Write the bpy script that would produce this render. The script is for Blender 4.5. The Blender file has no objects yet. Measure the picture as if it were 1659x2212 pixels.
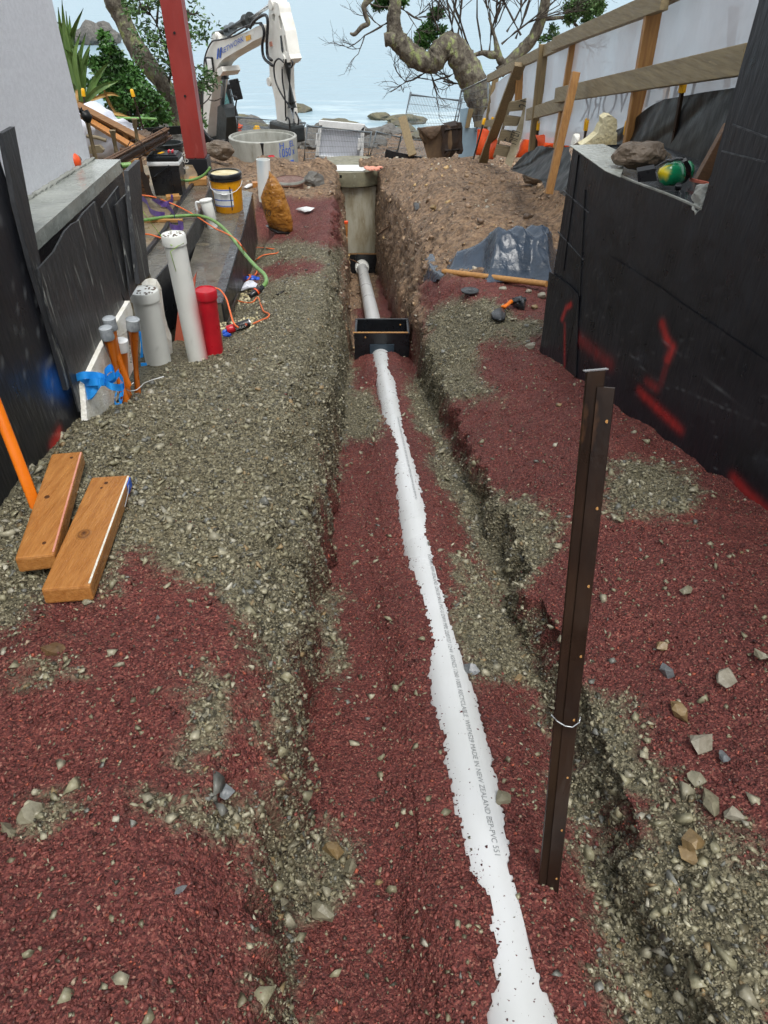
import bpy, bmesh, math, random
import numpy as np
from mathutils import Vector, Matrix, noise as mnoise
from mathutils.geometry import tessellate_polygon
random.seed(7); RNG = np.random.default_rng(7)
SC = bpy.context.scene
COL = SC.collection

# ------------------------------------------------------------------ camera, sky, sun, exposure
PITCH = math.radians(39.0); FPX = 1490.5; CX, CY = 829.5, 1106.0; CAMZ = 1.5
cam_d = bpy.data.cameras.new('camera'); cam = bpy.data.objects.new('camera', cam_d); COL.objects.link(cam)
cam.location = (0, 0, CAMZ); cam.rotation_euler = (math.pi/2 - PITCH, 0, 0)
cam_d.sensor_fit = 'VERTICAL'; cam_d.sensor_height = 24.0; cam_d.lens = 24.0*FPX/2212.0
cam_d.clip_start = 0.02; cam_d.clip_end = 12000
SC.camera = cam
W = bpy.data.worlds.new('World'); SC.world = W; W.use_nodes = True
nt = W.node_tree; nt.nodes.clear()
out = nt.nodes.new('ShaderNodeOutputWorld'); bg = nt.nodes.new('ShaderNodeBackground')
sky = nt.nodes.new('ShaderNodeTexSky'); sky.sky_type = 'NISHITA'; sky.sun_disc = False
SUN_EL, SUN_AZ = math.radians(64), math.radians(160)
sky.sun_elevation = SUN_EL; sky.sun_rotation = SUN_AZ; sky.air_density = 1.0; sky.dust_density = 4.0; sky.ozone_density = 1.0
hsv = nt.nodes.new('ShaderNodeHueSaturation'); hsv.inputs['Saturation'].default_value = 0.35; hsv.inputs['Value'].default_value = 1.0
mixw = nt.nodes.new('ShaderNodeMix'); mixw.data_type = 'RGBA'; mixw.inputs[0].default_value = 0.72
mixw.inputs['B'].default_value = (6.6, 7.0, 7.35, 1)      # even cloud cover over the clear sky
nt.links.new(sky.outputs[0], hsv.inputs['Color']); nt.links.new(hsv.outputs[0], mixw.inputs['A'])
nt.links.new(mixw.outputs['Result'], bg.inputs[0]); bg.inputs[1].default_value = 0.094
nt.links.new(bg.outputs[0], out.inputs[0])
sun_d = bpy.data.lights.new('sun', 'SUN'); sun = bpy.data.objects.new('sun', sun_d); COL.objects.link(sun)
sun_d.energy = 1.5; sun_d.angle = math.radians(28); sun_d.color = (1.0, 0.97, 0.92)
sd = Vector((math.sin(SUN_AZ)*math.cos(SUN_EL), math.cos(SUN_AZ)*math.cos(SUN_EL), math.sin(SUN_EL)))
sun.rotation_euler = sd.to_track_quat('Z', 'Y').to_euler()
vs = SC.view_settings; vs.view_transform = 'Standard'; vs.look = 'None'; vs.exposure = 0.8; vs.gamma = 1.0; vs.use_curve_mapping = False
SC.cycles.use_denoising = True
SC.cycles.adaptive_threshold = .03; SC.cycles.max_bounces = 5; SC.cycles.diffuse_bounces = 2; SC.cycles.glossy_bounces = 2; SC.cycles.use_light_tree = False; SC.cycles.transparent_max_bounces = 12

# ------------------------------------------------------------------ pixel -> place helpers (layout only)
cp, sp_ = math.cos(PITCH), math.sin(PITCH)
ORG = Vector((0, 0, CAMZ))
def ray(p):
    a = (p[0]-CX)/FPX; b = -(p[1]-CY)/FPX
    return Vector((a, cp + b*sp_, -sp_ + b*cp))
def at(p, D):
    d = ray(p); return ORG + d*(D/d.y)
def onp(p, P0, n):
    d = ray(p); n = Vector(n); return ORG + d*((Vector(P0)-ORG).dot(n)/d.dot(n))
def onx(p, x): return onp(p, (x, 0, 0), (1, 0, 0))
def onz(p, z): return onp(p, (0, 0, z), (0, 0, 1))
def mk(ox, oy, s): return lambda x, y: (ox + s*x, oy + s*y)
k1 = mk(0, 0, .2604); k2 = mk(378, 0, .1953); k3 = mk(648, 0, .2604); k4 = mk(1026, 0, .3815)
k5 = mk(0, 270, .2604); k6 = mk(270, 270, .2604); k7 = mk(648, 324, .2604); k8 = mk(1080, 270, .349)
kA = mk(0, 648, .3255); kB = mk(540, 648, .3255); kC = mk(1080, 648, .349)
q1 = mk(675, 216, .2116); q2 = mk(999, 135, .1953); q3 = mk(1269, 162, .235); q4 = mk(162, 189, .179); q5 = mk(297, 459, .2279)
def L_(f, *a): return [f(*q) for q in a]

def H(h, k=1.0):
    c = [int(h[i:i+2], 16)/255 for i in (0, 2, 4)]
    return tuple((x/12.92 if x <= .04045 else ((x+.055)/1.055)**2.4)*k for x in c)

# ------------------------------------------------------------------ noise (numpy)
def _h(i, j, s):
    n = (i.astype(np.int64)*374761393 + j.astype(np.int64)*668265263 + s*982451653) & 0x7fffffff
    n = ((n ^ (n >> 13))*1274126177) & 0x7fffffff
    return ((n ^ (n >> 16)) & 0xffff)/65535.0
def vn(x, y, s=0):
    x = np.asarray(x, float); y = np.asarray(y, float)
    i = np.floor(x); j = np.floor(y); u = x-i; v = y-j
    u = u*u*(3-2*u); v = v*v*(3-2*v)
    a = _h(i, j, s); b = _h(i+1, j, s); c = _h(i, j+1, s); d = _h(i+1, j+1, s)
    return (a*(1-u)+b*u)*(1-v) + (c*(1-u)+d*u)*v
def fbm(x, y, o=4, s=0, g=.5):
    r = 0; a = 1; t = 0
    for k in range(o):
        r = r + a*vn(x*2**k, y*2**k, s+k*17); t += a; a *= g
    return r/t*2-1
def sst(a, b, x):
    t = np.clip((x-a)/(b-a), 0, 1); return t*t*(3-2*t)

# ------------------------------------------------------------------ materials
MATS = {}
def M(name, c1, c2=None, c3=None, sc=6, rough=.5, bump=0, bsc=60, metal=0, stretch=(1, 1, 1), ramp=(.38, .62), spec=.5, det=6,
      attr=None, trans=0, rvar=.12, bstretch=None, paint=None, coat=0, dist=0.0, wave=None):
    m = bpy.data.materials.new(name); m.use_nodes = True; t = m.node_tree; N = t.nodes; B = N['Principled BSDF']
    tc = N.new('ShaderNodeTexCoord'); mp = N.new('ShaderNodeMapping'); mp.inputs['Scale'].default_value = stretch
    t.links.new(tc.outputs['Object'], mp.inputs[0])
    no = N.new('ShaderNodeTexNoise'); no.inputs['Scale'].default_value = sc; no.inputs['Detail'].default_value = det; no.inputs['Roughness'].default_value = .6
    no.inputs['Distortion'].default_value = dist
    t.links.new(mp.outputs[0], no.inputs['Vector'])
    c2 = c2 or tuple(x*.8 for x in c1)
    cr = N.new('ShaderNodeValToRGB'); e = cr.color_ramp.elements
    e[0].position = ramp[0]; e[0].color = (*c1, 1); e[1].position = ramp[1]; e[1].color = (*c2, 1)
    if c3:
        x = e.new(min(.98, ramp[1]+.12)); x.color = (*c3, 1)
    t.links.new(no.outputs['Fac'], cr.inputs[0]); col = cr.outputs[0]
    if attr:
        at_ = N.new('ShaderNodeAttribute'); at_.attribute_name = attr
        mx = N.new('ShaderNodeMix'); mx.data_type = 'RGBA'; mx.blend_type = 'MULTIPLY'; mx.inputs[0].default_value = 1
        t.links.new(at_.outputs['Color'], mx.inputs['A']); t.links.new(col, mx.inputs['B']); col = mx.outputs['Result']
    if paint:
        for an, pc in paint:
            at_ = N.new('ShaderNodeAttribute'); at_.attribute_name = an
            mx = N.new('ShaderNodeMix'); mx.data_type = 'RGBA'
            t.links.new(at_.outputs['Fac'], mx.inputs[0]); t.links.new(col, mx.inputs['A']); mx.inputs['B'].default_value = (*pc, 1); col = mx.outputs['Result']
    t.links.new(col, B.inputs['Base Color'])
    B.inputs['Metallic'].default_value = metal; B.inputs['Specular IOR Level'].default_value = spec
    B.inputs['Coat Weight'].default_value = coat
    if trans: B.inputs['Transmission Weight'].default_value = trans
    mr = N.new('ShaderNodeMapRange'); mr.inputs['From Min'].default_value = .3; mr.inputs['From Max'].default_value = .7
    mr.inputs['To Min'].default_value = max(.03, rough-rvar); mr.inputs['To Max'].default_value = min(1, rough+rvar)
    n3 = N.new('ShaderNodeTexNoise'); n3.inputs['Scale'].default_value = sc*2.3; n3.inputs['Detail'].default_value = 4
    t.links.new(mp.outputs[0], n3.inputs['Vector']); t.links.new(n3.outputs['Fac'], mr.inputs[0]); t.links.new(mr.outputs[0], B.inputs['Roughness'])
    if bump:
        n2 = N.new('ShaderNodeTexNoise'); n2.inputs['Scale'].default_value = bsc; n2.inputs['Detail'].default_value = 5
        if bstretch:
            m2 = N.new('ShaderNodeMapping'); m2.inputs['Scale'].default_value = bstretch; t.links.new(tc.outputs['Object'], m2.inputs[0]); t.links.new(m2.outputs[0], n2.inputs['Vector'])
        else: t.links.new(mp.outputs[0], n2.inputs['Vector'])
        bp = N.new('ShaderNodeBump'); bp.inputs['Strength'].default_value = 1.0; bp.inputs['Distance'].default_value = bump
        t.links.new(n2.outputs['Fac'], bp.inputs['Height']); t.links.new(bp.outputs[0], B.inputs['Normal'])
    MATS[name] = m; return m

def wood(name, a, b, c=None, rough=.55, ax=0, sc=5):
    s = [14, 14, 14]; s[ax] = .9
    return M(name, a, b, c, sc=sc, rough=rough, bump=.0015, bsc=14, stretch=tuple(s), ramp=(.3, .66))

m_concrete = M('concrete', H('9a9c96'), H('7d7f78'), H('b0b2ac'), sc=5, rough=.55, bump=.004, bsc=45)
m_wetconc = M('wet_concrete', H('6b665a'), H('4d4a43'), H('8a7f68'), sc=4, rough=.22, bump=.003, bsc=30, rvar=.16)
m_ledge = M('wet_ledge', H('a2a69f'), H('8a8e88'), H('6f726d'), sc=6, rough=.2, bump=.003, bsc=40, rvar=.15)
m_blackc = M('black_bitumen', H('222327'), H('1a1b1e'), H('2d2f33'), sc=3, rough=.38, bump=.003, bsc=120, rvar=.12)
m_memb = M('black_membrane', H('22242a'), H('1a1c22'), H('2d3037'), sc=4, rough=.36, bump=.0035, bsc=55, stretch=(1, 1, 1), bstretch=(1, 1, .22),
           paint=[('red', H('c83430')), ('blue', H('1f63b8')), ('pale', H('8f9395'))])
m_ply = M('black_board', H('3a3c3f'), H('26282b'), H('9a9c97'), sc=5, rough=.42, bump=.002, bsc=30, stretch=(9, 9, .8), ramp=(.36, .6))
m_plaster = M('white_plaster', H('d8dadf'), H('cfd1d6'), sc=60, rough=.85, bump=.0025, bsc=320)
m_pvc = M('white_pvc', H('d3d5d6'), H('cbcdcc'), sc=2.5, rough=.3, rvar=.04)
m_pvcg = M('grey_white_pvc', H('e6e7e2'), H('dfe1dc'), H('d6d7d0'), sc=4, rough=.4, bump=.0008, bsc=40, paint=[('red', H('c9202c')), ('blue', H('2f8fb8')), ('dirt', H('6d6f62'))])
m_redp = M('red_paint', H('c01b2a'), H('a91624'), sc=7, rough=.35, bump=.001, bsc=30)
m_orange = M('orange_conduit', H('f2801e'), H('e57214'), sc=6, rough=.32, bump=.0008, bsc=30)
m_tape = M('grey_tape', H('a9afb3'), H('7c8287'), H('d4d8da'), sc=30, rough=.38, bump=.002, bsc=60)
m_blue = M('blue_tape', H('2f9df0'), H('1f87e0'), sc=20, rough=.4)
m_white = M('white_plastic', H('e4e6e6'), H('d2d5d4'), sc=8, rough=.4, bump=.0006, bsc=40)
m_black = M('black_plastic', H('1f2226'), H('17191c'), sc=8, rough=.32, bump=.0006, bsc=90)
m_yellow = M('yellow_plastic', H('efb514'), H('dda008'), sc=8, rough=.35)
m_amber = M('amber_plastic', H('dc9a12'), H('cf8a0c'), H('b97a12'), sc=6, rough=.32)
m_redsteel = M('red_oxide_steel', H('9a3b35'), H('8b332e'), H('a9564e'), sc=5, rough=.42, bump=.0012, bsc=50, stretch=(1, 1, .35))
m_rust = M('dark_rusted_steel', H('3c2d22'), H('271e19'), H('6b4a30'), sc=9, rough=.36, bump=.0012, bsc=70, metal=.35, stretch=(1, 1, .4))
m_galv = M('galvanised_steel', H('8f979c'), H('7b8388'), sc=20, rough=.45, metal=.6)
m_silver = M('bright_steel', H('d0d3d5'), H('b0b4b6'), sc=30, rough=.25, metal=.8)
m_foam = M('polystyrene', H('f0efe8'), H('dcd8c8'), H('f6f5f0'), sc=12, rough=.9, bump=.006, bsc=110)
m_foamy = M('weathered_foam', H('d6cfae'), H('bcae82'), H('e6e1cb'), sc=7, rough=.9, bump=.008, bsc=60)
m_tim = wood('pine_timber', H('b98a50'), H('9c6f3c'), H('c99f66'))
m_timy = wood('pine_timber_upright', H('b98a50'), H('96693a'), H('caa067'), ax=2)
m_timwet = wood('wet_stained_timber', H('b98045'), H('9c6430'), H('cb9a5e'), rough=.32, ax=1)
m_timgrey = wood('weathered_timber', H('8a7d62'), H('6c604a'), H('9d8d6b'), rough=.65)
m_timgy = wood('weathered_timber_upright', H('8f7c58'), H('6e5f45'), H('a08d66'), rough=.65, ax=2)
m_timgry = wood('weathered_rail_timber', H('9a8a68'), H('7c6d50'), H('b09c74'), rough=.6, ax=1, sc=4)
m_timbr = wood('brown_form_timber', H('8f673c'), H('6f4d2c'), H('a67b4a'), rough=.55)
m_timdk = wood('dark_timber', H('6b4a2c'), H('4d3521'), H('8a623a'), rough=.6)
m_timred = wood('red_sprayed_timber', H('df7a60'), H('cf6650'), H('e9937a'), rough=.5, ax=2)
m_glass = M('cab_glass', H('7fb0ac'), H('6fa09c'), sc=3, rough=.1, trans=.55)
m_excw = M('white_machine_paint', H('e6e5de'), H('d8d6cc'), H('b99b66'), sc=3.2, rough=.38, bump=.0008, bsc=30, ramp=(.45, .7), coat=.15)
m_excb = M('dark_machine_paint', H('2b3030'), H('1f2424'), sc=6, rough=.4)
m_poly = M('black_polythene', H('121314'), H('0c0d0e'), sc=4, rough=.46, bump=.008, bsc=9, bstretch=(1, 1, .5), spec=.3)
m_tarp = M('blue_black_sheet', H('394656'), H('2d3845'), H('4a5a6c'), sc=5, rough=.24, bump=.012, bsc=14)
m_mud = M('drying_mud', H('6a5746'), H('4e4034'), H('7b6752'), sc=7, rough=.7, bump=.02, bsc=26)
m_rock = M('basalt', H('6b6862'), H('4b4946'), H('837d70'), sc=5, rough=.6, bump=.02, bsc=22)
m_rocky = M('lichened_rock', H('6f6b52'), H('565349'), H('8a7f45'), sc=2.2, rough=.7, bump=.03, bsc=16)
m_brownrock = M('muddy_rock', H('6f6050'), H('55493c'), H('85755f'), sc=8, rough=.5, bump=.012, bsc=30)
m_ironmud = M('muddy_iron', H('6d5a45'), H('4a3a2e'), H('85715a'), sc=5, rough=.42, bump=.004, bsc=40, stretch=(1, 1, .5), metal=.15)
m_darkiron = M('dark_iron', H('3b2f28'), H('2a2422'), H('55402f'), sc=6, rough=.4, bump=.003, bsc=40, metal=.2)
m_bark = M('lichened_bark', H('453e36'), H('6f695c'), H('8f9a62'), sc=5, rough=.9, bump=.05, bsc=16, stretch=(1.5, 1.5, .8), ramp=(.36, .54), det=9)
m_twig = M('grey_twig', H('4d463e'), H('3a342e'), sc=9, rough=.9)
m_leaf = M('dark_leaf', H('4f7a38'), H('33572a'), H('6f9a48'), sc=3, rough=.4)
m_leaf2 = M('olive_leaf', H('5a7a45'), H('3c5a30'), H('7c985a'), sc=3, rough=.45)
m_flax = M('flax_leaf', H('6f8c4c'), H('55733c'), H('94a65e'), sc=3, rough=.45, stretch=(4, 4, .5))
m_dryflax = M('dry_flax_leaf', H('b4935a'), H('94743e'), sc=3, rough=.6)
m_bag = M('woven_white_bag', H('e2e4ec'), H('ced2dd'), sc=5, rough=.6, bump=.01, bsc=12)
m_sack = M('printed_brown_sack', H('a2702f'), H('8a5a22'), H('2a2018'), sc=4, rough=.3, bump=.02, bsc=7, stretch=(2.2, 2.2, 3.4), ramp=(.46, .58), dist=2.0)
m_orfab = M('orange_fabric', H('ee5a22'), H('d84a17'), sc=6, rough=.5, bump=.01, bsc=14)
m_bluep = M('blue_grey_panel', H('8fa6b5'), H('7d95a5'), H('a0b4c0'), sc=3, rough=.5)
m_purple = M('purple_strap', H('5b3f86'), H('46306c'), sc=20, rough=.6)
m_hose = M('green_hose', H('7ba35a'), H('628a48'), sc=10, rough=.4)
m_lime = M('lime_string', H('a6d43c'), sc=10, rough=.6)
m_cord = M('orange_cord', H('e8743a'), H('d5632c'), sc=12, rough=.45)
m_green = M('green_gloss', H('168a5c'), H('0f7c50'), sc=6, rough=.22, coat=.3, paint=[('yel', H('dcc41c'))])
m_bluet = M('blue_lettering', H('2a5fc8'), sc=10, rough=.5)
m_ink = M('black_ink', H('8a8e90'), sc=10, rough=.6)
m_inkd = M('dark_stencil', H('2b2a27'), sc=14, rough=.7)
m_wht = M('white_lettering', H('dcdcd8'), sc=10, rough=.6)
m_rocket = M('red_plastic', H('d8263a'), H('c01c2e'), sc=8, rough=.35)
m_brownc = M('brown_iron_lid', H('7a5a4c'), H('604238'), H('a08468'), sc=9, rough=.45, bump=.006, bsc=60)
m_pink = M('pink_paper', H('d99a86'), H('c98570'), sc=9, rough=.7)
m_greenplant = M('weed_leaf', H('5fae3a'), H('4a9230'), sc=9, rough=.5)
m_brick = M('reddish_block', H('8a5a48'), H('6d4638'), H('9a6a50'), sc=8, rough=.45, bump=.004, bsc=40)

def m_sheetmat(nm='translucent_sheeting', k=1.0):
    m = bpy.data.materials.new(nm); m.use_nodes = True; t = m.node_tree; N = t.nodes; B = N['Principled BSDF']
    B.inputs['Base Color'].default_value = (*H('c4c6cb', k), 1); B.inputs['Roughness'].default_value = .45
    tl = N.new('ShaderNodeBsdfTranslucent'); tl.inputs[0].default_value = (*H('c0c3c9', k), 1)
    tr = N.new('ShaderNodeBsdfTransparent'); tr.inputs[0].default_value = (.95, .96, .98, 1)
    a = N.new('ShaderNodeMixShader'); a.inputs[0].default_value = .45; b = N.new('ShaderNodeMixShader')
    tc = N.new('ShaderNodeTexCoord'); no = N.new('ShaderNodeTexNoise'); no.inputs['Scale'].default_value = 2.2; no.inputs['Detail'].default_value = 6
    t.links.new(tc.outputs['Object'], no.inputs['Vector'])
    mr = N.new('ShaderNodeMapRange'); mr.inputs['From Min'].default_value = .35; mr.inputs['From Max'].default_value = .7; mr.inputs['To Min'].default_value = .06; mr.inputs['To Max'].default_value = .24
    t.links.new(no.outputs['Fac'], mr.inputs[0]); t.links.new(mr.outputs[0], b.inputs[0])
    n2 = N.new('ShaderNodeTexNoise'); n2.inputs['Scale'].default_value = 5; bp = N.new('ShaderNodeBump'); bp.inputs['Distance'].default_value = .02
    t.links.new(tc.outputs['Object'], n2.inputs['Vector']); t.links.new(n2.outputs['Fac'], bp.inputs['Height']); t.links.new(bp.outputs[0], B.inputs['Normal'])
    t.links.new(B.outputs[0], a.inputs[1]); t.links.new(tl.outputs[0], a.inputs[2]); t.links.new(a.outputs[0], b.inputs[1]); t.links.new(tr.outputs[0], b.inputs[2])
    t.links.new(b.outputs[0], N['Material Output'].inputs[0]); return m
m_sheet = m_sheetmat(); m_faint = m_sheetmat('faint_sheet_print', .86)

# ------------------------------------------------------------------ mesh builder
def basis(d):
    d = Vector(d).normalized(); a = Vector((0, 0, 1)) if abs(d.z) < .9 else Vector((1, 0, 0))
    s = d.cross(a).normalized(); return s, s.cross(d).normalized(), d
class MB:
    def __init__(s): s.v = []; s.f = []
    def add(s, vs, fs):
        o = len(s.v); s.v += [tuple(x) for x in vs]; s.f += [tuple(i+o for i in f) for f in fs]; return s
    def box(s, c, size, rz=0, rx=0, ry=0, mat=None):
        R = mat or Matrix.Rotation(rz, 3, 'Z') @ Matrix.Rotation(rx, 3, 'X') @ Matrix.Rotation(ry, 3, 'Y')
        c = Vector(c); h = [x/2 for x in size]
        vs = [c + R @ Vector((x*h[0], y*h[1], z*h[2])) for z in (-1, 1) for y in (-1, 1) for x in (-1, 1)]
        return s.add(vs, [(0, 2, 3, 1), (4, 5, 7, 6), (0, 1, 5, 4), (2, 6, 7, 3), (0, 4, 6, 2), (1, 3, 7, 5)])
    def cbox(s, c, size, b=.006, rz=0, rx=0, ry=0, mat=None):      # box with chamfered edges
        R = mat or Matrix.Rotation(rz, 3, 'Z') @ Matrix.Rotation(rx, 3, 'X') @ Matrix.Rotation(ry, 3, 'Y')
        bm = bmesh.new(); bmesh.ops.create_cube(bm, size=1)
        for v in bm.verts: v.co = Vector((v.co.x*size[0], v.co.y*size[1], v.co.z*size[2]))
        bmesh.ops.bevel(bm, geom=bm.edges[:], offset=min(b, min(size)*.3), segments=2, affect='EDGES', profile=.6)
        bm.verts.index_update(); c = Vector(c)
        s.add([c + R @ v.co for v in bm.verts], [[v.index for v in f.verts] for f in bm.faces]); bm.free(); return s
    def beam(s, p0, p1, w, h, up=(0, 0, 1), b=None):
        p0, p1 = Vector(p0), Vector(p1); d = (p1-p0); y = d.normalized(); u = Vector(up); x = y.cross(u)
        x = x.normalized() if x.length > 1e-4 else Vector((1, 0, 0)); z = x.cross(y).normalized()
        R = Matrix((x, y, z)).transposed(); c = (p0+p1)/2
        return s.cbox(c, (w, d.length, h), b, mat=R) if b else s.box(c, (w, d.length, h), mat=R)
    def tube(s, pts, r, n=8, caps=True):
        pts = [Vector(p) for p in pts]; m = len(pts); rs = r if isinstance(r, (list, tuple)) else [r]*m
        ring = []; prev = None
        for i, p in enumerate(pts):
            d = (pts[min(i+1, m-1)]-pts[max(i-1, 0)]); d = d.normalized() if d.length > 1e-9 else Vector((0, 0, 1))
            if prev is None: a, b, _ = basis(d)
            else:
                a = prev - d*prev.dot(d); a = a.normalized() if a.length > 1e-6 else basis(d)[0]; b = d.cross(a)
            prev = a
            ring.append([p + (a*math.cos(t)+b*math.sin(t))*rs[i] for t in (2*math.pi*k/n for k in range(n))])
        vs = [v for R in ring for v in R]; fs = [(i*n+k, i*n+(k+1) % n, (i+1)*n+(k+1) % n, (i+1)*n+k) for i in range(m-1) for k in range(n)]
        if caps: fs += [tuple(range(n-1, -1, -1)), tuple((m-1)*n+k for k in range(n))]
        return s.add(vs, fs)
    def lathe(s, prof, n=24, c=(0, 0, 0), mat=None, cap=(True, True)):
        c = Vector(c); mat = mat or Matrix.Identity(3)
        vs = [c + mat @ Vector((r*math.cos(2*math.pi*k/n), r*math.sin(2*math.pi*k/n), z)) for r, z in prof for k in range(n)]
        m = len(prof); fs = [(i*n+k, i*n+(k+1) % n, (i+1)*n+(k+1) % n, (i+1)*n+k) for i in range(m-1) for k in range(n)]
        if cap[0]: fs.append(tuple(range(n-1, -1, -1)))
        if cap[1]: fs.append(tuple((m-1)*n+k for k in range(n)))
        return s.add(vs, fs)
    def prism(s, pts, vec, holes=()):
        loops = [[Vector(p) for p in pts]] + [[Vector(p) for p in h] for h in holes]; vec = Vector(vec)
        tris = tessellate_polygon(loops); flat = [p for l in loops for p in l]; n = len(flat)
        fs = [tuple(t) for t in tris] + [tuple(i+n for i in reversed(t)) for t in tris]; o = 0
        for l in loops:
            m = len(l); fs += [(o+k, o+(k+1) % m, n+o+(k+1) % m, n+o+k) for k in range(m)]; o += m
        return s.add(flat+[p+vec for p in flat], fs)
    def inflate(s, pts, nv, depth, rings=5, rough=.0, seed=0, back=True, scl=9):
        pts = [Vector(p) for p in pts]; c = sum(pts, Vector())/len(pts); nv = Vector(nv).normalized(); n = len(pts)
        rnd = random.Random(seed); off = Vector((rnd.random()*50, rnd.random()*50, rnd.random()*50))
        vs = []; fs = []
        def shell(sg, first):
            base = len(vs)
            for k in range(0 if first else 1, rings):
                t = k/rings; a = 1-t**1.35
                for p in pts:
                    q = c + (p-c)*a + nv*sg*depth*math.sin(math.acos(min(1, max(0, a))))
                    if k: q = q + nv*rough*mnoise.noise(q*scl+off) + (p-c).normalized()*rough*.5*mnoise.noise(q*scl*1.3-off)
                    vs.append(q)
            vs.append(c+nv*sg*depth); return base
        b = shell(1, True)
        for k in range(rings-1): fs.extend([(b+k*n+i, b+k*n+(i+1) % n, b+(k+1)*n+(i+1) % n, b+(k+1)*n+i) for i in range(n)])
        tip = b+rings*n; fs.extend([(b+(rings-1)*n+i, b+(rings-1)*n+(i+1) % n, tip) for i in range(n)])
        if back:
            b2 = shell(-1, False)
            fs.extend([(i, b2+i, b2+(i+1) % n, (i+1) % n) for i in range(n)])
            for k in range(rings-2): fs.extend([(b2+k*n+i, b2+(k+1)*n+i, b2+(k+1)*n+(i+1) % n, b2+k*n+(i+1) % n) for i in range(n)])
            tip = b2+(rings-1)*n; fs.extend([(b2+(rings-2)*n+i, tip, b2+(rings-2)*n+(i+1) % n) for i in range(n)])
        return s.add(vs, fs)
    def rock(s, c, r, seed=0, sub=2, amp=.3, sq=(1, 1, 1), rz=0):
        bm = bmesh.new(); bmesh.ops.create_icosphere(bm, subdivisions=sub, radius=1); rnd = random.Random(seed)
        o = Vector((rnd.random()*90, rnd.random()*90, rnd.random()*90)); R = Matrix.Rotation(rz, 3, 'Z')
        cuts = [(Vector((rnd.gauss(0, 1), rnd.gauss(0, 1), rnd.gauss(0, 1))).normalized(), rnd.uniform(.6, .9)) for _ in range(7)]
        for v in bm.verts:
            q = v.co.copy()
            for d, h in cuts:
                e = q.dot(d)-h
                if e > 0: q -= d*e*.85
            q *= 1 + amp*mnoise.noise(v.co*1.4+o) + amp*.4*mnoise.noise(v.co*4+o)
            v.co = R @ Vector((q.x*sq[0]*r, q.y*sq[1]*r, q.z*sq[2]*r)) + Vector(c)
        bm.verts.index_update(); s.add([v.co for v in bm.verts], [[v.index for v in f.verts] for f in bm.faces]); bm.free(); return s
    def build(s, name, mat, parent=None, smooth=False, ang=None, attrs=None):
        vs = np.array(s.v, dtype=np.float64); lo, hi = vs.min(0), vs.max(0)
        o = np.array([(lo[0]+hi[0])/2, (lo[1]+hi[1])/2, lo[2]])
        me = bpy.data.meshes.new(name); me.from_pydata([tuple(x) for x in (vs-o)], [], s.f)
        bm = bmesh.new(); bm.from_mesh(me); bmesh.ops.recalc_face_normals(bm, faces=bm.faces[:]); bm.to_mesh(me); bm.free()
        if attrs:
            for an, arr in attrs.items():
                a = me.attributes.new(an, 'FLOAT', 'POINT'); a.data.foreach_set('value', np.asarray(arr, np.float32))
        me.materials.append(mat)
        if smooth: me.polygons.foreach_set('use_smooth', [True]*len(me.polygons))
        if ang: me.set_sharp_from_angle(angle=math.radians(ang))
        ob = bpy.data.objects.new(name, me); COL.objects.link(ob); ob.location = o
        put(ob, parent); return ob
def worldloc(o):
    return Vector(o['wl']) if 'wl' in o else Vector(o.location)
WL = {}
def put(ob, parent):
    WL[ob.name] = Vector(ob.location)
    if parent:
        ob.parent = parent; ob.matrix_parent_inverse = Matrix.Translation(-WL[parent.name])
def tag(o, label, cat, group=None, kind=None):
    if label: o['label'] = label
    if cat: o['category'] = cat
    if group: o['group'] = group
    if kind: o['kind'] = kind
    return o
def thing(name, label, cat, loc, group=None):
    o = bpy.data.objects.new(name, None); COL.objects.link(o); o.location = loc; o.empty_display_size = .1
    WL[o.name] = Vector(loc); return tag(o, label, cat, group)
def solo(mb, name, label, cat, mat, group=None, **k):
    return tag(mb.build(name, mat, **k), label, cat, group)

# lettering is meshed first, while the scene is still empty
TXT = {}
def mktext(key, body, font_scale=1.0):
    cu = bpy.data.curves.new(key, 'FONT'); cu.body = body; cu.size = 1.0; cu.align_x = 'LEFT'
    o = bpy.data.objects.new(key, cu); COL.objects.link(o)
    dg = bpy.context.evaluated_depsgraph_get(); me = bpy.data.meshes.new_from_object(o.evaluated_get(dg))
    vs = np.array([v.co[:] for v in me.vertices]); fs = [tuple(p.vertices) for p in me.polygons]
    bpy.data.objects.remove(o); bpy.data.curves.remove(cu); bpy.data.meshes.remove(me)
    vs[:, 0] -= vs[:, 0].min(); TXT[key] = (vs, fs)
for k_, b_ in (('net', 'NETWORK'), ('pipe', 'ECOPIPES NEW ZEALAND  DN150 SN16 PVC-U DWV PIPE 23/07/27 12:44  AS/NZS 1260 100% RECYCLABLE  WM74529 MADE IN NEW ZEALAND BEP-PVC 551'),
               ('firth', 'Firth'), ('n21', '21'), ('h', 'H   EL'), ('n1050', '1050 x'), ('ads', 'ADS'), ('ad', 'AD'), ('ner', 'NER'), ('tec', 'ELECTRICAL CONDUIT'), ('can', 'SPRAY'), ('no', '10'), ('com', '.COM')):
    mktext(k_, b_)
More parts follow.
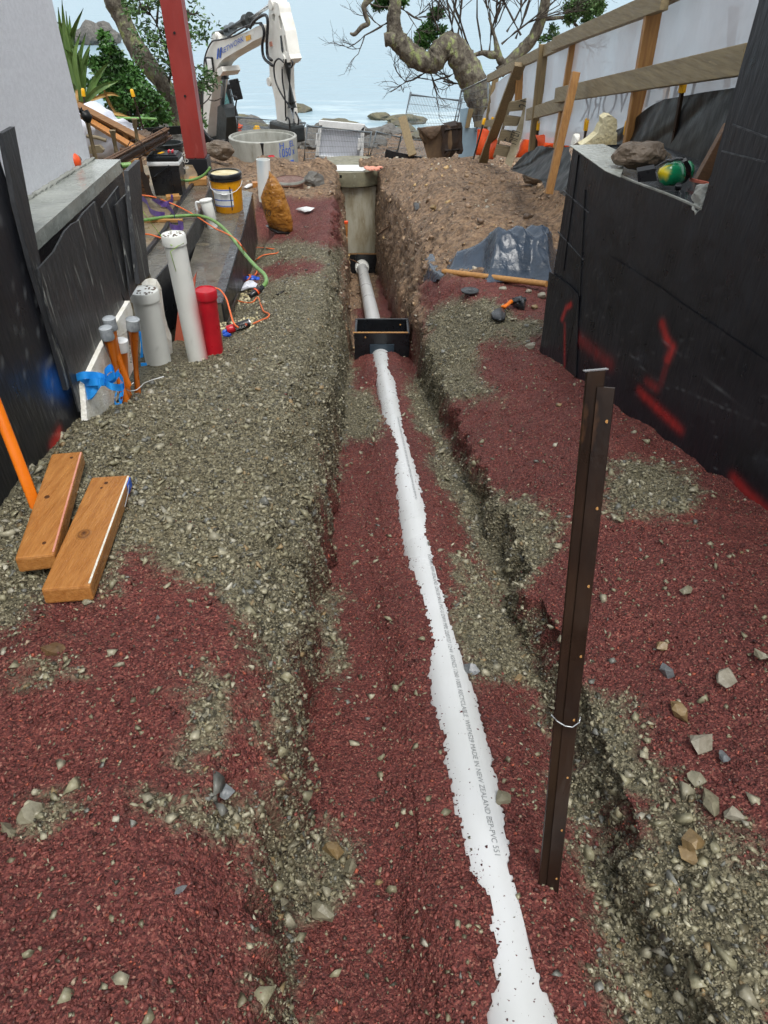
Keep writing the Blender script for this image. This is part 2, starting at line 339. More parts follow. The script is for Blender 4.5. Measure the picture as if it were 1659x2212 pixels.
def lettering(key, p0, xdir, ydir, height, mat, parent, name='lettering', width=None, mirror=False, off=.002, bend=None):
    vs, fs = TXT[key]; x = Vector(xdir).normalized(); y = Vector(ydir).normalized(); n = x.cross(y).normalized()
    h = vs[:, 1].max(); w = vs[:, 0].max(); sy = height/h; sx = (width/w) if width else sy
    mb = MB(); P = []
    for v in vs:
        a = v[0]*sx
        if mirror: a = (w*sx)-a
        q = Vector(p0) + x*a + y*(v[1]*sy)
        q = bend(q) if bend else q + n*off
        P.append(q)
    mb.add(P, fs)
    vsn = np.array(mb.v); lo = vsn.min(0); hi = vsn.max(0); o = np.array([(lo[0]+hi[0])/2, (lo[1]+hi[1])/2, lo[2]])
    me = bpy.data.meshes.new(name); me.from_pydata([tuple(q) for q in vsn-o], [], mb.f); me.materials.append(mat)
    ob = bpy.data.objects.new(name, me); COL.objects.link(ob); ob.location = o; put(ob, parent); return ob
# ------------------------------------------------------------------ ground: one sheet with the trench cut into it
def I(D, *pairs): return np.interp(D, [p[0] for p in pairs], [p[1] for p in pairs])
def xc(D): return .262 - .055*np.asarray(D, float)
def pipe_z(D): return CAMZ - 1.40 - .23*np.asarray(D, float)
# where the scoria leaves the pipe bare: picture rows turned once into lateral offsets along the pipe
_rows = [(2260, 1035, 1215), (2200, 1040, 1195), (2130, 1060, 1165), (2040, 1062, 1140), (1960, 1055, 1112), (1900, 1022, 1105), (1800, 985, 1098), (1700, 965, 1085), (1650, 952, 1068), (1600, 950, 1055),
         (1550, 935, 1042), (1500, 922, 1030), (1470, 915, 1012), (1400, 935, 985), (1300, 908, 956), (1250, 888, 942), (1200, 866, 926), (1160, 858, 920), (1100, 856, 919), (1040, 848, 906), (980, 858, 886),
         (940, 845, 870), (900, 822, 866), (830, 808, 856), (805, 812, 836), (780, 803, 840)]
_ex = []
for y_, a_, b_ in _rows:
    th = PITCH + math.atan((y_-CY)/FPX); D = 1.36/(math.tan(th)-.23); d = ray((0, y_)); t = D/d.y
    ax = float(xc(D)); _ex.append((D, (a_-CX)/FPX*t-ax, (b_-CX)/FPX*t-ax))
_ex.sort()
EXD = [e[0] for e in _ex]; EXA = [e[1] for e in _ex]; EXB = [e[2] for e in _ex]
PR = .08
_TD = np.arange(-.2, 6, .004); _TA = np.interp(_TD, EXD, EXA)*.82+.016*fbm(_TD*26, _TD*0+3, 4, 71, .75); _TB = np.interp(_TD, EXD, EXB)*.82+.016*fbm(_TD*26, _TD*0+9, 4, 73, .75)
def gdrop(x, D):
    x = np.asarray(x, float); D = np.asarray(D, float); t = x - xc(D)
    Lb = I(D, (-3, 1.12), (.3, 1.17), (1, 1.21), (2.3, 1.37), (3.6, 1.70), (5.6, 1.95), (7.5, 2.17), (10.4, 2.52), (11.5, 2.72), (13.2, 2.98), (15, 3.15), (18, 3.6), (25, 4.7), (32, 5.7), (40, 8), (60, 14))
    Lb = Lb + .10*sst(-.55, -1.05, x)*sst(2.1, 3.1, D)*(1-sst(4.0, 5.0, D))
    Lb = Lb + .26*sst(-.55, -1.15, x)*sst(4.0, 5.0, D)*(1-sst(8, 9.5, D))
    Lb = Lb + .5*sst(-1.25, -1.5, x)*sst(3.7, 4.2, D)*(1-sst(8, 9.5, D))
    Lb = Lb - .35*sst(-1.5, -4, x)*sst(8, 10, D)*(1-sst(14, 18, D))
    Rb = I(D, (-3, 1.15), (.3, 1.22), (1, 1.30), (1.8, 1.47), (3.6, 1.74), (5.2, 1.86), (7.0, 1.92), (9, 2.08), (12, 2.54), (13.5, 2.88), (15, 3.15), (18, 3.6), (25, 4.7), (32, 5.7), (40, 8), (60, 14))
    Rb = Rb + .34*(1-sst(.25, .95, t))*sst(4.6, 6.5, D)*(1-sst(11.2, 12.2, D))
    Lb = Lb - .34*np.exp(-((x+1.62)/.5)**2-((D-11.3)/.55)**2) - .15*np.exp(-((x+.95)/.4)**2-((D-11.9)/.5)**2)
    Lb = Lb - .17*np.exp(-((x+.92)/.24)**2-((D-11.45)/.35)**2)
    Rb = Rb - .16*np.exp(-((x-.12)/.22)**2-((D-11.5)/.4)**2)
    bank = 1.05 + .17*(D-4)
    wb = sst(1.5, 1.9, x)*(1-sst(6.5, 9.5, D))
    Rb = Rb*(1-wb) + np.minimum(bank, Rb)*wb
    berm = np.where(t < 0, Lb, Rb)
    hl = I(D, (0, .47), (1.5, .44), (3.5, .37), (5.5, .29), (8, .29), (10, .27), (12, .26)); bl = hl - .038
    br = I(D, (0, .25), (2, .29), (5.5, .25), (8, .25), (10, .24), (12, .23)); hr = br + I(D, (0, .5), (1.2, .48), (3, .46), (4.4, .34), (5.5, .2), (7, .22), (9.5, .16), (10.8, .07), (12, .05))
    stp = I(D, (0, .5), (3, .42), (5, .6), (7, .5)); f = np.where(t < 0, .72*sst(-hl, -bl, t)+.28*sst(-hl-.13, -hl+.01, t), stp*sst(br+.035, br, t)+(1-stp)*np.clip((hr-t)/(hr-br-.03), 0, 1))
    f = f*(1-sst(11.78, 11.9, D))
    fl = 1.41 + .23*D + .07*sst(5.4, 5.8, D) + I(D, (11, 0), (11.7, .1))
    # cover lapping onto the pipe
    a = np.interp(D, _TD, _TA); b = np.interp(D, _TD, _TB)
    ha = np.where(a < 0, np.sqrt(np.maximum(PR**2-np.minimum(np.abs(a), PR)**2, 0)), PR+.012)
    hb = np.where(b > 0, np.sqrt(np.maximum(PR**2-np.minimum(np.abs(b), PR)**2, 0)), PR+.012)
    cov = np.where(t < (a+b)/2, ha*sst(-.24, -.09, t), hb*sst(.24, .09, t))
    inside = (t > a) & (t < b)
    near = (1-sst(5.18, 5.27, D))
    zfl = fl - near*np.where(inside, -.06, cov+.014)
    return berm*(1-f) + zfl*f
def gz(x, y): return CAMZ - gdrop(x, y)
def gz1(x, y): return float(gz(np.array([x]), np.array([y]))[0])
def gnd(p, lift=0):
    d = ray(p); lo = .3
    ys = np.concatenate([np.arange(.15, 6, .01), np.arange(6, 40, .03)])
    xs = d.x/d.y*ys; zs = CAMZ + d.z/d.y*ys
    k = np.argmax(zs - gz(xs, ys) - lift <= 0); D = ys[k]
    return Vector((xs[k], D, gz1(xs[k], D)+lift))

# material zones (picture polygons, read once at build time): R scoria, G crushed grey rock, B brown soil
ZP = [
 ('B', [(540, 330), (1700, 330), (1700, 590), (1205, 590), (900, 640), (880, 700), (810, 700), (800, 560), (740, 560), (740, 400), (560, 380)]),
 ('G', [(-400, 560), (560, 500), (745, 540), (760, 700), (770, 860), (735, 960), (700, 1100), (690, 1250), (660, 1400), (650, 1800), (655, 2300), (590, 2300), (575, 2000), (560, 1700), (580, 1480), (545, 1380), (455, 1300), (330, 1215), (270, 1185), (240, 1290), (60, 1300), (20, 1340), (-60, 1400), (-400, 1300)]),
 ('R', [(555, 430), (735, 425), (742, 490), (690, 515), (560, 525), (545, 480)]), ('R', [(600, 566), (690, 560), (700, 585), (600, 605), (530, 600)]),
 ('R', [(440, 625), (560, 600), (520, 640)]),
 ('G', [(430, 1440), (500, 1460), (505, 1560), (450, 1650), (380, 1640), (400, 1540)]), ('G', [(350, 1720), (480, 1700), (560, 1760), (520, 1800), (400, 1790), (340, 1770)]),
 ('G', [(20, 1730), (130, 1720), (130, 1790), (0, 1830)]), ('G', [(50, 1430), (150, 1420), (170, 1480), (60, 1500)]),
 # right side
 ('G', [(960, 640), (1060, 640), (1110, 690), (1080, 740), (1030, 735), (1035, 780), (1060, 830), (1090, 900), (1180, 990), (1195, 1180), (1160, 1230), (1110, 1250), (1190, 1480), (1260, 1470), (1330, 1500), (1400, 1620), (1480, 1740), (1700, 1900), (1700, 2300), (1330, 2300), (1290, 2000), (1240, 1700), (1120, 1480), (1040, 1300), (980, 1150), (940, 960), (915, 850), (900, 780), (925, 700)]),
 ('R', [(1120, 860), (1330, 860), (1700, 1000), (1700, 1640), (1560, 1600), (1330, 1480), (1270, 1440), (1200, 1250), (1185, 1120), (1200, 1060), (1140, 960)]),
 ('R', [(1040, 740), (1180, 730), (1260, 800), (1340, 860), (1140, 900), (1060, 850), (1030, 800)]),
 ('R', [(950, 880), (1060, 860), (1150, 960), (1200, 1050), (1170, 1100), (1080, 1060), (985, 1000)]),
 ('R', [(1180, 1300), (1260, 1330), (1290, 1440), (1230, 1450), (1180, 1400)]), ('R', [(1290, 1760), (1360, 1740), (1380, 1830), (1330, 1850)]), 
 ('G', [(1310, 985), (1400, 1000), (1500, 1010), (1545, 1080), (1450, 1125), (1310, 1120)]), ('G', [(1110, 1120), (1195, 1090), (1195, 1190), (1170, 1240), (1115, 1260)]),
 ('R', [(910, 600), (1190, 600), (1190, 650), (1060, 645), (960, 650), (900, 680)]), ('G', [(1100, 690), (1180, 690), (1180, 735), (1090, 745)]), 
 # trench floor
 ('R', [(775, 860), (905, 850), (960, 1000), (1040, 1250), (1110, 1480), (1200, 1700), (1290, 2000), (1340, 2300), (640, 2300), (660, 1900), (640, 1700), (690, 1300), (700, 1150), (725, 1000)]),
 ('R', [(812, 590), (850, 600), (870, 690), (820, 690)]), ('R', [(765, 780), (900, 770), (905, 860), (775, 870)]),
 ('G', [(760, 850), (805, 840), (825, 900), (815, 950), (755, 960), (735, 950)]), ('G', [(880, 810), (920, 820), (935, 930), (915, 960), (885, 880)]),
 ('G', [(955, 1190), (1010, 1230), (1080, 1360), (1115, 1480), (1030, 1490), (985, 1380)]), ('G', [(700, 1250), (745, 1300), (740, 1450), (700, 1480), (685, 1380)]),
 ('G', [(660, 1780), (735, 1790), (770, 1890), (700, 2020), (655, 1960)]), ('G', [(1180, 1690), (1260, 1720), (1250, 1830), (1200, 1790)]), ('G', [(930, 940), (955, 950), (975, 1060), (940, 1050)]),
 ('B', [(820, 560), (905, 620), (915, 700), (905, 760), (880, 700), (840, 640)]), ('B', [(735, 560), (765, 600), (770, 760), (755, 770), (745, 680)]),
]
def inpoly(px, py, poly):
    r = np.zeros(px.shape, bool); n = len(poly)
    for i in range(n):
        x1, y1 = poly[i]; x2, y2 = poly[(i+1) % n]
        if y1 == y2: continue
        c = ((y1 > py) != (y2 > py)) & (px < (x2-x1)*(py-y1)/(y2-y1)+x1); r ^= c
    return r
def project(x, y, z):
    dz = z-CAMZ; f = y*cp - dz*sp_; u = y*sp_ + dz*cp; f = np.maximum(f, .05)
    return CX + x/f*FPX, CY - u/f*FPX, f
def zones(x, y, z):
    px, py, f = project(x, y, z)
    k = FPX/np.maximum(f, .3)
    amp = .055
    px = px + k*amp*(fbm(x*9, y*9, 4, 3)*1.3); py = py + k*amp*.7*(fbm(x*9, y*9, 4, 9)*1.3)
    px = px + k*.022*(vn(x*75, y*75, 77)*2-1) + RNG.normal(0, .02, px.shape)*k; py = py + k*.016*(vn(x*75, y*75, 79)*2-1) + RNG.normal(0, .015, px.shape)*k
    zn = np.full(px.shape, 0); zn[(y > 8)] = 2; zn[(x > 1.3) & (y > 3)] = 2; zn[(x < -1.4) & (y > 3.5)] = 2
    for t, poly in ZP: zn[inpoly(px, py, poly)] = 'RGB'.index(t)
    return zn

def lin(a, b, s): return np.arange(a, b-1e-9, s)
cols = np.concatenate([-np.geomspace(40, 1.5, 46), lin(-1.45, -.62, .021), lin(-.62, -.24, .009), lin(-.24, .24, .0063), lin(.24, .4, .008), lin(.4, .8, .012), lin(.8, 1.6, .022), np.geomspace(1.62, 40, 48)])
rows = [-3, -2, -1.2, -.6, -.2]; D = .0
while D < 60:
    rows.append(D); dep = max(.9, D*1.0+.4); drop = 1.25 + .2*min(D, 30)
    s = 1.9*(D*D+drop*drop)**.5*max(.6, (D*D+drop*drop)**.5)/ (690*max(drop, .6)); D += min(max(s*.68, .0078), .5)
rows = np.array(rows); nc, nr = len(cols), len(rows)
DD = np.repeat(rows[:, None], nc, 1); TT = np.repeat(cols[None, :], nr, 0); sc_ = np.clip(np.abs(DD), 0, 12); XX = TT + np.where(DD < 13, xc(np.minimum(DD, 13)), xc(13.))
YY = DD.copy()
ZZ = gz(XX, YY)
tt = XX - xc(DD)
slope = np.abs(np.gradient(ZZ, axis=1)/np.gradient(XX, axis=1)); wall = np.clip(slope/2, 0, 1)
zn = zones(XX, YY, ZZ)
aa = np.interp(DD, EXD, EXA); bb = np.interp(DD, EXD, EXB)
pipezone = (np.abs(tt) < .15) & (DD < 5.26)
nz = .030*fbm(XX*2.2, YY*2.2, 3, 1) + .018*fbm(XX*9, YY*9, 3, 5) + .007*fbm(XX*34, YY*34, 3, 8)
grey = (zn == 1)
nz = nz + np.where(grey, .010*np.abs(fbm(XX*42, YY*42, 2, 21)), 0) + np.where(zn == 2, .05*fbm(XX*6, YY*6, 4, 31)+.03*fbm(XX*17, YY*17, 3, 41), 0)
nz = nz + np.where(zn == 0, .009*(.35-np.abs(fbm(XX*11+YY*4, YY*7, 3, 91))), 0)
wpz = sst(.24, .11, np.abs(tt))*(DD < 5.26); nz = nz*(1-wpz)+wpz*(.006*fbm(XX*30, YY*30, 3, 8)+.004*fbm(XX*80, YY*80, 2, 12))
nz = nz*np.where(DD > 15.5, np.where(zn == 2, .6, 3), 1)
ZZ = ZZ + nz
XX = XX + wall*(.05*fbm(YY*5, ZZ*6, 3, 51)+.035*fbm(YY*16, ZZ*16, 3, 61)+.02*fbm(YY*45, ZZ*45, 2, 66))*np.where(DD < 12, 1, 0)*np.where(pipezone, 0, 1)
idx = np.arange(nr*nc).reshape(nr, nc)
quads = np.stack([idx[:-1, :-1], idx[:-1, 1:], idx[1:, 1:], idx[1:, :-1]], -1).reshape(-1, 4)
GV = np.stack([XX, YY, ZZ], -1).reshape(-1, 3); ZN = zones(XX, YY, ZZ).reshape(-1)
def npmesh(name, V, F, mat, smooth=False):
    me = bpy.data.meshes.new(name); me.vertices.add(len(V)); me.vertices.foreach_set('co', np.ascontiguousarray(V, np.float32).ravel())
    k = F.shape[1]; me.loops.add(F.size); me.loops.foreach_set('vertex_index', np.ascontiguousarray(F, np.int32).ravel())
    me.polygons.add(len(F)); me.polygons.foreach_set('loop_start', np.arange(0, F.size, k, dtype=np.int32))
    if smooth: me.polygons.foreach_set('use_smooth', np.ones(len(F), bool))
    me.update(calc_edges=True); me.materials.append(mat)
    o = bpy.data.objects.new(name, me); COL.objects.link(o); WL[o.name] = Vector((0, 0, 0)); return o
def ground_mat():
    m = bpy.data.materials.new('ground_fill'); m.use_nodes = True; t = m.node_tree; N = t.nodes; B = N['Principled BSDF']
    tc = N.new('ShaderNodeTexCoord'); A = N.new('ShaderNodeAttribute'); A.attribute_name = 'zone'
    sep = N.new('ShaderNodeSeparateColor'); t.links.new(A.outputs['Color'], sep.inputs[0])
    def vor(s): 
        v = N.new('ShaderNodeTexVoronoi'); v.inputs['Scale'].default_value = s; t.links.new(tc.outputs['Object'], v.inputs['Vector']); return v
    def noi(s, d=5):
        v = N.new('ShaderNodeTexNoise'); v.inputs['Scale'].default_value = s; v.inputs['Detail'].default_value = d; t.links.new(tc.outputs['Object'], v.inputs['Vector']); return v
    def ramp(src, stops):
        r = N.new('ShaderNodeValToRGB'); e = r.color_ramp.elements
        e[0].position = stops[0][0]; e[0].color = (*stops[0][1], 1); e[1].position = stops[-1][0]; e[1].color = (*stops[-1][1], 1)
        for p, c in stops[1:-1]: x = e.new(p); x.color = (*c, 1)
        t.links.new(src, r.inputs[0]); return r.outputs[0]
    def bw(v):
        s = N.new('ShaderNodeSeparateColor'); t.links.new(v.outputs['Color'], s.inputs[0]); return s.outputs[0]
    vr, vg, vb = vor(260), vor(120), vor(60)
    red = ramp(bw(vr), [(0, H('452421')), (.35, H('633330')), (.7, H('7a413c')), (.92, H('8e5248')), (1, H('a37464'))])
    gry = ramp(bw(vg), [(0, H('3f3c30')), (.35, H('615d4a')), (.7, H('7c7760')), (1, H('938d75'))])
    brn = ramp(noi(22, 8).outputs['Fac'], [(.3, H('5a4a3b')), (.5, H('8c745d')), (.7, H('ad9274'))])
    def mix(a, b, f):
        x = N.new('ShaderNodeMix'); x.data_type = 'RGBA'; t.links.new(f, x.inputs[0]); t.links.new(a, x.inputs['A']); t.links.new(b, x.inputs['B']); return x.outputs['Result']
    c = mix(red, gry, sep.outputs[1]); c = mix(c, brn, sep.outputs[2])
    big = noi(1.7, 4); mu = N.new('ShaderNodeMix'); mu.data_type = 'RGBA'; mu.blend_type = 'MULTIPLY'; mu.inputs[0].default_value = 1
    t.links.new(c, mu.inputs['A']); t.links.new(ramp(big.outputs['Fac'], [(.3, (.78, .78, .8)), (.7, (1.12, 1.08, 1.05))]), mu.inputs['B'])
    t.links.new(mu.outputs['Result'], B.inputs['Base Color'])
    B.inputs['Roughness'].default_value = .62; B.inputs['Specular IOR Level'].default_value = .35
    def bump(h, d, prev=None):
        b = N.new('ShaderNodeBump'); b.inputs['Distance'].default_value = d; t.links.new(h, b.inputs['Height'])
        if prev: t.links.new(prev, b.inputs['Normal'])
        return b.outputs[0]
    b1 = bump(bw(vr), .004); b2 = bump(noi(90, 6).outputs['Fac'], .02, b1)
    t.links.new(b2, B.inputs['Normal']); return m
m_ground = ground_mat()
ground = npmesh('ground', GV, quads, m_ground, smooth=True); ground['kind'] = 'structure'
ca = ground.data.color_attributes.new('zone', 'FLOAT_COLOR', 'POINT')
def blur(a):
    p = np.pad(a, 1, mode='edge'); r = sum(p[i:i+a.shape[0], 1:-1] for i in range(3))/3; p = np.pad(r, 1, mode='edge'); return sum(p[1:-1, i:i+a.shape[1]] for i in range(3))/3
ca.data.foreach_set('color', np.stack([blur((ZN == k).reshape(nr, nc)*1.).ravel() for k in range(3)]+[np.ones(len(ZN))], -1).astype(np.float32).ravel())

# ------------------------------------------------------------------ loose stones: joined, uncountable
def hulls(n, k, flat, seed):
    rnd = random.Random(seed); R = []
    for _ in range(n):
        bm = bmesh.new()
        for _ in range(k):
            d = Vector((rnd.gauss(0, 1), rnd.gauss(0, 1), rnd.gauss(0, 1))).normalized()*rnd.uniform(.75, 1.1); bm.verts.new((d.x, d.y*rnd.uniform(.6, 1), d.z*flat))
        r = bmesh.ops.convex_hull(bm, input=bm.verts[:]); bmesh.ops.delete(bm, geom=[v for v in bm.verts if not v.link_faces], context='VERTS')
        bmesh.ops.triangulate(bm, faces=bm.faces[:]); bmesh.ops.recalc_face_normals(bm, faces=bm.faces[:]); bm.verts.index_update()
        R.append((np.array([v.co[:] for v in bm.verts]), np.array([[v.index for v in f.verts] for f in bm.faces]))); bm.free()
    return R
def rotm(n, tilt):
    a = RNG.uniform(0, 2*np.pi, n); b = RNG.normal(0, tilt, n); c = RNG.normal(0, tilt, n)
    ca_, sa = np.cos(a), np.sin(a); cb, sb = np.cos(b), np.sin(b); cc, sc2 = np.cos(c), np.sin(c); o = np.zeros(n); i = np.ones(n)
    Rz = np.stack([ca_, -sa, o, sa, ca_, o, o, o, i], -1).reshape(n, 3, 3); Rx = np.stack([i, o, o, o, cb, -sb, o, sb, cb], -1).reshape(n, 3, 3); Ry = np.stack([cc, o, sc2, o, i, o, -sc2, o, cc], -1).reshape(n, 3, 3)
    return Rz @ Rx @ Ry
qv = GV[quads]; qa = np.linalg.norm(np.cross(qv[:, 2]-qv[:, 0], qv[:, 3]-qv[:, 1]), axis=1)/2; qc = qv.mean(1)
qpx, qpy, qf = project(qc[:, 0], qc[:, 1], qc[:, 2]); qz = ZN[quads[:, 0]]
qin = (qpx > -250) & (qpx < 1900) & (qpy > 200) & (qpy < 2500) & (qc[:, 1] > 0)
tq = qc[:, 0]-xc(qc[:, 1]); a_q = np.interp(qc[:, 1], EXD, EXA); b_q = np.interp(qc[:, 1], EXD, EXB)
onpipe = (np.abs(tq) < .1) & (qc[:, 1] < 5.26) & (tq > a_q-.0) & (tq < b_q+.0)
behind = ((qc[:, 0] < -1.16) & (qc[:, 1] < 3.6)) | ((qc[:, 0] > .89+(3.6-qc[:, 1])*.2265) & (qc[:, 1] < 3.65)) | ((qc[:, 0] < -1.2) & (qc[:, 1] < 9))
behind |= (qpy < 296)
def scatter(name, w, n, tmpl, size, colors, tilt, sink, mat, zoff=None):
    w = np.where(qin & ~onpipe & ~behind, w*qa, 0); w = w/w.sum()
    q = RNG.choice(len(w), n, p=w); u, v = RNG.random(n), RNG.random(n); P = qv[q]
    pos = (P[:, 0]*((1-u)*(1-v))[:, None] + P[:, 1]*(u*(1-v))[:, None] + P[:, 2]*(u*v)[:, None] + P[:, 3]*((1-u)*v)[:, None])
    s = size(n, qf[q]); R = rotm(n, tilt); col = colors(n); pos[:, 2] += s*sink
    V, F, C = [], [], []; o = 0; ti = RNG.integers(0, len(tmpl), n)
    for k, (tv, tf) in enumerate(tmpl):
        sel = np.where(ti == k)[0]; m = len(sel)
        if not m: continue
        X = np.einsum('nij,vj->nvi', R[sel], tv)*s[sel][:, None, None] + pos[sel][:, None, :]
        V.append(X.reshape(-1, 3)); F.append((tf[None] + (np.arange(m)*len(tv))[:, None, None]).reshape(-1, 3)+o); C.append(np.repeat(col[sel], len(tv), 0)); o += m*len(tv)
    V = np.concatenate(V); F = np.concatenate(F); C = np.concatenate(C)
    ob = npmesh(name, V, F, mat); a = ob.data.color_attributes.new('tint', 'FLOAT_COLOR', 'POINT')
    a.data.foreach_set('color', np.concatenate([C, np.ones((len(C), 1))], 1).astype(np.float32).ravel()); ob['kind'] = 'stuff'; return ob
def palette(cs, ps):
    cs = np.array(cs); ps = np.array(ps)/sum(ps)
    def f(n): return cs[RNG.choice(len(cs), n, p=ps)]*RNG.uniform(.78, 1.22, (n, 1))
    return f
m_stone = M('wet_crushed_rock', (1, 1, 1), (.82, .82, .82), sc=60, rough=.42, attr='tint', rvar=.16, bump=.0012, bsc=130)
m_grain = M('scoria_grain', (1, 1, 1), (.85, .85, .85), sc=90, rough=.6, attr='tint', bump=.0006, bsc=400)
T_st = hulls(22, 7, .5, 3); T_gr = hulls(10, 6, .85, 5); T_cl = hulls(12, 8, .8, 9); T_sg = hulls(8, 16, .8, 17)
near = 1/(1+(qf/2.2)**2.2)
wg = np.where(qz == 1, 1.0, np.where(qz == 0, .05, .05))*np.clip(near, .0, 1)
sz = lambda med, sg, lo, hi, px: (lambda n, f: np.clip(RNG.lognormal(math.log(med), sg, n), lo, hi)*np.maximum(1, .55*f/3.2*0+1)+f*px)
pg = palette([H('888168'), H('6d6651'), H('99937b'), H('aca68f'), H('74746c'), H('8b7959'), H('4b483c')], [6, 6, 3.5, .8, 1.0, .5, 2.6])
scatter('crushed_rock', wg, 132000, T_st, sz(.0038, .52, .0016, .017, .0004), pg, .55, .15, m_stone)['label'] = 'grey green crushed rock spread over the ground'
scatter('crushed_rock_coarse', np.where(qz == 1, 1., np.where(qz == 0, .07, .06))*np.clip(near, 0, 1), 3600, T_st, sz(.0135, .35, .008, .03, 0), palette([H('8b866d'), H('9f9983'), H('76766f'), H('8f7a58'), H('aca796')], [5, 3, 1.5, .4, .5]), .45, .25, m_stone)
wr = np.where(qz == 0, 1., .012)*np.clip(near**1.25, 0, 1)
scatter('scoria', wr, 80000, T_gr, sz(.0025, .5, .0013, .010, .0002), palette([H('683530'), H('7e423b'), H('4f2723'), H('945148'), H('ad5a44'), H('9e8974')], [6, 6, 4, 2.2, .5, .35]), .9, .25, m_grain)['label'] = 'fine red scoria spread over the ground'
wb_ = np.where((qz == 2) & (qc[:, 1] > 3.8), 1., 0)*np.clip(1/(1+(qf/7)**2), 0, 1)
scatter('soil_clods', wb_, 20000, T_cl, sz(.011, .6, .004, .06, .0006), palette([H('927a63'), H('6d5a4a'), H('a98e70'), H('ada595'), H('b89a6a')], [6, 4, 3, .7, .5]), .9, .2, m_stone)['label'] = 'loose brown clods of dug soil'
# scoria crumbs lying on the bare pipe
def crumbs(n):
    V, F, C = [], [], []; o = 0
    for i in range(n):
        D = .2+5.0*RNG.random()**1.5; a = float(np.interp(D, EXD, EXA)); b = float(np.interp(D, EXD, EXB))
        t = RNG.uniform(-.078, .078) if RNG.random() < .3 else (a if RNG.random() < .5 else b)+RNG.normal(0, .012)
        if abs(t) > .079: continue
        z = float(pipe_z(D))+math.sqrt(PR**2-t*t); s = RNG.lognormal(math.log(.0022), .4); tv, tf = T_gr[i % 10]
        V.append(tv*s+np.array([xc(D)+t, D, z+s*.3])); F.append(tf+o); o += len(tv); C.append(np.repeat(np.array([H('572225') if i % 6 else H('6a6552')])*RNG.uniform(.7, 1.3), len(tv), 0))
    ob = npmesh('scoria_crumbs', np.concatenate(V), np.concatenate(F), m_grain); C = np.concatenate(C)
    a = ob.data.color_attributes.new('tint', 'FLOAT_COLOR', 'POINT'); a.data.foreach_set('color', np.concatenate([C, np.ones((len(C), 1))], 1).astype(np.float32).ravel())
    ob['kind'] = 'stuff'
crumbs(5200)

# single stones one can point at
SP = [((118, 1408), .030, 'brown', 'dark brown angular stone on red scoria below the two planks', 1), ((72, 1765), .036, 'grey', 'largest pale rounded stone at the left edge of the red scoria', 1),
      ((28, 1800), .026, 'grey', 'split grey stone beside the pale rounded stone at far left', 1), ((100, 1793), .016, 'grey', 'pale flat stone below the pale rounded stone at far left', 1), ((490, 1720), .022, 'blue', 'blue grey triangular shard on the red scoria at left', .5),
      ((385, 1945), .024, 'blue', 'long blue grey shard standing in the near red scoria', .5), ((1440, 1455), .030, 'blue', 'blue grey block of stone with mud flecks on right scoria', .7), ((1426, 1405), .022, 'tan', 'small tan pyramid stone above the blue grey block', 1),
      ((1565, 1472), .036, 'pale', 'flat pale triangular slab on the right scoria', .4), ((1468, 1542), .034, 'tan', 'long tan stone lying on the right scoria', .7), ((1512, 1615), .040, 'pale', 'large pale grey stone on right scoria near the gravel edge', .7),
      ((1562, 1640), .018, 'blue', 'small blue stone beside the large pale grey stone', .8), ((1500, 1690), .028, 'grey', 'grey stone half sunk at the right gravel edge', .6), ((1530, 1740), .036, 'grey', 'broad grey stone at the right edge of the gravel', .6), ((1575, 1770), .026, 'pale', 'pale stone near the right frame edge beside gravel', .6), ((1495, 1825), .030, 'tan', 'yellow brown stone in the bottom right gravel', 1),
      ((1480, 1855), .026, 'tan', 'brown stone just above the bottom right gravel centre', .9), ((718, 1848), .030, 'tan', 'tan stone on the gravel patch beside the near trench wall', .8), ((755, 1880), .024, 'grey', 'grey stone beside the tan stone at the trench wall', 1), ((697, 1985), .030, 'grey', 'blocky grey stone at the foot of the near trench wall', 1),
      ((1085, 1735), .028, 'grey', 'grey stone lying beside the pipe left of the steel post', .8), ((1018, 1452), .030, 'blue', 'blue grey stone against the pipe on the trench gravel', .8), ((1120, 1470), .022, 'tan', 'tan stone beside the blue grey stone against the pipe', .9), ((580, 1335), .022, 'tan', 'tan stone on the left gravel bank near the trench', .6),
      ((945, 1345), .018, 'grey', 'small grey stone lying against the buried pipe', .8), ((1480, 1280), .026, 'grey', 'grey stone on the right scoria beside the steel post', .6), ((1640, 1420), .026, 'grey', 'grey stone at the right frame edge on the scoria', .6), ((1150, 745), .022, 'pale', 'small white stone on red scoria near the black wall', .8), ((190, 1305), .018, 'grey', 'grey stone just below the lower timber offcut', .6), ((570, 1385), .02, 'grey', 'grey stone on the left gravel bank edge', .6),
      ((900, 448), .075, 'blue', 'blue grey boulder lying on the brown soil mound', .8), ((935, 452), .045, 'tan', 'rusty brown stone beside the blue grey boulder on the mound', .9), ((970, 455), .05, 'blue', 'dark grey rock right of the rusty stone on the mound', .8), ((588, 350), .0, 'grey', 'unused', 1), ((685, 395), .085, 'grey', 'grey rock beside the brown round lid', .8), ((535, 418), .04, 'grey', 'small stone on the concrete below the sack', 1)]
SM = {'brown': M('brown_stone', H('6c5338'), H('4f3b28'), H('86704c'), sc=30, rough=.45, bump=.004, bsc=60), 'grey': M('grey_stone', H('85806c'), H('66614f'), H('98937f'), sc=25, rough=.45, bump=.004, bsc=60),
      'blue': M('blue_grey_stone', H('707375'), H('565a5d'), H('85898c'), sc=22, rough=.35, bump=.003, bsc=60), 'tan': M('tan_stone', H('86704c'), H('6b583c'), H('958058'), sc=22, rough=.45, bump=.004, bsc=60), 'pale': M('pale_stone', H('948e80'), H('7a7465'), H('a8a294'), sc=22, rough=.45, bump=.004, bsc=60)}
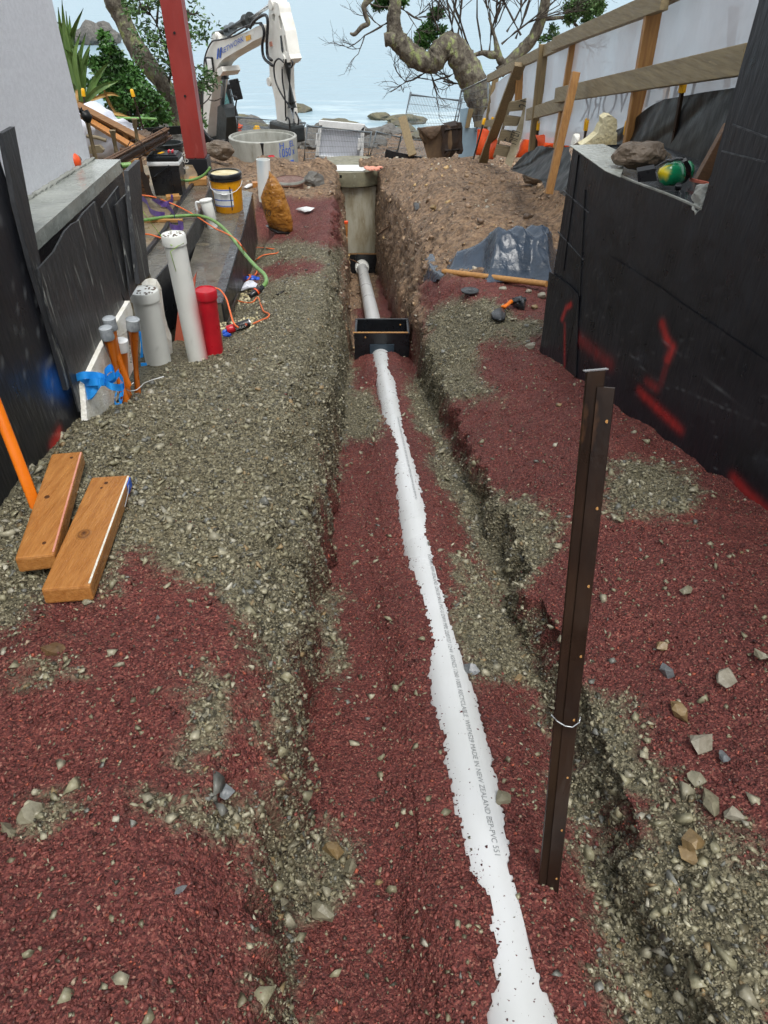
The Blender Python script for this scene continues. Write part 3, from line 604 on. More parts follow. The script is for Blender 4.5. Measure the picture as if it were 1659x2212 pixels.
for i, (p, r, c, lab, sq) in enumerate(SP):
    if r <= 0: continue
    g = gnd(p); tv, tf = T_sg[i % 8]; an = i*1.3; mb = MB().add([g+Vector(((a[0]*math.cos(an)-a[1]*math.sin(an))*r*.92, (a[0]*math.sin(an)+a[1]*math.cos(an))*r*.92, a[2]*r*sq*.95+r*.3*sq)) for a in tv], [tuple(int(k) for k in f) for f in tf])
    tag(mb.build('stone', SM[c]), lab or 'small loose stone lying on the scoria and gravel', 'stone', 'loose stones')

# ------------------------------------------------------------------ sea and shore
SEA = -4.1
def sea_mat():
    m = bpy.data.materials.new('sea_water'); m.use_nodes = True; t = m.node_tree; N = t.nodes; B = N['Principled BSDF']
    tc = N.new('ShaderNodeTexCoord'); 
    mp = N.new('ShaderNodeMapping'); mp.inputs['Scale'].default_value = (.35, 1.2, 1); t.links.new(tc.outputs['Object'], mp.inputs[0])
    n1 = N.new('ShaderNodeTexNoise'); n1.inputs['Scale'].default_value = .9; n1.inputs['Detail'].default_value = 8; t.links.new(mp.outputs[0], n1.inputs['Vector'])
    b = N.new('ShaderNodeBump'); b.inputs['Distance'].default_value = .35; b.inputs['Strength'].default_value = .5; t.links.new(n1.outputs['Fac'], b.inputs['Height']); t.links.new(b.outputs[0], B.inputs['Normal'])
    n2 = N.new('ShaderNodeTexNoise'); n2.inputs['Scale'].default_value = .5; n2.inputs['Detail'].default_value = 9; n2.inputs['Roughness'].default_value = .7; t.links.new(mp.outputs[0], n2.inputs['Vector'])
    sx = N.new('ShaderNodeSeparateXYZ'); t.links.new(tc.outputs['Object'], sx.inputs[0])
    mr = N.new('ShaderNodeMapRange'); mr.inputs['From Min'].default_value = 50; mr.inputs['From Max'].default_value = 33; mr.inputs['To Min'].default_value = -.32; mr.inputs['To Max'].default_value = .10; t.links.new(sx.outputs[1], mr.inputs[0])
    ad = N.new('ShaderNodeMath'); ad.operation = 'ADD'; t.links.new(mr.outputs[0], ad.inputs[0]); t.links.new(n2.outputs['Fac'], ad.inputs[1])
    m2 = N.new('ShaderNodeMapRange'); m2.inputs['From Min'].default_value = .5; m2.inputs['From Max'].default_value = .72; t.links.new(ad.outputs[0], m2.inputs[0])
    mx = N.new('ShaderNodeMix'); mx.data_type = 'RGBA'; mx.inputs['A'].default_value = (*H('92abb7'), 1); mx.inputs['B'].default_value = (*H('c6d6da'), 1); t.links.new(m2.outputs[0], mx.inputs[0])
    t.links.new(mx.outputs['Result'], B.inputs['Base Color']); B.inputs['Roughness'].default_value = .3; B.inputs['IOR'].default_value = 1.33; B.inputs['Specular IOR Level'].default_value = .3
    return m
s_ = 6000
sea = npmesh('sea', np.array([(-s_, 18, SEA), (s_, 18, SEA), (s_, s_, SEA), (-s_, s_, SEA)], float), np.array([[0, 1, 2, 3]]), sea_mat()); sea['kind'] = 'structure'
rb = random.Random(5)
for i in range(34):     # boulders between the fence and the water
    u = rb.random(); D = 18.5+u*13; x = rb.uniform(-.30, .03)*D + rb.uniform(-1, 1); r = rb.uniform(.35, .8)*(1+.25*u)*(.55 if x > -1.5 else 1)
    yel = D > 24 and rb.random() < .5; z = gz1(x, D)
    o = MB().rock((x, D, max(z, SEA-.25)+r*.15), r, seed=i, sub=3, amp=.35, sq=(1.25, .95, .62), rz=rb.random()*6).build('boulder', m_rocky if yel else m_rock, smooth=False)
    tag(o, None, 'boulder', 'yellow lichened shore boulders' if yel else 'dark shore boulders')
for grp, ph in (('yellow lichened shore boulders', 'yellow lichened boulder from the left at the water edge'), ('dark shore boulders', 'dark grey boulder from the left along the shore')):
    for i, o in enumerate(sorted([o for o in COL.objects if o.get('group') == grp], key=lambda o: o.location.x/o.location.y)):
        o['label'] = '%d%s %s' % (i+1, {1: 'st', 2: 'nd', 3: 'rd'}.get((i+1) % 10 if i not in (10, 11, 12) else 0, 'th'), ph)
for (p, r, D, l) in ((k3(860, 1030), .6, 33, 'low pale rock breaking the water right of the plank'), (k3(660, 1037), .4, 34, 'small flat rock in the foam left of the leaning plank'), (k3(310, 1000), .6, 32, 'rock peeking above the white framed panel'), (k2(1350, 1170), .5, 36, 'yellow rock in the surf right of the excavator arm'), (k2(665, 1085), .6, 33, 'grey rock in the water right of the cab mirror')):
    g = at(p, D); solo(MB().rock((g.x, D, SEA+.05), r, seed=int(D*7), sub=3, amp=.4, sq=(1.5, .9, .55)), 'sea_rock', l, 'rock', m_rocky)
isl = thing('rocky_islet', 'distant low rocky islet in the pale sea at upper left', 'islet', at(k1(760, 360), 66))
for i, (x, y, r) in enumerate(((690, 350, .9), (740, 345, 1.0), (790, 320, 1.2), (835, 330, 1.1), (655, 360, .7), (885, 355, .7))):
    g = at(k1(x, y), 66); MB().rock((g.x, 66+i % 2, SEA+.3), r, seed=70+i, sub=3, amp=.35, sq=(1.2, 1, .9 if i in (2, 3) else .55)).build('rock', m_rock, isl)
# ------------------------------------------------------------------ trench: pipe, boxes, post
V3 = Vector
def PA(D, t=0, h=0): return V3((float(xc(D))+t, D, float(pipe_z(D))+h))
def pipe_tube(d0, d1, r, name, mat, parent, n=40, seg=30, **k):
    return MB().tube([PA(d0+(d1-d0)*i/seg) for i in range(seg+1)], r, n).build(name, mat, parent, smooth=True, ang=50, **k)
pp = thing('drain_pipe', 'long white drain pipe half buried in red scoria along the trench', 'pipe', PA(.5))
pipe_tube(-.6, 5.275, PR, 'barrel', m_pvc, pp)
MB().tube([PA(2.21), PA(2.2), PA(2.06), PA(2.05)], [PR+.0005, PR+.002, PR+.002, PR+.0005], 40).build('socket', m_pvc, pp, smooth=True, ang=50)
_ax = (PA(1)-PA(0)).normalized()
def bendpipe(q):
    s = (q-PA(0)).dot(_ax); c = PA(0)+_ax*s; d = (q-c); return c + d.normalized()*(PR+.0012)
lat = _ax.cross(V3((0, 0, 1))).normalized(); upn = lat.cross(_ax).normalized()
lettering('pipe', PA(1.90)+upn*PR+lat*.008, -_ax, lat, .0125, m_ink, pp, width=1.28, bend=bendpipe)
lettering('pipe', PA(3.5)+upn*PR+lat*.008, -_ax, lat, .010, m_ink, pp, width=1.15, bend=bendpipe)
st = thing('drain_pipe', 'pale clean drain pipe running between the two black boxes', 'pipe', PA(8))
pipe_tube(5.545, 11.42, PR, 'barrel', m_pvc, st)
MB().tube([PA(11.2), PA(11.22), PA(11.36), PA(11.4)], [PR, PR+.03, PR+.035, PR+.035], 32).build('collar', m_pvcg, st, smooth=True, ang=50)
# plywood box across the trench
def boxd(D0, D1, w0, w1, zb, zt, name, label, front=True):
    c = PA((D0+D1)/2); g = thing(name, label, 'box', (c.x, D0, zb)); th = .018; a = float(xc(D0))
    ex = V3((1, -.0, 0)); 
    def panel(x0, x1, y0, y1, nm, z1=zt): return MB().cbox(((x0+x1)/2, (y0+y1)/2, (zb+z1)/2), (x1-x0, y1-y0, z1-zb), .002).build(nm, m_black, g)
    f = panel(a-w0, a+w1, D0, D0+th, 'front_panel'); 
    panel(a-w0+.001, a-w0+th+.001, D0+th+.001, D1-th-.001, 'side_panel', zt-.004); panel(a+w1-th-.001, a+w1-.001, D0+th+.001, D1-th-.001, 'side_panel', zt-.004)
    panel(a-w0, a+w1, D1-th, D1, 'back_panel', zt-.002)
    MB().box((a, D0+th/2, zt+.003), (w0+w1, th*.9, .005)).build('raw_top_edge', m_tim, f)
    z = float(pipe_z(D0))
    MB().cbox((a+.01, D0-.006, z+.04), (.2, .010, .16), .002).build('pipe_flange', m_bluep2, f)
    for sx, dy in ((-w0+.09, 0), (w1-.07, D1-D0-th-.002)):
        MB().lathe([(.008, 0), (.006, .002)], 10, (a+sx, D0-.0015+dy, zt-.035 if dy == 0 else zt-.05), Matrix.Rotation(math.pi/2, 3, 'X')).build('screw_head', m_tim, f)
    return g
m_bluep2 = M('dark_blue_flange', H('33434f'), H('28353f'), sc=6, rough=.4)
g = at((818, 720), 5.26)
boxd(5.26, 5.56, .215, .235, float(pipe_z(5.26))-.12, g.z, 'plywood_box', 'black plywood box round the pipe in the middle of trench')
g = thing('plywood_box', 'far black plywood box below the wet concrete shaft', 'box', PA(11.5)); z0 = at((790, 590), 11.45).z; z1 = at((790, 549), 11.45).z; a = float(xc(11.45))
for nm, x0, x1, zz0, zz1 in (('front_panel', -.21, -.10, z0, z1), ('front_panel', .06, .25, z0, z1), ('front_panel', -.10, .06, at((790, 573), 11.45).z, z1)):
    MB().cbox((a+(x0+x1)/2, 11.45, (zz0+zz1)/2), (x1-x0-.001, .018, zz1-zz0), .002).build(nm, m_black, g)
MB().cbox((a+.02, 11.56, (z0+z1)/2-.02), (.44, .018, z1-z0), .002).build('back_panel', m_black, g)
MB().box((a+.02, 11.45, z1+.004), (.46, .014, .006)).build('raw_top_edge', m_tim, g)
# access chamber with slab on top
ch = thing('access_chamber', 'stained concrete access chamber with round slab at the trench end', 'manhole', (float(xc(12.2)), 12.2, -2.6))
zl = at((760, 384), 11.62).z; cxm = at((758, 380), 12.1).x
MB().lathe([(.72, -2.9), (.72, zl-.16)], 64, (cxm, 12.38, 0)).build('shaft', M('stained_shaft', H('b7b3a2'), H('958b73'), H('d0d0c6'), sc=5, rough=.35, bump=.005, bsc=30, stretch=(1.5, 1.5, .45)), ch, smooth=True, ang=40)
MB().lathe([(.66, zl-.155), (.66, zl-.13)], 48, (cxm, 12.36, 0)).build('rubber_seal', m_black, ch, smooth=True, ang=40)
sl = MB().lathe([(.61, zl-.128), (.62, zl-.02), (.59, zl+.06), (.59, zl+.075)], 48, (cxm, 12.18, 0)).build('slab', M('mossy_concrete', H('84806a'), H('6d6a58'), H('9a9784'), sc=6, rough=.45, bump=.004, bsc=40), ch, smooth=True, ang=40)
for k in range(3): MB().box((cxm+.02+k*.03, 11.603, zl-.05-.01*k), (.008, .004, .08+.02*k)).build('paint_drip', m_redp if k == 1 else m_pink, sl)
sh = [onz(p, zl+.08) for p in L_(q1, (130, 725), (215, 668), (630, 668), (520, 728))]
solo(MB().prism(sh, (0, 0, .008)), 'cover_sheet', 'white wet sheet lying on the round chamber slab', 'sheet', m_white)
MB_ = MB()
for i in range(7): MB_.rock(onz(q1(550+i*22, 690+(i % 3)*9), zl+.14)+V3((0, 0, .0)), .05, seed=i, sub=1, sq=(1.3, 1, .5))
solo(MB_, 'paper_scrap', 'crumpled pink paper scrap on the chamber slab', 'paper', m_pink)
# black cloth hanging on the slab
mb = MB(); cl = L_(q1, (90, 775), (130, 735), (180, 722), (210, 745), (300, 770), (300, 800), (230, 785), (170, 768)); mb.inflate([at(p, 11.5) for p in cl], (0, -1, .3), .05, 4, .03, 3)
solo(mb, 'plastic_scrap', 'black plastic scrap at the left of the chamber slab', 'plastic', m_poly)

# steel Y post in the trench
g = gnd((1172, 1925)); base = V3((.33, .60, g.z-.05)); top = at((1292, 800), .865)
pst = thing('steel_post', 'tall dark steel fence post driven into the trench beside the pipe', 'post', base)
d = (top-base).normalized(); fx = V3((1, .25, 0)); fx = (fx-d*fx.dot(d)).normalized(); fy = d.cross(fx)
def flange(o0, o1, th, tcut):
    e = (o1-o0).normalized(); n = d.cross(e).normalized()*th/2; tp = top-d*tcut
    mb = MB(); vs = [base+o0-n, base+o0+n, base+o1+n, base+o1-n, tp+o0-n, tp+o0+n, tp+o1+n, tp+o1-n]
    return mb.add(vs, [(0, 1, 2, 3), (4, 7, 6, 5), (0, 4, 5, 1), (1, 5, 6, 2), (2, 6, 7, 3), (3, 7, 4, 0)])
O = V3((0, 0, 0))
flange(-fx*.017, fx*.010, .005, 0).build('flange', m_rust, pst)
w = flange(O+fy*-.003, fx*.018-fy*.018, .005, .022).build('web', m_rust, pst)
flange(fx*.009, fx*.0098, .006, -.0005).build('edge_bead', m_rust, pst)
MB().box(top+d*.001-fx*.004, (.036, .006, .0016), mat=Matrix((fx, fy, d)).transposed()).build('cut_top', m_silver, pst)
for k in range(8):
    p = top-d*(.07+k*.135)+fx*.012-fy*.0165
    MB().lathe([(.0028, 0), (.0024, .0008)], 10, p, Matrix((fx, d, -fy+fx*.3)).transposed()).build('hole', m_tim, w)
wp = top-d*.60
MB().tube([wp-fx*.026-fy*.004, wp-fx*.018-fy*.014-d*.008, wp-fx*.006-fy*.020-d*.016, wp+fx*.006-fy*.024-d*.018, wp+fx*.017-fy*.026-d*.008, wp+fx*.02-fy*.022], .0013, 6).build('wire', m_silver, pst, smooth=True)
# timber stake, roots, sticks
def stake(p0, p1, D, w, h, mat, name, label, cat='stake', group=None, ext=.1, D1=None):
    a, b = at(p0, D), at(p1, D1 or D); a = a-(b-a).normalized()*ext; t = thing(name, label, cat, a, group)
    MB().beam(a, b, w, h, up=(0, -1, .01), b=.003).build('shaft', mat, t); return t, b
t_, b_ = stake(k7(372, 800), k7(377, 604), 9.8, .07, .05, m_timwet, 'timber_stake', 'orange topped timber stake in the trench side below the scoria')
MB().cbox(b_+V3((0, 0, .006)), (.074, .054, .03), .004).build('painted_top', m_orfab, t_)
for i, (pts, D) in enumerate((([(740, 515), (800, 545), (870, 583)], 9.2), ([(645, 710), (690, 670), (750, 625)], 9.6), ([(410, 905), (440, 915), (490, 940)], 11.0), ([(890, 1420), (950, 1415), (1005, 1420)], 5.9), ([(910, 1505), (960, 1500), (1020, 1505)], 5.85), ([(940, 1440), (985, 1480), (1020, 1490)], 5.9))):
    solo(MB().tube([at(k7(*p), D-.25*k) for k, p in enumerate(pts)], [.012, .011, .007] if i < 3 else [.006, .008, .004], 6), 'stick' if i < 2 else 'root', ['thin brown stick on the upper trench bank', 'thin stick lying low on the dark trench bank', 'bent root above the far pipe collar', 'upper bare root poking out right of the plywood box', 'lower bare root poking out right of the plywood box', 'forked bare root between the two roots by the plywood box'][i], 'stick' if i < 2 else 'root', m_timdk, smooth=True)

# ------------------------------------------------------------------ right retaining wall
rw = thing('retaining_wall', 'tall black coated block retaining wall on the right', 'wall', (.9, 3.6, gz1(.9, 3.6)))
WD = V3((.2265, -1, 0)).normalized(); WN = V3((-WD.y, WD.x, 0)); WN = V3((1, .2265, 0)).normalized(); P0 = V3((.89, 3.6, 0))
ztop = at((1235, 317), 3.6).z; zlow = -.45; Lh = 3.9; sH = 1.055/1.0
s_step = (2.57-3.6)/WD.y
def wallgrid(s0, s1, za, zb, ztopf=None, step=.011, paint=True, off=0):
    ns = int((s1-s0)/step)+1; nz_ = int((zb-za)/step)+1; S = np.linspace(s0, s1, ns); Zr = np.linspace(0, 1, nz_)
    SS, ZZ_ = np.meshgrid(S, Zr); zt = zb if ztopf is None else ztopf(SS); Z_ = za+(zt-za)*ZZ_
    Pw = np.stack([P0.x+WD.x*SS-WN.x*off, P0.y+WD.y*SS-WN.y*off, Z_], -1); return SS, Z_, Pw
def segd(X, Y, a, b):
    ax_, ay = a; bx, by = b; vx, vy = bx-ax_, by-ay; t = np.clip(((X-ax_)*vx+(Y-ay)*vy)/(vx*vx+vy*vy+1e-9), 0, 1); return np.hypot(X-ax_-t*vx, Y-ay-t*vy)
def wallpt(p):
    q = onp(p, P0, WN); return ((q-P0).dot(WD), q.z)
def gridobj(Pw, name, mat, parent, attrs):
    h, w_ = Pw.shape[:2]; ix = np.arange(h*w_).reshape(h, w_); F = np.stack([ix[:-1, :-1], ix[:-1, 1:], ix[1:, 1:], ix[1:, :-1]], -1).reshape(-1, 4)
    o = npmesh(name, Pw.reshape(-1, 3), F, mat, smooth=True); put(o, parent)
    for k, v in attrs.items():
        a = o.data.attributes.new(k, 'FLOAT', 'POINT'); a.data.foreach_set('value', np.asarray(v, np.float32).ravel())
    return o
marks = [([k8(400, 1200), k8(425, 1130), k8(455, 1110)], .012, 1), ([k8(415, 1230), k8(415, 1500)], .010, .6), ([k8(490, 1320), k8(600, 1410), k8(690, 1480)], .028, .34), ([k8(1010, 1230), k8(1035, 1320), k8(1075, 1375), k8(1040, 1455)], .015, 1),
         ([kC(870, 565), kC(1000, 690), kC(1120, 800)], .018, .95), ([kC(915, 505), kC(975, 545)], .017, .55), ([kC(1030, 420), kC(1000, 520)], .012, .35), ([kC(1450, 1100), kC(1560, 1220), kC(1700, 1330)], .018, .9)]
def paintf(SS, Z_):
    red = np.zeros_like(SS)
    for pts, r, k in marks:
        w2 = [wallpt(p) for p in pts]
        d = np.min([segd(SS, Z_, w2[i], w2[i+1]) for i in range(len(w2)-1)], axis=0)
        r = r*1.2; red = np.maximum(red, .72*k*np.exp(-(d/r)**2*1.0)*(.55+.7*vn(SS*150, Z_*10, 4)))
    pale = .28*np.clip((vn(SS*180, Z_*180, 9)-.9)*9, 0, 1)*np.clip(1.0-(Z_-.1)*.9, .25, 1)
    for (a, b) in ((kC(790, 310), kC(930, 470)), (kC(930, 470), kC(1660, 780)), (kC(1000, 240), kC(1660, 800))): pale = np.maximum(pale, .35*np.exp(-(segd(SS, Z_, wallpt(a), wallpt(b))/.0025)**2)*vn(SS*30, Z_*30, 2))
    return {'red': np.clip(red, 0, 1), 'pale': pale, 'blue': np.zeros_like(SS)}
topf = lambda S: ztop + .0*S - .025*np.exp(-((S-.45)/.35)**2)
# lower part: face, ledge, end; upper part; lapped sheets stand a few mm proud
SS, Z_, Pw = wallgrid(0, s_step, zlow, ztop, topf); gridobj(Pw, 'face', m_memb, rw, paintf(SS, Z_))
SS, Z_, Pw = wallgrid(s_step, Lh, zlow, 2.4, step=.024); gridobj(Pw, 'upper_face', m_memb, rw, paintf(SS, Z_))
lapline = [wallpt(p) for p in L_(k8, (440, 1000), (500, 1050), (690, 800), (1140, 1110), (1700, 1480))]
# lower lapped sheet
lw = [wallpt(p) for p in L_(k8, (515, 1060), (520, 850), (690, 812), (1000, 1005), (1140, 1110), (1700, 1490))]
S_ = np.linspace(lw[0][0], Lh, 190)
zl_ = np.interp(S_, [q[0] for q in lw[1:]], [q[1] for q in lw[1:]]); SSg, Tg = np.meshgrid(S_, np.linspace(0, 1, 90)); Z_ = zlow+(zl_[None]-zlow)*Tg
Pw = np.stack([P0.x+WD.x*SSg-WN.x*.004, P0.y+WD.y*SSg-WN.y*.004, Z_], -1); gridobj(Pw, 'lower_membrane', m_memb, rw, paintf(SSg, Z_))
mb = MB(); e0 = P0+V3((0, 0, 0)); th = .42
def wp(s, n, z): q = P0+WD*s+WN*n; return V3((q.x, q.y, z))
# top of the low part (wet concrete ledge), slightly dished
ns = 24; nn = 8; vs = []; fs = []
for i in range(ns+1):
    for j in range(nn+1):
        s = s_step*i/ns; vs.append(wp(s, th*j/nn, float(topf(np.array(s)))+.002-.012*math.sin(math.pi*j/nn)*math.sin(math.pi*min(1, i/ns+.2))))
for i in range(ns):
    for j in range(nn): fs.append((i*(nn+1)+j, (i+1)*(nn+1)+j, (i+1)*(nn+1)+j+1, i*(nn+1)+j+1))
mw = M('wet_black_ledge', H('3b3f42'), H('26282b'), H('9aa0a0'), sc=7, rough=.1, bump=.002, bsc=25, rvar=.09, ramp=(.45, .64))
mb.add(vs, fs).build('ledge', mw, rw, smooth=True)
lipm = MB()
for i in range(ns):
    if i > 6: lipm.beam(wp(s_step*i/ns, .004, float(topf(np.array(s_step*i/ns)))+.004), wp(s_step*(i+1)/ns, .004, float(topf(np.array(s_step*(i+1)/ns)))+.004), .012, .006)
lipm.build('ledge_rim', m_concrete, rw)
cap = [onp(p, (0, 0, ztop+.004), (0, 0, 1)) for p in L_(k8, (430, 128), (640, 120), (790, 190), (745, 325), (650, 285))]
MB().prism([V3((p.x, p.y, ztop+.003)) for p in cap], (0, 0, .003)).build('concrete_patch', m_ledge, rw)
MB().add([wp(0, -.001, zlow), wp(0, th, zlow), wp(0, th, ztop), wp(0, -.001, ztop)], [(0, 1, 2, 3)]).build('end_face', m_blackc, rw)
MB().add([wp(s_step, 0, ztop-.2), wp(s_step, th+.6, ztop-.2), wp(s_step, th+.6, 2.4), wp(s_step, 0, 2.4)], [(0, 1, 2, 3)]).build('step_face', m_blackc, rw)
MB().add([wp(0, th, zlow), wp(s_step, th, zlow), wp(s_step, th, ztop), wp(0, th, ztop)], [(0, 1, 2, 3)]).build('back_face', m_blackc, rw)
m_galvd = M('grey_joint', H('55585b'), H('33363a'), H('7a7d80'), sc=40, rough=.5)
# block joints of the end pier: mortar lines in a paler grey than the coating
for (a, b) in ((k8(392, 405), k8(555, 545)), (k8(360, 660), k8(518, 835))):
    s0, z0 = wallpt(a); s1, z1 = wallpt(b); MB().beam(wp(s0, -.001, z0), wp(s1, -.001, z1), .005, .005).build('mortar_joint', m_galvd, rw)
mj = M('dark_joint_groove', H('1a1b1d'), H('141517'), sc=4, rough=.6)  # near black colour for the vertical joints and the column's bolt holes
for (a, b) in ((k8(490, 185), k8(395, 900)), (k8(530, 400), k8(495, 1060))):
    s0, z0 = wallpt(a); s1, z1 = wallpt(b); MB().beam(wp(s0, -.003, z0), wp(s1, -.003, z1), .005, .006).build('vertical_joint', mj, rw)
for (a, b) in ((q3(1335, 455), q3(1659, 575)), (q3(1240, 700), q3(1640, 800))):
    s0, z0 = wallpt(a); s1, z1 = wallpt(b); MB().beam(wp(max(s0, s_step+.002), -.0005, z0), wp(s1, -.0005, z1), .005, .005).build('mortar_joint', m_galvd, rw)
pts = [wallpt(p) for p in L_(k8, (318, 905), (440, 990), (500, 1055), (480, 1560), (265, 1380))]
MB().prism([wp(s, -.012, z) for s, z in pts], WN*.004).build('lapped_sheet', m_blackc, rw)
Sg, Tg = np.meshgrid(np.linspace(.002, pts[2][0], 60), np.linspace(0, 1, 110)); zt_s = np.interp(Sg, [q[0] for q in pts[:3]], [q[1] for q in pts[:3]]); Zg = zlow+(zt_s-.003-zlow)*Tg
gridobj(np.stack([P0.x+WD.x*Sg-WN.x*.0135, P0.y+WD.y*Sg-WN.y*.0135, Zg], -1), 'lapped_sheet', m_memb, rw, paintf(Sg, Zg))
# things on the ledge
r_ = at(q3(490, 830), 2.98); zt_ = ztop-.005
solo(MB().rock(onz(q3(485, 905), zt_)+V3((0, .05, .055)), .105, seed=12, sub=4, amp=.25, sq=(1.05, .6, .58), rz=.1), 'rock', 'muddy brown rock lying on the wet wall ledge beside earmuffs', 'rock', m_brownrock)
solo(MB().rock(onz(q3(1050, 1240), zt_)+V3((.03, .02, .03)), .07, seed=31, sub=4, amp=.35, sq=(.9, .7, .85)), 'concrete_lump', 'pale broken concrete lump against the tall black wall', 'concrete', m_concrete)
em = thing('earmuffs', 'green and yellow ear defenders lying on the wet wall ledge', 'earmuffs', onz(q3(800, 1025), zt_))
Dm = onz(q3(800, 1030), zt_).y
cupp = [at(p, Dm) for p in L_(q3, (640, 900), (660, 860), (720, 815), (790, 790), (860, 795), (895, 830), (908, 900), (900, 960), (860, 1000), (780, 1022), (700, 1020), (655, 980))]
mb = MB().inflate(cupp, (-.35, -1, .15), .048, 7); vs = np.array([tuple(v) for v in mb.v]); pj = project(vs[:, 0], vs[:, 1], vs[:, 2]); ux = (pj[0]-1269)/.235; uy = (pj[1]-162)/.235
yl = np.clip(1.2-np.hypot((ux-690)/66, (uy-890)/62)+.5*(vn(ux/14, uy/14, 3)-.5), 0, 1); yl = np.clip(yl*4, 0, 1)
mb.build('cup', m_green, em, smooth=True, attrs={'yel': yl})
seal = [at(p, Dm+.05) for p in L_(q3, (880, 800), (920, 785), (955, 850), (950, 930), (905, 985), (860, 1005), (900, 940), (905, 860))]
MB().prism(seal, (.01, .05, 0)).build('ear_cushion', m_black, em)
cup2 = [at(p, Dm+.1) for p in L_(q3, (905, 790), (945, 785), (980, 820), (988, 870), (975, 930), (945, 955), (915, 900))]
MB().inflate(cup2, (.4, 1, 0), .04, 5).build('cup', m_green, em, smooth=True, attrs={'yel': np.zeros(5*7+1+4*7+1)})
MB().tube([at(p, Dm-.02+.03*i/4) for i, p in enumerate(L_(q3, (625, 880), (640, 840), (690, 810), (770, 785), (860, 772)))], .0035, 8).build('wire_arm', m_black, em, smooth=True)
band = MB(); bt = [at(p, Dm-.03+.012*i) for i, p in enumerate(L_(q3, (600, 900), (530, 925), (465, 935), (470, 985)))]
bl_ = [at(p, Dm-.03) for p in L_(q3, (460, 890), (620, 860), (640, 975), (465, 985))]
band.prism(bl_, (.0, .02, .01)).build('headband', m_black, em)
for px_ in ((760, 785), (845, 770)): MB().rock(at(q3(*px_), Dm-.02), .012, seed=2, sub=2, amp=.1, sq=(1.3, 1, .6)).build('hinge', m_black, em, smooth=True)
MB().tube([onz(q3(835, 1035), zt_+.006), onz(q3(835, 1018), zt_+.02)], .012, 10).build('pivot', m_black, em, smooth=True)

# ------------------------------------------------------------------ left: near black wall, house, leaning boards
lw_ = thing('retaining_wall', 'near black coated block wall at the left edge', 'wall', (-1.16, 2.29, gz1(-1.16, 2.2)))
S_, Z_ = np.meshgrid(np.linspace(-.5, 2.29, 150), np.linspace(-.5, 1.5, 90))
def lpt(p): q = onx(p, -1.16); return (q.y, q.z)
r0 = np.exp(-(segd(S_, Z_, lpt(kA(350, 980)), lpt(kA(395, 890)))/.022)**2)
b0 = .75*np.exp(-(segd(S_, Z_, lpt(kA(330, 540)), lpt(kA(440, 560)))/.05)**2)
pl = .45*np.clip((vn(S_*90, Z_*90, 9)-.86)*8, 0, 1); pl = np.maximum(pl, .5*np.exp(-(segd(S_, Z_, lpt(kA(270, 500)), lpt(kA(370, 350)))/.003)**2)); pl = np.maximum(pl, .5*np.exp(-(segd(S_, Z_, lpt(kA(300, 470)), lpt(kA(345, 550)))/.004)**2))
Pw = np.stack([np.full_like(S_, -1.16), S_, Z_], -1); gridobj(Pw, 'face', m_memb, lw_, {'red': r0, 'blue': b0, 'pale': pl})
MB().add([(-1.16, 2.29, -.5), (-1.5, 2.29, -.5), (-1.5, 2.29, 1.5), (-1.16, 2.29, 1.5)], [(0, 1, 2, 3)]).build('end_face', m_blackc, lw_)
MB().add([(-1.16, 2.29, 1.5), (-1.5, 2.29, 1.5), (-1.5, -.5, 1.5), (-1.16, -.5, 1.5)], [(0, 1, 2, 3)]).build('top_face', m_concrete, lw_)
bpts = [onx(p, -1.135) for p in L_(k5, (22, 68), (122, 12), (225, 560), (345, 1180), (455, 1720), (600, 2150), (560, 2200), (410, 1659), (270, 1190), (130, 640))]
solo(MB().prism(bpts, (-.016, 0, 0)), 'narrow_board', 'tall narrow dark scuffed board leaning at the near wall end', 'board', m_ply)
hz = at(k5(1000, 285), 3.46).z
hs = thing('house', 'white plastered house wall on a concrete foundation ledge', 'house', (-1.36, 3.46, hz))
hx0 = at(k5(750, 275), 3.46).x; hx1 = at(k5(225, 560), 2.9).x
MB().prism([(hx0, 3.46, hz+.001), (hx1-.1*(hx1-hx0), 2.2, hz+.001), (hx1, 1.0, hz+.001), (-5, 1.0, hz+.001), (-5, 3.46, hz+.001)], (0, 0, 4)).build('plaster_wall', m_plaster, hs)
ex = at(k5(1000, 285), 3.46).x
le = MB().prism([(ex, 3.46, hz-.05), (-1.168, 2.30, hz-.05), (-5, 2.3, hz-.05), (-5, 3.46, hz-.05)], (0, 0, .05)).build('ledge', m_ledge, hs)
MB().prism([(ex-.004, 3.456, .31), (-1.172, 2.305, .31), (-3, 2.305, .31), (-3, 3.456, .31)], (0, 0, hz-.05-.31)).build('foundation', m_blackc, hs)
mort = MB()
for i in range(60):
    t = i/60; mort.rock((hx0+(hx1-.1*(hx1-hx0)-hx0)*t+.012, 3.45+(2.3-3.45)*t, hz+.004), RNG.uniform(.008, .02), seed=i, sub=1, sq=(1, 2, .6))
mort.build('mortar_fillet', m_concrete, hs)
oc = at(k5(605, 300), 3.0); zz = hz+.03
cap_ = thing('pipe_end', 'short pipe with orange rubber sleeve on the house ledge', 'pipe', onz(k5(605, 335), hz))
p0, p1 = onz(k5(560, 320), hz+.02), onz(k5(662, 275), hz+.03)
MB().tube([p0, p0+(p1-p0)*.999], .011, 14).build('stub', m_pvcg, cap_, smooth=True, ang=40, attrs={'red': np.zeros(28), 'blue': np.zeros(28), 'dirt': np.ones(28)})
MB().tube([p0+(p1-p0)*t for t in (.12, .2, .3, .42, .55, .7, .82)], [.018, .024, .03, .034, .034, .03, .022], 18).build('sleeve', m_rocket2 if False else m_orfab, cap_, smooth=True, ang=40)
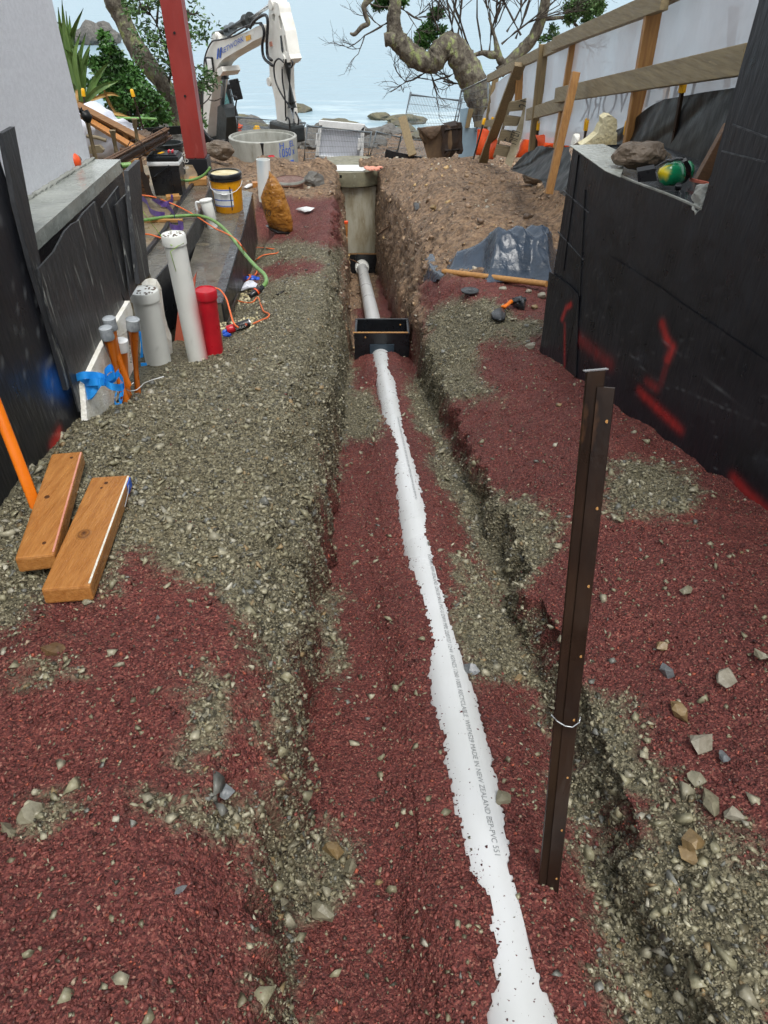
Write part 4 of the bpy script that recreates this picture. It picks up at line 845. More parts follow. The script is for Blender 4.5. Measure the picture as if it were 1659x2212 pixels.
sheets = [([(320, 1195), (450, 1050), (540, 880), (600, 820), (645, 800), (690, 735), (792, 632), (955, 1180), (1005, 1400), (1040, 1500), (900, 1880), (660, 2380), (560, 2000), (430, 1640)], -1.128, 'big torn black sheet leaning on the house foundation'),
          ([(848, 685), (985, 505), (1030, 860), (1085, 1420), (1060, 1500), (1000, 1385), (940, 1050)], -1.136, 'short grey black board behind the big torn sheet'),
          ([(960, 665), (1068, 552), (1110, 900), (1160, 1300), (1085, 1425), (1040, 1050)], -1.118, 'narrow black board between torn sheet and upright plank'),
          ([(1063, 382), (1160, 288), (1185, 720), (1240, 1245), (1160, 1320), (1110, 900)], -1.09, 'upright grey scuffed plank at the foundation corner')]
for pts, x, l in sheets: solo(MB().prism([onx(k5(*p), x) for p in pts], (-.007 if x < -1.1 else -.02, 0, 0)), 'leaning_board', l, 'board', m_ply)

# polystyrene at the wall foot
solo(MB().prism([onx(kA(*p), -1.108) for p in ((862, 5), (878, 60), (896, 250), (905, 420), (800, 640), (690, 760), (580, 800), (560, 560), (690, 290))], (-.022, 0, 0)), 'foam_sheet', 'white speckled foam sheet along the wall foot behind conduits', 'foam', m_foam)
solo(MB().inflate([at(k6(*p), 3.72) for p in ((140, 1310), (170, 1280), (215, 1268), (262, 1280), (292, 1330), (312, 1470), (330, 1600), (360, 1720), (388, 1790), (400, 1960), (250, 2000), (120, 1950))], (0, 1, 0), .06, 4, .01, 4), 'foam_block', 'tall chipped foam block behind the thick capped pipe', 'foam', m_foam)
# capped pipes
def capped(name, label, base, top, r, mat, capmat, red=None, cr=None):
    t = thing(name, label, 'pipe', base); d = (top-base).normalized(); n = 28; seg = 26
    mb = MB().tube([base+(top-base)*i/seg for i in range(seg+1)], r, n); vs = np.array(mb.v)
    at_ = {'red': np.zeros(len(vs)), 'blue': np.zeros(len(vs)), 'dirt': .3*np.clip((vn(vs[:, 0]*60+vs[:, 1]*50, vs[:, 2]*60, 3)-.88)*9, 0, 1)}
    if red: at_['red'] = red(vs)
    mb.build('barrel', mat, t, smooth=True, ang=50, attrs=at_)
    cr = cr or r+.005; R = Matrix(basis(d)).transposed(); zc = top-d*.045
    cb = MB().lathe([(r+.001, 0), (cr, .002), (cr, .045), (cr-.004, .052), (cr-.006, .052), (cr-.008, .047)], 32, zc, R); nv = len(cb.v)
    c = cb.build('end_cap', capmat, t, smooth=True, ang=35, attrs={'red': np.zeros(nv), 'blue': np.zeros(nv), 'dirt': np.zeros(nv)})
    if capmat is not m_redp:
        dm = MB()
        for i in range(26):
            a_ = RNG.uniform(0, 6.28); rr = cr*.85*math.sqrt(RNG.random()); dm.rock(zc+d*.048+R @ V3((rr*math.cos(a_), rr*math.sin(a_), 0)), RNG.uniform(.003, .009), seed=i, sub=1, sq=(1, 1, .3))
        dm.build('dirt_specks', m_mud, c)['kind'] = 'stuff'
    return t
b1 = V3((-1.05, 3.58, gz1(-1.05, 3.58)-.1)); t1 = at((374, 508), 3.58)
def redf(vs):
    px, py, f = project(vs[:, 0], vs[:, 1], vs[:, 2]); cx_ = np.interp(py, [510, 770], [385, 440]); s = (px-cx_)
    return np.clip(np.exp(-((s-16)/16)**2)*sst(610, 680, py)*.95, 0, 1)
capped('capped_pipe', 'tall slim white capped pipe with red overspray', b1, t1, .055, m_pvcg, m_pvcg, redf, .061)
b2 = at((344, 790), 3.53); t2 = at(k6(157, 1380), 3.53)
capped('capped_pipe', 'short thick white capped pipe beside the foam block', b2-V3((0, 0, .08)), t2, .069, m_pvcg, m_pvcg, lambda vs: np.clip(sst(.2, 1, 0*vs[:, 0]), 0, 1), .076)
b3 = at((463, 770), 3.7); t3 = at(k6(668, 1372), 3.7)
capped('capped_pipe', 'bright red painted capped pipe', b3-V3((0, 0, .08)), t3, .054, m_redp, m_redp, None, .060)
# string from the tall pipe
solo(MB().tube([at(k5(1175, 705), 3.5), t1+V3((-.05, -.03, .0)), t1+V3((0, -.063, -.03)), t1+V3((.055, -.03, -.03)), t1+V3((.03, -.06, -.035)), t1+V3((-.01, -.066, -.06)), t1+V3((.0, -.066, -.16))], .0016, 5), 'string_line', 'lime green string tied round the tall capped pipe', 'string', m_lime, smooth=True)
# red sprayed board between pipes
solo(MB().prism([at(p, 3.95) for p in L_(k6, (440, 1530), (590, 1225), (560, 1500), (540, 1950), (395, 1950))], (0, .02, 0)), 'sprayed_board', 'salmon red sprayed board standing behind the tall pipe', 'board', m_timred)
# conduits
cps = [((720, 115), (800, 420), 2.54, 'rearmost orange conduit with taped end'), ((697, 178), (800, 560), 2.48, 'left orange conduit with torn grey tape'), ((880, 122), (915, 640), 2.74, 'right orange conduit with printed side and grey tape'), ((800, 262), (862, 690), 2.60, 'front orange conduit with white taped end')]
for i, (a, b, D, l) in enumerate(cps):
    top_, bot = at(kA(*a), D), at(kA(*b), D); d = (top_-bot).normalized(); bot = bot-d*.1; r = .024 if i > 1 else .021
    t = thing('conduit', l, 'conduit', bot, 'orange electrical conduits'); MB().tube([bot, top_-d*.02], r, 22).build('barrel', m_orange, t, smooth=True, ang=50)
    R = Matrix(basis(d)).transposed(); Lt = .06 if i != 1 else .075
    MB().lathe([(r+.0015, -Lt*.5), (r+.003, -Lt*.45), (r+.002, -Lt*.2), (r+.0035, -.04)], 18, top_, R, cap=(False, False)).build('grey_tape', m_tape, t, smooth=True)
    MB().lathe([(r+.003, -.05), (r+.0045, -.045), (r+.003, -.02), (r+.0045, -.004), (r, 0)], 22, top_, R).build('taped_end', m_tape if i != 3 else m_white, t, smooth=True, ang=50)
    fl_ = [top_+R @ V3((r*math.cos(u)*1.12, r*math.sin(u)*1.12, z)) for u, z in ((-2.0, -.05), (-1.0, -.045), (-.8, -.10), (-1.1, -.135), (-1.6, -.09))]
    MB().prism(fl_, (.001, -.002, 0)).build('tape_tail', m_tape, t)
    if i == 2: lettering('tec', top_-d*.19+V3((-.006, -.0245, 0)), d, V3((-1, -.05, 0)), .009, m_inkd, t, width=.15, off=.003)
m_ = at(kA(880, 575), 2.6)
solo(MB().tube([at(kA(*p), D) for p, D in (((812, 530), 2.57), ((830, 556), 2.565), ((870, 562), 2.565), ((888, 548), 2.57))], .002, 6), 'cable_tie', 'pale cable tie round the front conduit', 'cable tie', m_white, smooth=True)
solo(MB().tube([at(kA(*p), D) for p, D in (((832, 590), 2.565), ((860, 605), 2.56), ((905, 598), 2.63), ((940, 570), 2.68), ((955, 552), 2.68), ((1010, 530), 2.66), ((1088, 508), 2.66))], .002, 6), 'cable_tie', 'long white cable tie with its tail sticking out right', 'cable tie', m_white, smooth=True)
def ribbon(path, w, wv):
    mb = MB(); P = [V3(p) for p in path]; wv = V3(wv)*w; n = len(P)
    mb.add([q-wv*.5 for q in P]+[q+wv*.5 for q in P]+[q-wv*.5+V3((0, .001, 0)) for q in P]+[q+wv*.5+V3((0, .001, 0)) for q in P], [(i, i+1, n+i+1, n+i) for i in range(n-1)]+[(2*n+i, 3*n+i, 3*n+i+1, 2*n+i+1) for i in range(n-1)]); return mb
def spl(pts, n=8):
    P = [V3(p) for p in pts]; out_ = []
    for i in range(len(P)-1):
        a, b, c, d_ = P[max(i-1, 0)], P[i], P[i+1], P[min(i+2, len(P)-1)]
        for k in range(n):
            t = k/n; out_.append(.5*((2*b)+(c-a)*t+(2*a-5*b+4*c-d_)*t*t+(3*b-a-3*c+d_)*t*t*t))
    return out_+[P[-1]]
mb = MB()
for pts in (((790, 480), (740, 530), (660, 505), (560, 500), (505, 520), (520, 550), (620, 545), (690, 540)), ((690, 545), (600, 560), (510, 575), (520, 630), (570, 655), (620, 620), (655, 560), (690, 540)), ((700, 530), (700, 480), (740, 450), (760, 490), (720, 520)), ((790, 500), (820, 540), (810, 580), (740, 575), (690, 545)), ((680, 540), (560, 600), (545, 640), (600, 630), (660, 560))):
    r = ribbon(spl([at(kA(*p), 2.26+.02*(i % 3)) for i, p in enumerate(pts)]), .026, (0, .25, 1)); mb.add(r.v, r.f)
solo(mb, 'tape_bow', 'bright blue plastic tape tied in a loose bow', 'tape', m_blue, smooth=True)
mb = MB()
for pts in (((775, 615), (760, 650), (770, 700), (800, 690), (790, 640), (820, 620)), ((800, 540), (810, 600), (815, 650), (800, 690))):
    r = ribbon(spl([at(kA(*p), 2.45) for p in pts]), .02, (.3, .2, 1)); mb.add(r.v, r.f)
solo(mb, 'tape_scrap', 'blue tape scrap curled at the conduit foot', 'tape', m_blue, smooth=True)
solo(MB().prism([at(p, 2.95) for p in L_(kA, (918, 200), (935, 215), (950, 380), (930, 385), (935, 300))], (0, .003, 0)), 'tape_scrap', 'blue tape strip hanging behind the right conduit', 'tape', m_blue)
solo(MB().prism([at(p, 2.85) for p in L_(kA, (932, 420), (972, 418), (975, 435), (935, 440))], (0, .003, 0)), 'tape_scrap', 'tiny blue tape piece on gravel right of the conduits', 'tape', m_blue)
# orange rod at left edge, two planks
p0 = gnd((80, 1100)); p1 = V3((-1.135, 1.77, p0.z+.40)); 
solo(MB().tube([p0-(p1-p0)*.15, p0, p1+(p1-p0)*.02], .0165, 18), 'orange_rod', 'orange plastic rod leaning on the near left wall', 'rod', m_orange, smooth=True, ang=50)
m_kn = [M('knot_tone_%d' % i, H(c), sc=30, rough=.35) for i, c in enumerate(('a06c38', '7d4f28', '96642f', '55351c'))]
def lumber(c4, lift0, lift1, th_, label, knots, extra=None):
    nl, nr_, fr, fl_ = c4
    a = (gnd(nl, lift0)+gnd(nr_, lift0))/2; b = (gnd(fl_, lift1)+gnd(fr, lift1))/2; w = ((gnd(nl, lift0)-gnd(nr_, lift0)).length+(gnd(fl_, lift1)-gnd(fr, lift1)).length)/2
    d = (b-a).normalized(); rt = (gnd(nr_, lift0)-gnd(nl, lift0)); rt = (rt-d*rt.dot(d)).normalized(); up = rt.cross(d).normalized()
    t = thing('timber_plank', label, 'plank', a, 'timber offcuts on the gravel'); R = Matrix((rt, d, up)).transposed(); c = (a+b)/2-up*th_/2
    body = MB().cbox(c, (w, (b-a).length, th_), .006, mat=R).build('board', m_timwet, t)
    for (u, v, r) in knots:
        for k, (f_, mm) in enumerate(((1, m_kn[0]), (.78, m_kn[1]), (.6, m_kn[2]), (.42, m_kn[1]), (.2, m_kn[3])) if r > .01 else ((1, m_kn[3]),)):
            MB().lathe([(r*f_, 0), (r*f_*.96, .0004)], 20, a+d*(b-a).length*v+rt*w*(u-.5)+up*(.0002+.0004*k)+d*r*.06*k, R @ Matrix.Diagonal((1, 1.35, 1)).to_3x3()).build('knot' if k == 0 else 'knot_ring', mm, body)
    nl_ = (b-a).length
    MB().beam(a+rt*(w/2-.004)+up*.0004+d*.01, b+rt*(w/2-.004)+up*.0004-d*.01, .005, .0012, up=up).build('pale_arris', m_pink if extra is None else m_foam, body)
    return t, a, b, rt, up, d, w
lumber(L_(kA, (105, 1742), (352, 1672), (552, 985), (340, 1048)), .06, .075, .045, 'upper orange brown timber offcut with a chipped knot', [(.32, .52, .007), (.7, .93, .005), (.65, .1, .005)])
tB = lumber(L_(kA, (282, 1912), (588, 1912), (866, 1176), (612, 1174)), .05, .055, .045, 'lower orange brown timber offcut with a dark round knot and blue end', [(.42, .42, .020), (.45, .92, .006), (.38, .87, .004)], 1)
t, a, b, rt, up, d, w = tB
MB().cbox(b+rt*(w/2)-d*.035-up*.018, (.004, .05, .03), .001, mat=Matrix((rt, d, up)).transposed()).build('blue_paint', m_bluet, t)
MB().tube([b+rt*(w/2+.003)-d*.05-up*.008, b+rt*(w/2+.006)-d*.09-up*.015, b+rt*(w/2+.003)-d*.14-up*.03], .0013, 5).build('bent_nail', m_silver, t)
# ------------------------------------------------------------------ left middle: stepped footings and site clutter
ZA, ZB, ZC = -.40, -.25, -.235
ft = thing('stepped_footing', 'wet stepped concrete footing with black coated edges', 'footing', onz(k6(800, 900), ZA-.5))
A_r = L_(k6, (1060, 560), (1045, 600), (960, 930), (880, 1200), (800, 1480)); A_l = L_(k6, (430, 1450), (555, 1100), (650, 800), (750, 540), (770, 500))
MB().prism([onz(p, ZA) for p in A_r+A_l], (0, 0, -.5)).build('lower_step', m_wetconc, ft)
mb = MB(); er = [onz(p, ZA) for p in A_r[1:]]
for i in range(len(er)-1): mb.beam(er[i]+V3((.004, 0, -.22)), er[i+1]+V3((.004, 0, -.22)), .012, .43)
mb.build('black_coated_side', m_blackc, ft)
mb = MB()
for i in range(len(er)-1): mb.beam(er[i]+V3((-.03, 0, .002)), er[i+1]+V3((-.03, 0, .002)), .07, .006)
mb.build('coated_arris', M('scuffed_coating', H('55595c'), H('3a3d40'), H('a5a9aa'), sc=9, rough=.2, bump=.003, bsc=30), ft)
B_r = L_(k6, (745, 420), (720, 470), (600, 760), (400, 1100), (230, 1300)); B_l = L_(k6, (150, 1080), (330, 860), (440, 650), (585, 450), (600, 420))
MB().prism([onz(p, ZB) for p in B_r+B_l], (0, 0, -.6)).build('middle_step', m_wetconc, ft)
mb = MB(); eb = [onz(p, ZB) for p in B_r[1:]]
for i in range(len(eb)-1): mb.beam(eb[i]+V3((.005, 0, -.2)), eb[i+1]+V3((.005, 0, -.2)), .012, .41)
mb.build('black_coated_riser', m_blackc, ft)
mb = MB(); eb2 = [onz(p, ZB+.02) for p in B_l[:-1]]
for i in range(len(eb2)-1): mb.beam(eb2[i]+V3((0, 0, -.01)), eb2[i+1]+V3((0, 0, -.01)), .03, .03)
mb.build('edge_strip', m_blackc, ft)
C_p = L_(k6, (600, 405), (585, 450), (440, 650), (330, 860), (150, 1080), (-100, 1100), (-60, 600), (150, 330), (560, 330))
MB().prism([onz(p, ZC) for p in C_p], (0, 0, -.4)).build('upper_slab', M('wet_sandy_concrete', H('8a7a5e'), H('6d6350'), H('a5967a'), sc=6, rough=.35, bump=.004, bsc=40), ft)
# reddish block exposed at the near end of the middle step
solo(MB().prism([at(p, onz(k6(300, 1330), -.5).y) for p in L_(k6, (205, 1290), (370, 1090), (430, 1160), (380, 1330), (330, 1440))], (0, .05, 0)), 'masonry_block', 'reddish wet masonry block behind the thick capped pipe', 'block', m_brick)

def bucket(base, r0, r1, h, label, mat, rimmat, name='bucket'):
    t = thing(name, label, 'bucket', base, None)
    MB().lathe([(r0*.97, 0), (r0, .01), (r1, h*.84), (r1, h*.86)], 40, base).build('body', mat, t, smooth=True, ang=40)
    MB().lathe([(r1*1.0, h*.82), (r1*1.06, h*.83), (r1*1.06, h*.87), (r1*1.02, h*.88), (r1*1.02, h*.905), (r1*1.07, h*.91), (r1*1.07, h*.975), (r1*1.03, h), (r1*.93, h), (r1*.92, h*.93)], 40, base, cap=(True, True)).build('rim', rimmat, t, smooth=True, ang=40)
    return t
yb = onz(k6(868, 705), ZA); D = yb.y
bk = bucket(yb, .128, .143, .335, 'yellow bucket with black rim standing on the concrete step', m_amber, m_black)
MB().lathe([(.132, .318), (.13, .322)], 32, yb).build('lid_top', m_foamy, bk)
def onbucket(u, z, r): return yb + V3((r*math.sin(u), -r*math.cos(u), z))
def wrap(u0, u1, z0, z1, r0, r1, name, mat, par, n=14):
    mb = MB(); vs = [onbucket(u0+(u1-u0)*i/n, z0, r0) for i in range(n+1)]+[onbucket(u0+(u1-u0)*i/n, z1, r1) for i in range(n+1)]
    return mb.add(vs, [(i, i+1, n+1+i+1, n+1+i) for i in range(n)]).build(name, mat, par, smooth=True)
rr = lambda z: .128+.015*z/.28+.0015
lb = wrap(-.95, .55, .06, .215, rr(.06), rr(.215), 'label', m_white, bk)
for z in (.205, .115, .065): wrap(-.95, .55, z, z+.007, rr(z)+.001, rr(z)+.001, 'label_stripe', m_bluet, lb)
wrap(.36, .43, .03, .235, rr(.03)+.002, rr(.235)+.002, 'paint_run', m_black, bk, 4)
MB().tube([onbucket(u, .285-.13*math.cos(u*.75)+.02, .152) for u in (-1.5, -1, -.5, 0, .4, .8, 1.2, 1.6)], .003, 6).build('handle', m_white, bk, smooth=True)
MB().tube([onbucket(u, .285-.13*math.cos(u*.75)+.02, .152) for u in (-.25, 0, .2)], .008, 8).build('grip', m_white, bk, smooth=True)
# pale jug
jb = onz(k6(728, 850), ZA); jt = at(k6(668, 615), jb.y); d = (jt-jb); jg = thing('jug', 'tall pale grey jug with a side handle on the concrete step', 'jug', jb)
R = Matrix(basis(d)).transposed(); hh = d.length; za = {'red': 0, 'blue': 0, 'dirt': 0}
def jl(prof, name, par, n=24):
    mb = MB().lathe(prof, n, jb, R); k = len(mb.v); return mb.build(name, m_pvcg, par, smooth=True, ang=40, attrs={q: np.zeros(k) for q in za})
jl([(.045, 0), (.047, .01), (.047, hh*.28), (.05, hh*.3), (.05, hh*.93), (.048, hh*.95)], 'body', jg); jl([(.056, hh*.95), (.056, hh*.99), (.04, hh), (.02, hh), (.02, hh*1.02)], 'lid', jg)
hd = -R.col[0]*0+V3((-1, -.15, 0)).normalized()
MB().tube(spl([jb+d*.88+hd*.045, jb+d*.9+hd*.085, jb+d*.7+hd*.095, jb+d*.42+hd*.085, jb+d*.4+hd*.045]), .010, 8).build('handle', m_white, jg, smooth=True)
# cooler box
cb0 = onz(k6(365, 590), ZC); cw = (onz(k6(490, 580), ZC)-onz(k6(240, 600), ZC)).length; cz = .30
co = thing('cool_box', 'black cool box with white carry band on the slab', 'cool box', cb0); rzc = .06; Rz = Matrix.Rotation(rzc, 3, 'Z')
def cpt(x, y, z): return cb0 + Rz @ V3((x, y, z))
cd = cw*.78
mb = MB(); pr = [(-.46, 0), (.46, 0), (.5, 1), (-.5, 1)]
vs = [cpt(x*cw, y, z) for (x, y, z) in ((-.46, .02, 0), (.46, .02, 0), (.46, cd-.02, 0), (-.46, cd-.02, 0), (-.5, 0, cz*.84), (.5, 0, cz*.84), (.5, cd, cz*.84), (-.5, cd, cz*.84))]
mb.add(vs, [(0, 3, 2, 1), (4, 5, 6, 7), (0, 1, 5, 4), (1, 2, 6, 5), (2, 3, 7, 6), (3, 0, 4, 7)]).build('tub', m_black, co)
MB().cbox(cpt(.18*cw, -.002, cz*.38), (cw*.02, .008, cz*.66), .002, rz=rzc).build('rib', m_black, co)
MB().cbox(cpt(0, cd/2, cz*.90), (cw*1.06, cd*1.06, cz*.12), .012, rz=rzc).build('carry_band', m_white, co)
ld = MB().cbox(cpt(0, cd/2, cz*1.03), (cw*1.04, cd*1.04, cz*.14), .015, rz=rzc).build('lid', m_black, co)
MB().cbox(cpt(0, cd/2, cz*1.115), (cw*.9, cd*.86, .014), .005, rz=rzc).build('lid_panel', m_black, ld)
MB().box(cpt(-.02, cd*.42, cz*1.145), (.03, .07, .002), rz=rzc-.4).build('yellow_sticker', m_yellow, ld)
MB().tube([cpt(-.02*cw+.06, -.012, cz*.86), cpt(-.25*cw, -.014, cz*.62), cpt(-.42*cw, -.01, cz*.50)], .008, 8).build('latch_strap', m_black, co, smooth=True)
cl = thing('spring_clamp', 'small red clamp lying on the cool box lid', 'clamp', cpt(.06, cd*.38, cz*1.15))
for dx in (-.016, .016): MB().cbox(cpt(.07+dx, cd*.38, cz*1.15+.012), (.014, .06, .02), .004, rz=rzc).build('jaw', m_rocket, cl)
MB().cbox(cpt(.07, cd*.38, cz*1.15+.012), (.018, .03, .014), .003, rz=rzc).build('spring', m_silver, cl)
# black drum with white words
D = 7.6; db = at(k1(1440, 1430), D); dt = at(k1(1425, 1190), D); rD = (at(k1(1545, 1210), D)-at(k1(1312, 1210), D)).length/2
dr = thing('black_drum', 'tall black plastic drum behind the cool box with white lettering', 'drum', db); hh = dt.z-db.z
MB().lathe([(rD*.86, -.05), (rD*.93, hh*.9)], 40, db).build('body', m_excb, dr, smooth=True, ang=40)
MB().lathe([(rD*.94, hh*.86), (rD*1.02, hh*.87), (rD*1.02, hh*.93), (rD*.97, hh*.94), (rD*.97, hh*.97), (rD*1.03, hh*.98), (rD*1.03, hh*1.03), (rD*.9, hh*1.03), (rD*.86, hh*.8), (0, hh*.8)], 40, db, cap=(False, False)).build('rim', m_excb, dr, smooth=True, ang=40)
for key, p, h_ in (('ads', q4(1215, 830), .035), ('ad', q4(1285, 910), .035), ('ner', q4(1300, 985), .025)):
    q = at(p, D-rD*.95); lettering(key, q, V3((1, .25, 0)), V3((0, 0, 1)), h_, m_wht, dr)
# red column
cB = at((432, 372), 8.15); cb_ = thing('steel_column', 'tall red oxide steel column on a black base', 'column', V3((cB.x, 8.15, cB.z)))
zb_ = at((430, 343), 8.05).z; mb = MB().cbox((cB.x-.01, 8.15, (zb_+4.0)/2), (.2, .2, 4.0-zb_), .008, rz=.05).build('shaft', m_redsteel, cb_)
MB().cbox((cB.x-.005, 8.15, (zb_+cB.z-.3)/2), (.235, .235, zb_-cB.z+.3), .004, rz=.05).build('coated_base', m_blackc, cb_)
for p in (k1(1447, 272), k1(1535, 797), k1(1622, 1320)):
    q = at(p, 8.046); MB().lathe([(.012, 0), (.012, .004)], 12, q, Matrix.Rotation(math.pi/2, 3, 'X')).build('bolt_hole', mj, mb)
# timber chock, hose, cord, straps
q = onz(k6(600, 505), ZB); solo(MB().cbox(q+V3((.0, .06, .03)), (.17, .12, .06), .006, rz=.12), 'timber_block', 'short timber chock on the middle concrete step', 'block', m_tim)
q = onz(k6(420, 620), ZC); solo(MB().cbox(q+V3((-.02, .0, .02)), (.12, .09, .04), .006, rz=.3), 'timber_block', 'small timber piece under the cool box corner', 'block', m_tim)
q = onz(k6(300, 805), ZC); solo(MB().cbox(q+V3((0, 0, .012)), (.36, .035, .022), .003, rz=.0), 'timber_batten', 'short batten lying under the green hose', 'batten', m_tim)
def path(f, pts, zs): return spl([onz(f(*p), z) for p, z in zip(pts, zs)], 7)
hp = [onz(k6(-60, 800), ZC+.05), onz(k6(150, 790), ZC+.04), onz(k6(330, 765), ZC+.03)] + [at(k6(*p), D_) for p, D_ in (((560, 750), 6.1), ((680, 770), 5.9), ((780, 825), 5.6), ((880, 925), 5.2), ((1000, 1080), 4.7), ((1090, 1180), 4.45), ((1155, 1240), 4.3), ((1172, 1300), 4.15), ((1140, 1345), 4.1))]
ho = thing('garden_hose', 'green hose arching over the footing to a black connector', 'hose', hp[-1])
MB().tube(spl(hp, 8), .0125, 10).build('tube', m_hose, ho, smooth=True)
a_, b_ = hp[-1], at(k6(1040, 1420), 4.02); dd = (b_-a_)
MB().tube([a_-dd*.02, a_+dd*.25, a_+dd*.3, a_+dd*.62, a_+dd*.66, a_+dd], [.016, .02, .022, .022, .018, .016], 14).build('connector', m_black, ho, smooth=True, ang=40)
MB().tube([a_+dd*.42, a_+dd*.5, a_+dd*.58], [.0228, .0235, .0228], 14).build('orange_band', m_orfab, ho, smooth=True, ang=40)
hp2 = [at(k6(*p), 7.0) for p in ((480, 465), (560, 455), (640, 425), (690, 380), (705, 350))]
solo(MB().tube(spl(hp2), .012, 8), 'hose_piece', 'pale green hose end curling up behind the yellow bucket', 'hose', m_hose, smooth=True)
solo(MB().tube(spl([onz(q4(*p), hz+.0) for p in ((560, 945), (600, 940), (680, 935))]), .012, 8), 'hose_piece', 'short green hose section behind the house ledge corner', 'hose', m_hose, smooth=True)
cp1 = [onz(k6(120, 580), ZC+.12), onz(k6(230, 595), ZC+.1), onz(k6(330, 630), ZC+.06), onz(k6(450, 680), ZB+.03), onz(k6(580, 750), ZB+.02)]+[at(k6(*p), D_) for p, D_ in (((680, 815), 5.75), ((760, 865), 5.5), ((850, 905), 5.25), ((930, 960), 5.05), ((985, 1030), 4.85))]
gq = lambda x, y, l=.008: gnd(k6(x, y), l)
cp1 += [gq(*p) for p in ((1020, 1090), (1030, 1170), (1030, 1245), (1060, 1260), (1095, 1215), (1060, 1150), (1025, 1090), (1060, 1040), (1170, 1025), (1255, 1040), (1262, 1065), (1150, 1085), (1090, 1120), (1040, 1180), (1045, 1250))]
cp1 += [gq(*p) for p in ((1000, 1300), (930, 1340), (892, 1400), (915, 1450), (1000, 1475), (1060, 1470), (1100, 1430), (1130, 1500), (1150, 1545), (1195, 1570), (1180, 1600), (1130, 1620), (1060, 1650))]
co_ = thing('extension_cord', 'orange extension cord looped on gravel beside the footing', 'cord', gnd(k6(1030, 1245)))
MB().tube(spl(cp1, 6), .0058, 8).build('flex', m_cord, co_, smooth=True)
cp2 = [at(k6(*p), D_) for p, D_ in (((740, 1350), 4.4), ((790, 1370), 4.4), ((840, 1440), 4.3), ((870, 1540), 4.15), ((900, 1640), 4.05), ((940, 1680), 4.0))]
solo(MB().tube(spl(cp2), .0058, 8), 'extension_cord', 'orange cord dropping from the footing behind the red pipe', 'cord', m_cord, smooth=True)
solo(MB().tube(spl([onz(k6(*p), ZC+.02) for p in ((100, 905), (200, 908), (260, 925), (340, 950))]), .0065, 8), 'extension_cord', 'short orange cord on the slab left of the tall pipe', 'cord', m_cord, smooth=True)
mb = MB()
for pts in (((130, 600), (180, 640), (210, 710), (270, 740), (330, 745)), ((220, 600), (280, 640), (340, 665), (395, 720), (415, 770)), ((300, 660), (360, 650), (400, 610), (380, 595)), ((370, 830), (400, 850), (460, 855), (485, 830), (440, 815))):
    r = ribbon(spl([onz(k6(*p), ZC+.03+.015*(i % 2)) for i, p in enumerate(pts)]), .045, (0, .35, .9)); mb.add(r.v, r.f)
solo(mb, 'ratchet_strap', 'purple ratchet strap tangled on the wet slab', 'strap', m_purple, smooth=True)
r = ribbon(spl([at(k6(*p), 6.35) for p in ((130, 390), (165, 450), (185, 520), (215, 590), (280, 610), (330, 600))]), .05, (1, .2, .2)); solo(r, 'webbing_strap', 'dark brown webbing strap hanging beside the cool box', 'strap', m_darkiron, smooth=True)
# plywood waffle block at the corner
solo(MB().prism([at(p, 5.2) for p in L_(q4, (600, 930), (700, 870), (755, 865), (760, 900), (660, 1010), (650, 1230), (610, 1180))], (0, .03, 0)), 'plywood_offcut', 'raw plywood offcut behind the upright scuffed plank', 'plywood', m_tim)
wf = thing('timber_crate', 'slatted timber crate side behind the cool box', 'crate', at(q4(800, 1200), 6.6))
for i in range(9): MB().cbox(at(q4(590+i*26, 890+i*4), 6.9)+V3((0, 0, -.1)), (.022, .03, .42), .003).build('slat', m_timdk, wf)
for i in range(5): MB().cbox(at(q4(815, 1080+i*50), 6.7), (.12, .03, .03), .003).build('slat', m_timdk, wf)
# spray can, rag, foam crumbs, weed
sc0, sc1 = gnd(k6(845, 1705), .028), gnd(k6(1040, 1640), .028); d = sc1-sc0; R = Matrix(basis(d)).transposed(); Ls = d.length; rs = .026
cn = thing('spray_can', 'black spray can with red cap lying on the gravel', 'spray can', sc0)
MB().lathe([(rs*.9, 0), (rs, .004), (rs, Ls*.3), (rs*.92, Ls*.33)], 24, sc0, R).build('cap', m_redp, cn, smooth=True, ang=40)
b = MB().lathe([(rs*.8, Ls*.3), (rs, Ls*.36), (rs, Ls*.96)], 24, sc0, R).build('body', m_black, cn, smooth=True, ang=40)
MB().lathe([(rs*1.02, Ls*.955), (rs*1.03, Ls*.99), (rs*.8, Ls*1.0), (rs*.6, Ls*.97)], 24, sc0, R).build('base_rim', m_silver, cn, smooth=True, ang=40)
lettering('can', sc0+d*.4+V3((0, -.0262, -.008)), d, V3((-.05, -.2, 1)), .018, m_wht, b, off=.003)
MB().box(sc0+d*.84+V3((0, -.027, .006)), (.014, .002, .014), ry=.78).build('hazard_mark', m_orfab, b)
mb = MB()
for i, (x, y, r) in enumerate(((880, 1310, .02), (960, 1300, .03), (1010, 1275, .03), (1060, 1275, .035), (1100, 1280, .02), (840, 1720, .025), (850, 1740, .02))): mb.rock(gq(x, y, .015), r, seed=i, sub=2, amp=.5, sq=(1.3, 1, .7))
solo(mb, 'blue_rag', 'crumpled bright blue plastic beside the hose connector', 'plastic', M('blue_plastic', H('1a56c8'), H('1446a8'), sc=15, rough=.35, bump=.004, bsc=40))
mb = MB().inflate([gq(x, y, .03) for x, y in ((960, 1380), (985, 1320), (1020, 1290), (1070, 1300), (1100, 1320), (1085, 1345), (1020, 1355))], (0, -.5, .8), .03, 4, .02, 2)
solo(mb, 'plastic_bag', 'clear crumpled plastic bag beside the blue plastic', 'bag', m_bag)
mb = MB(); rn = random.Random(3)
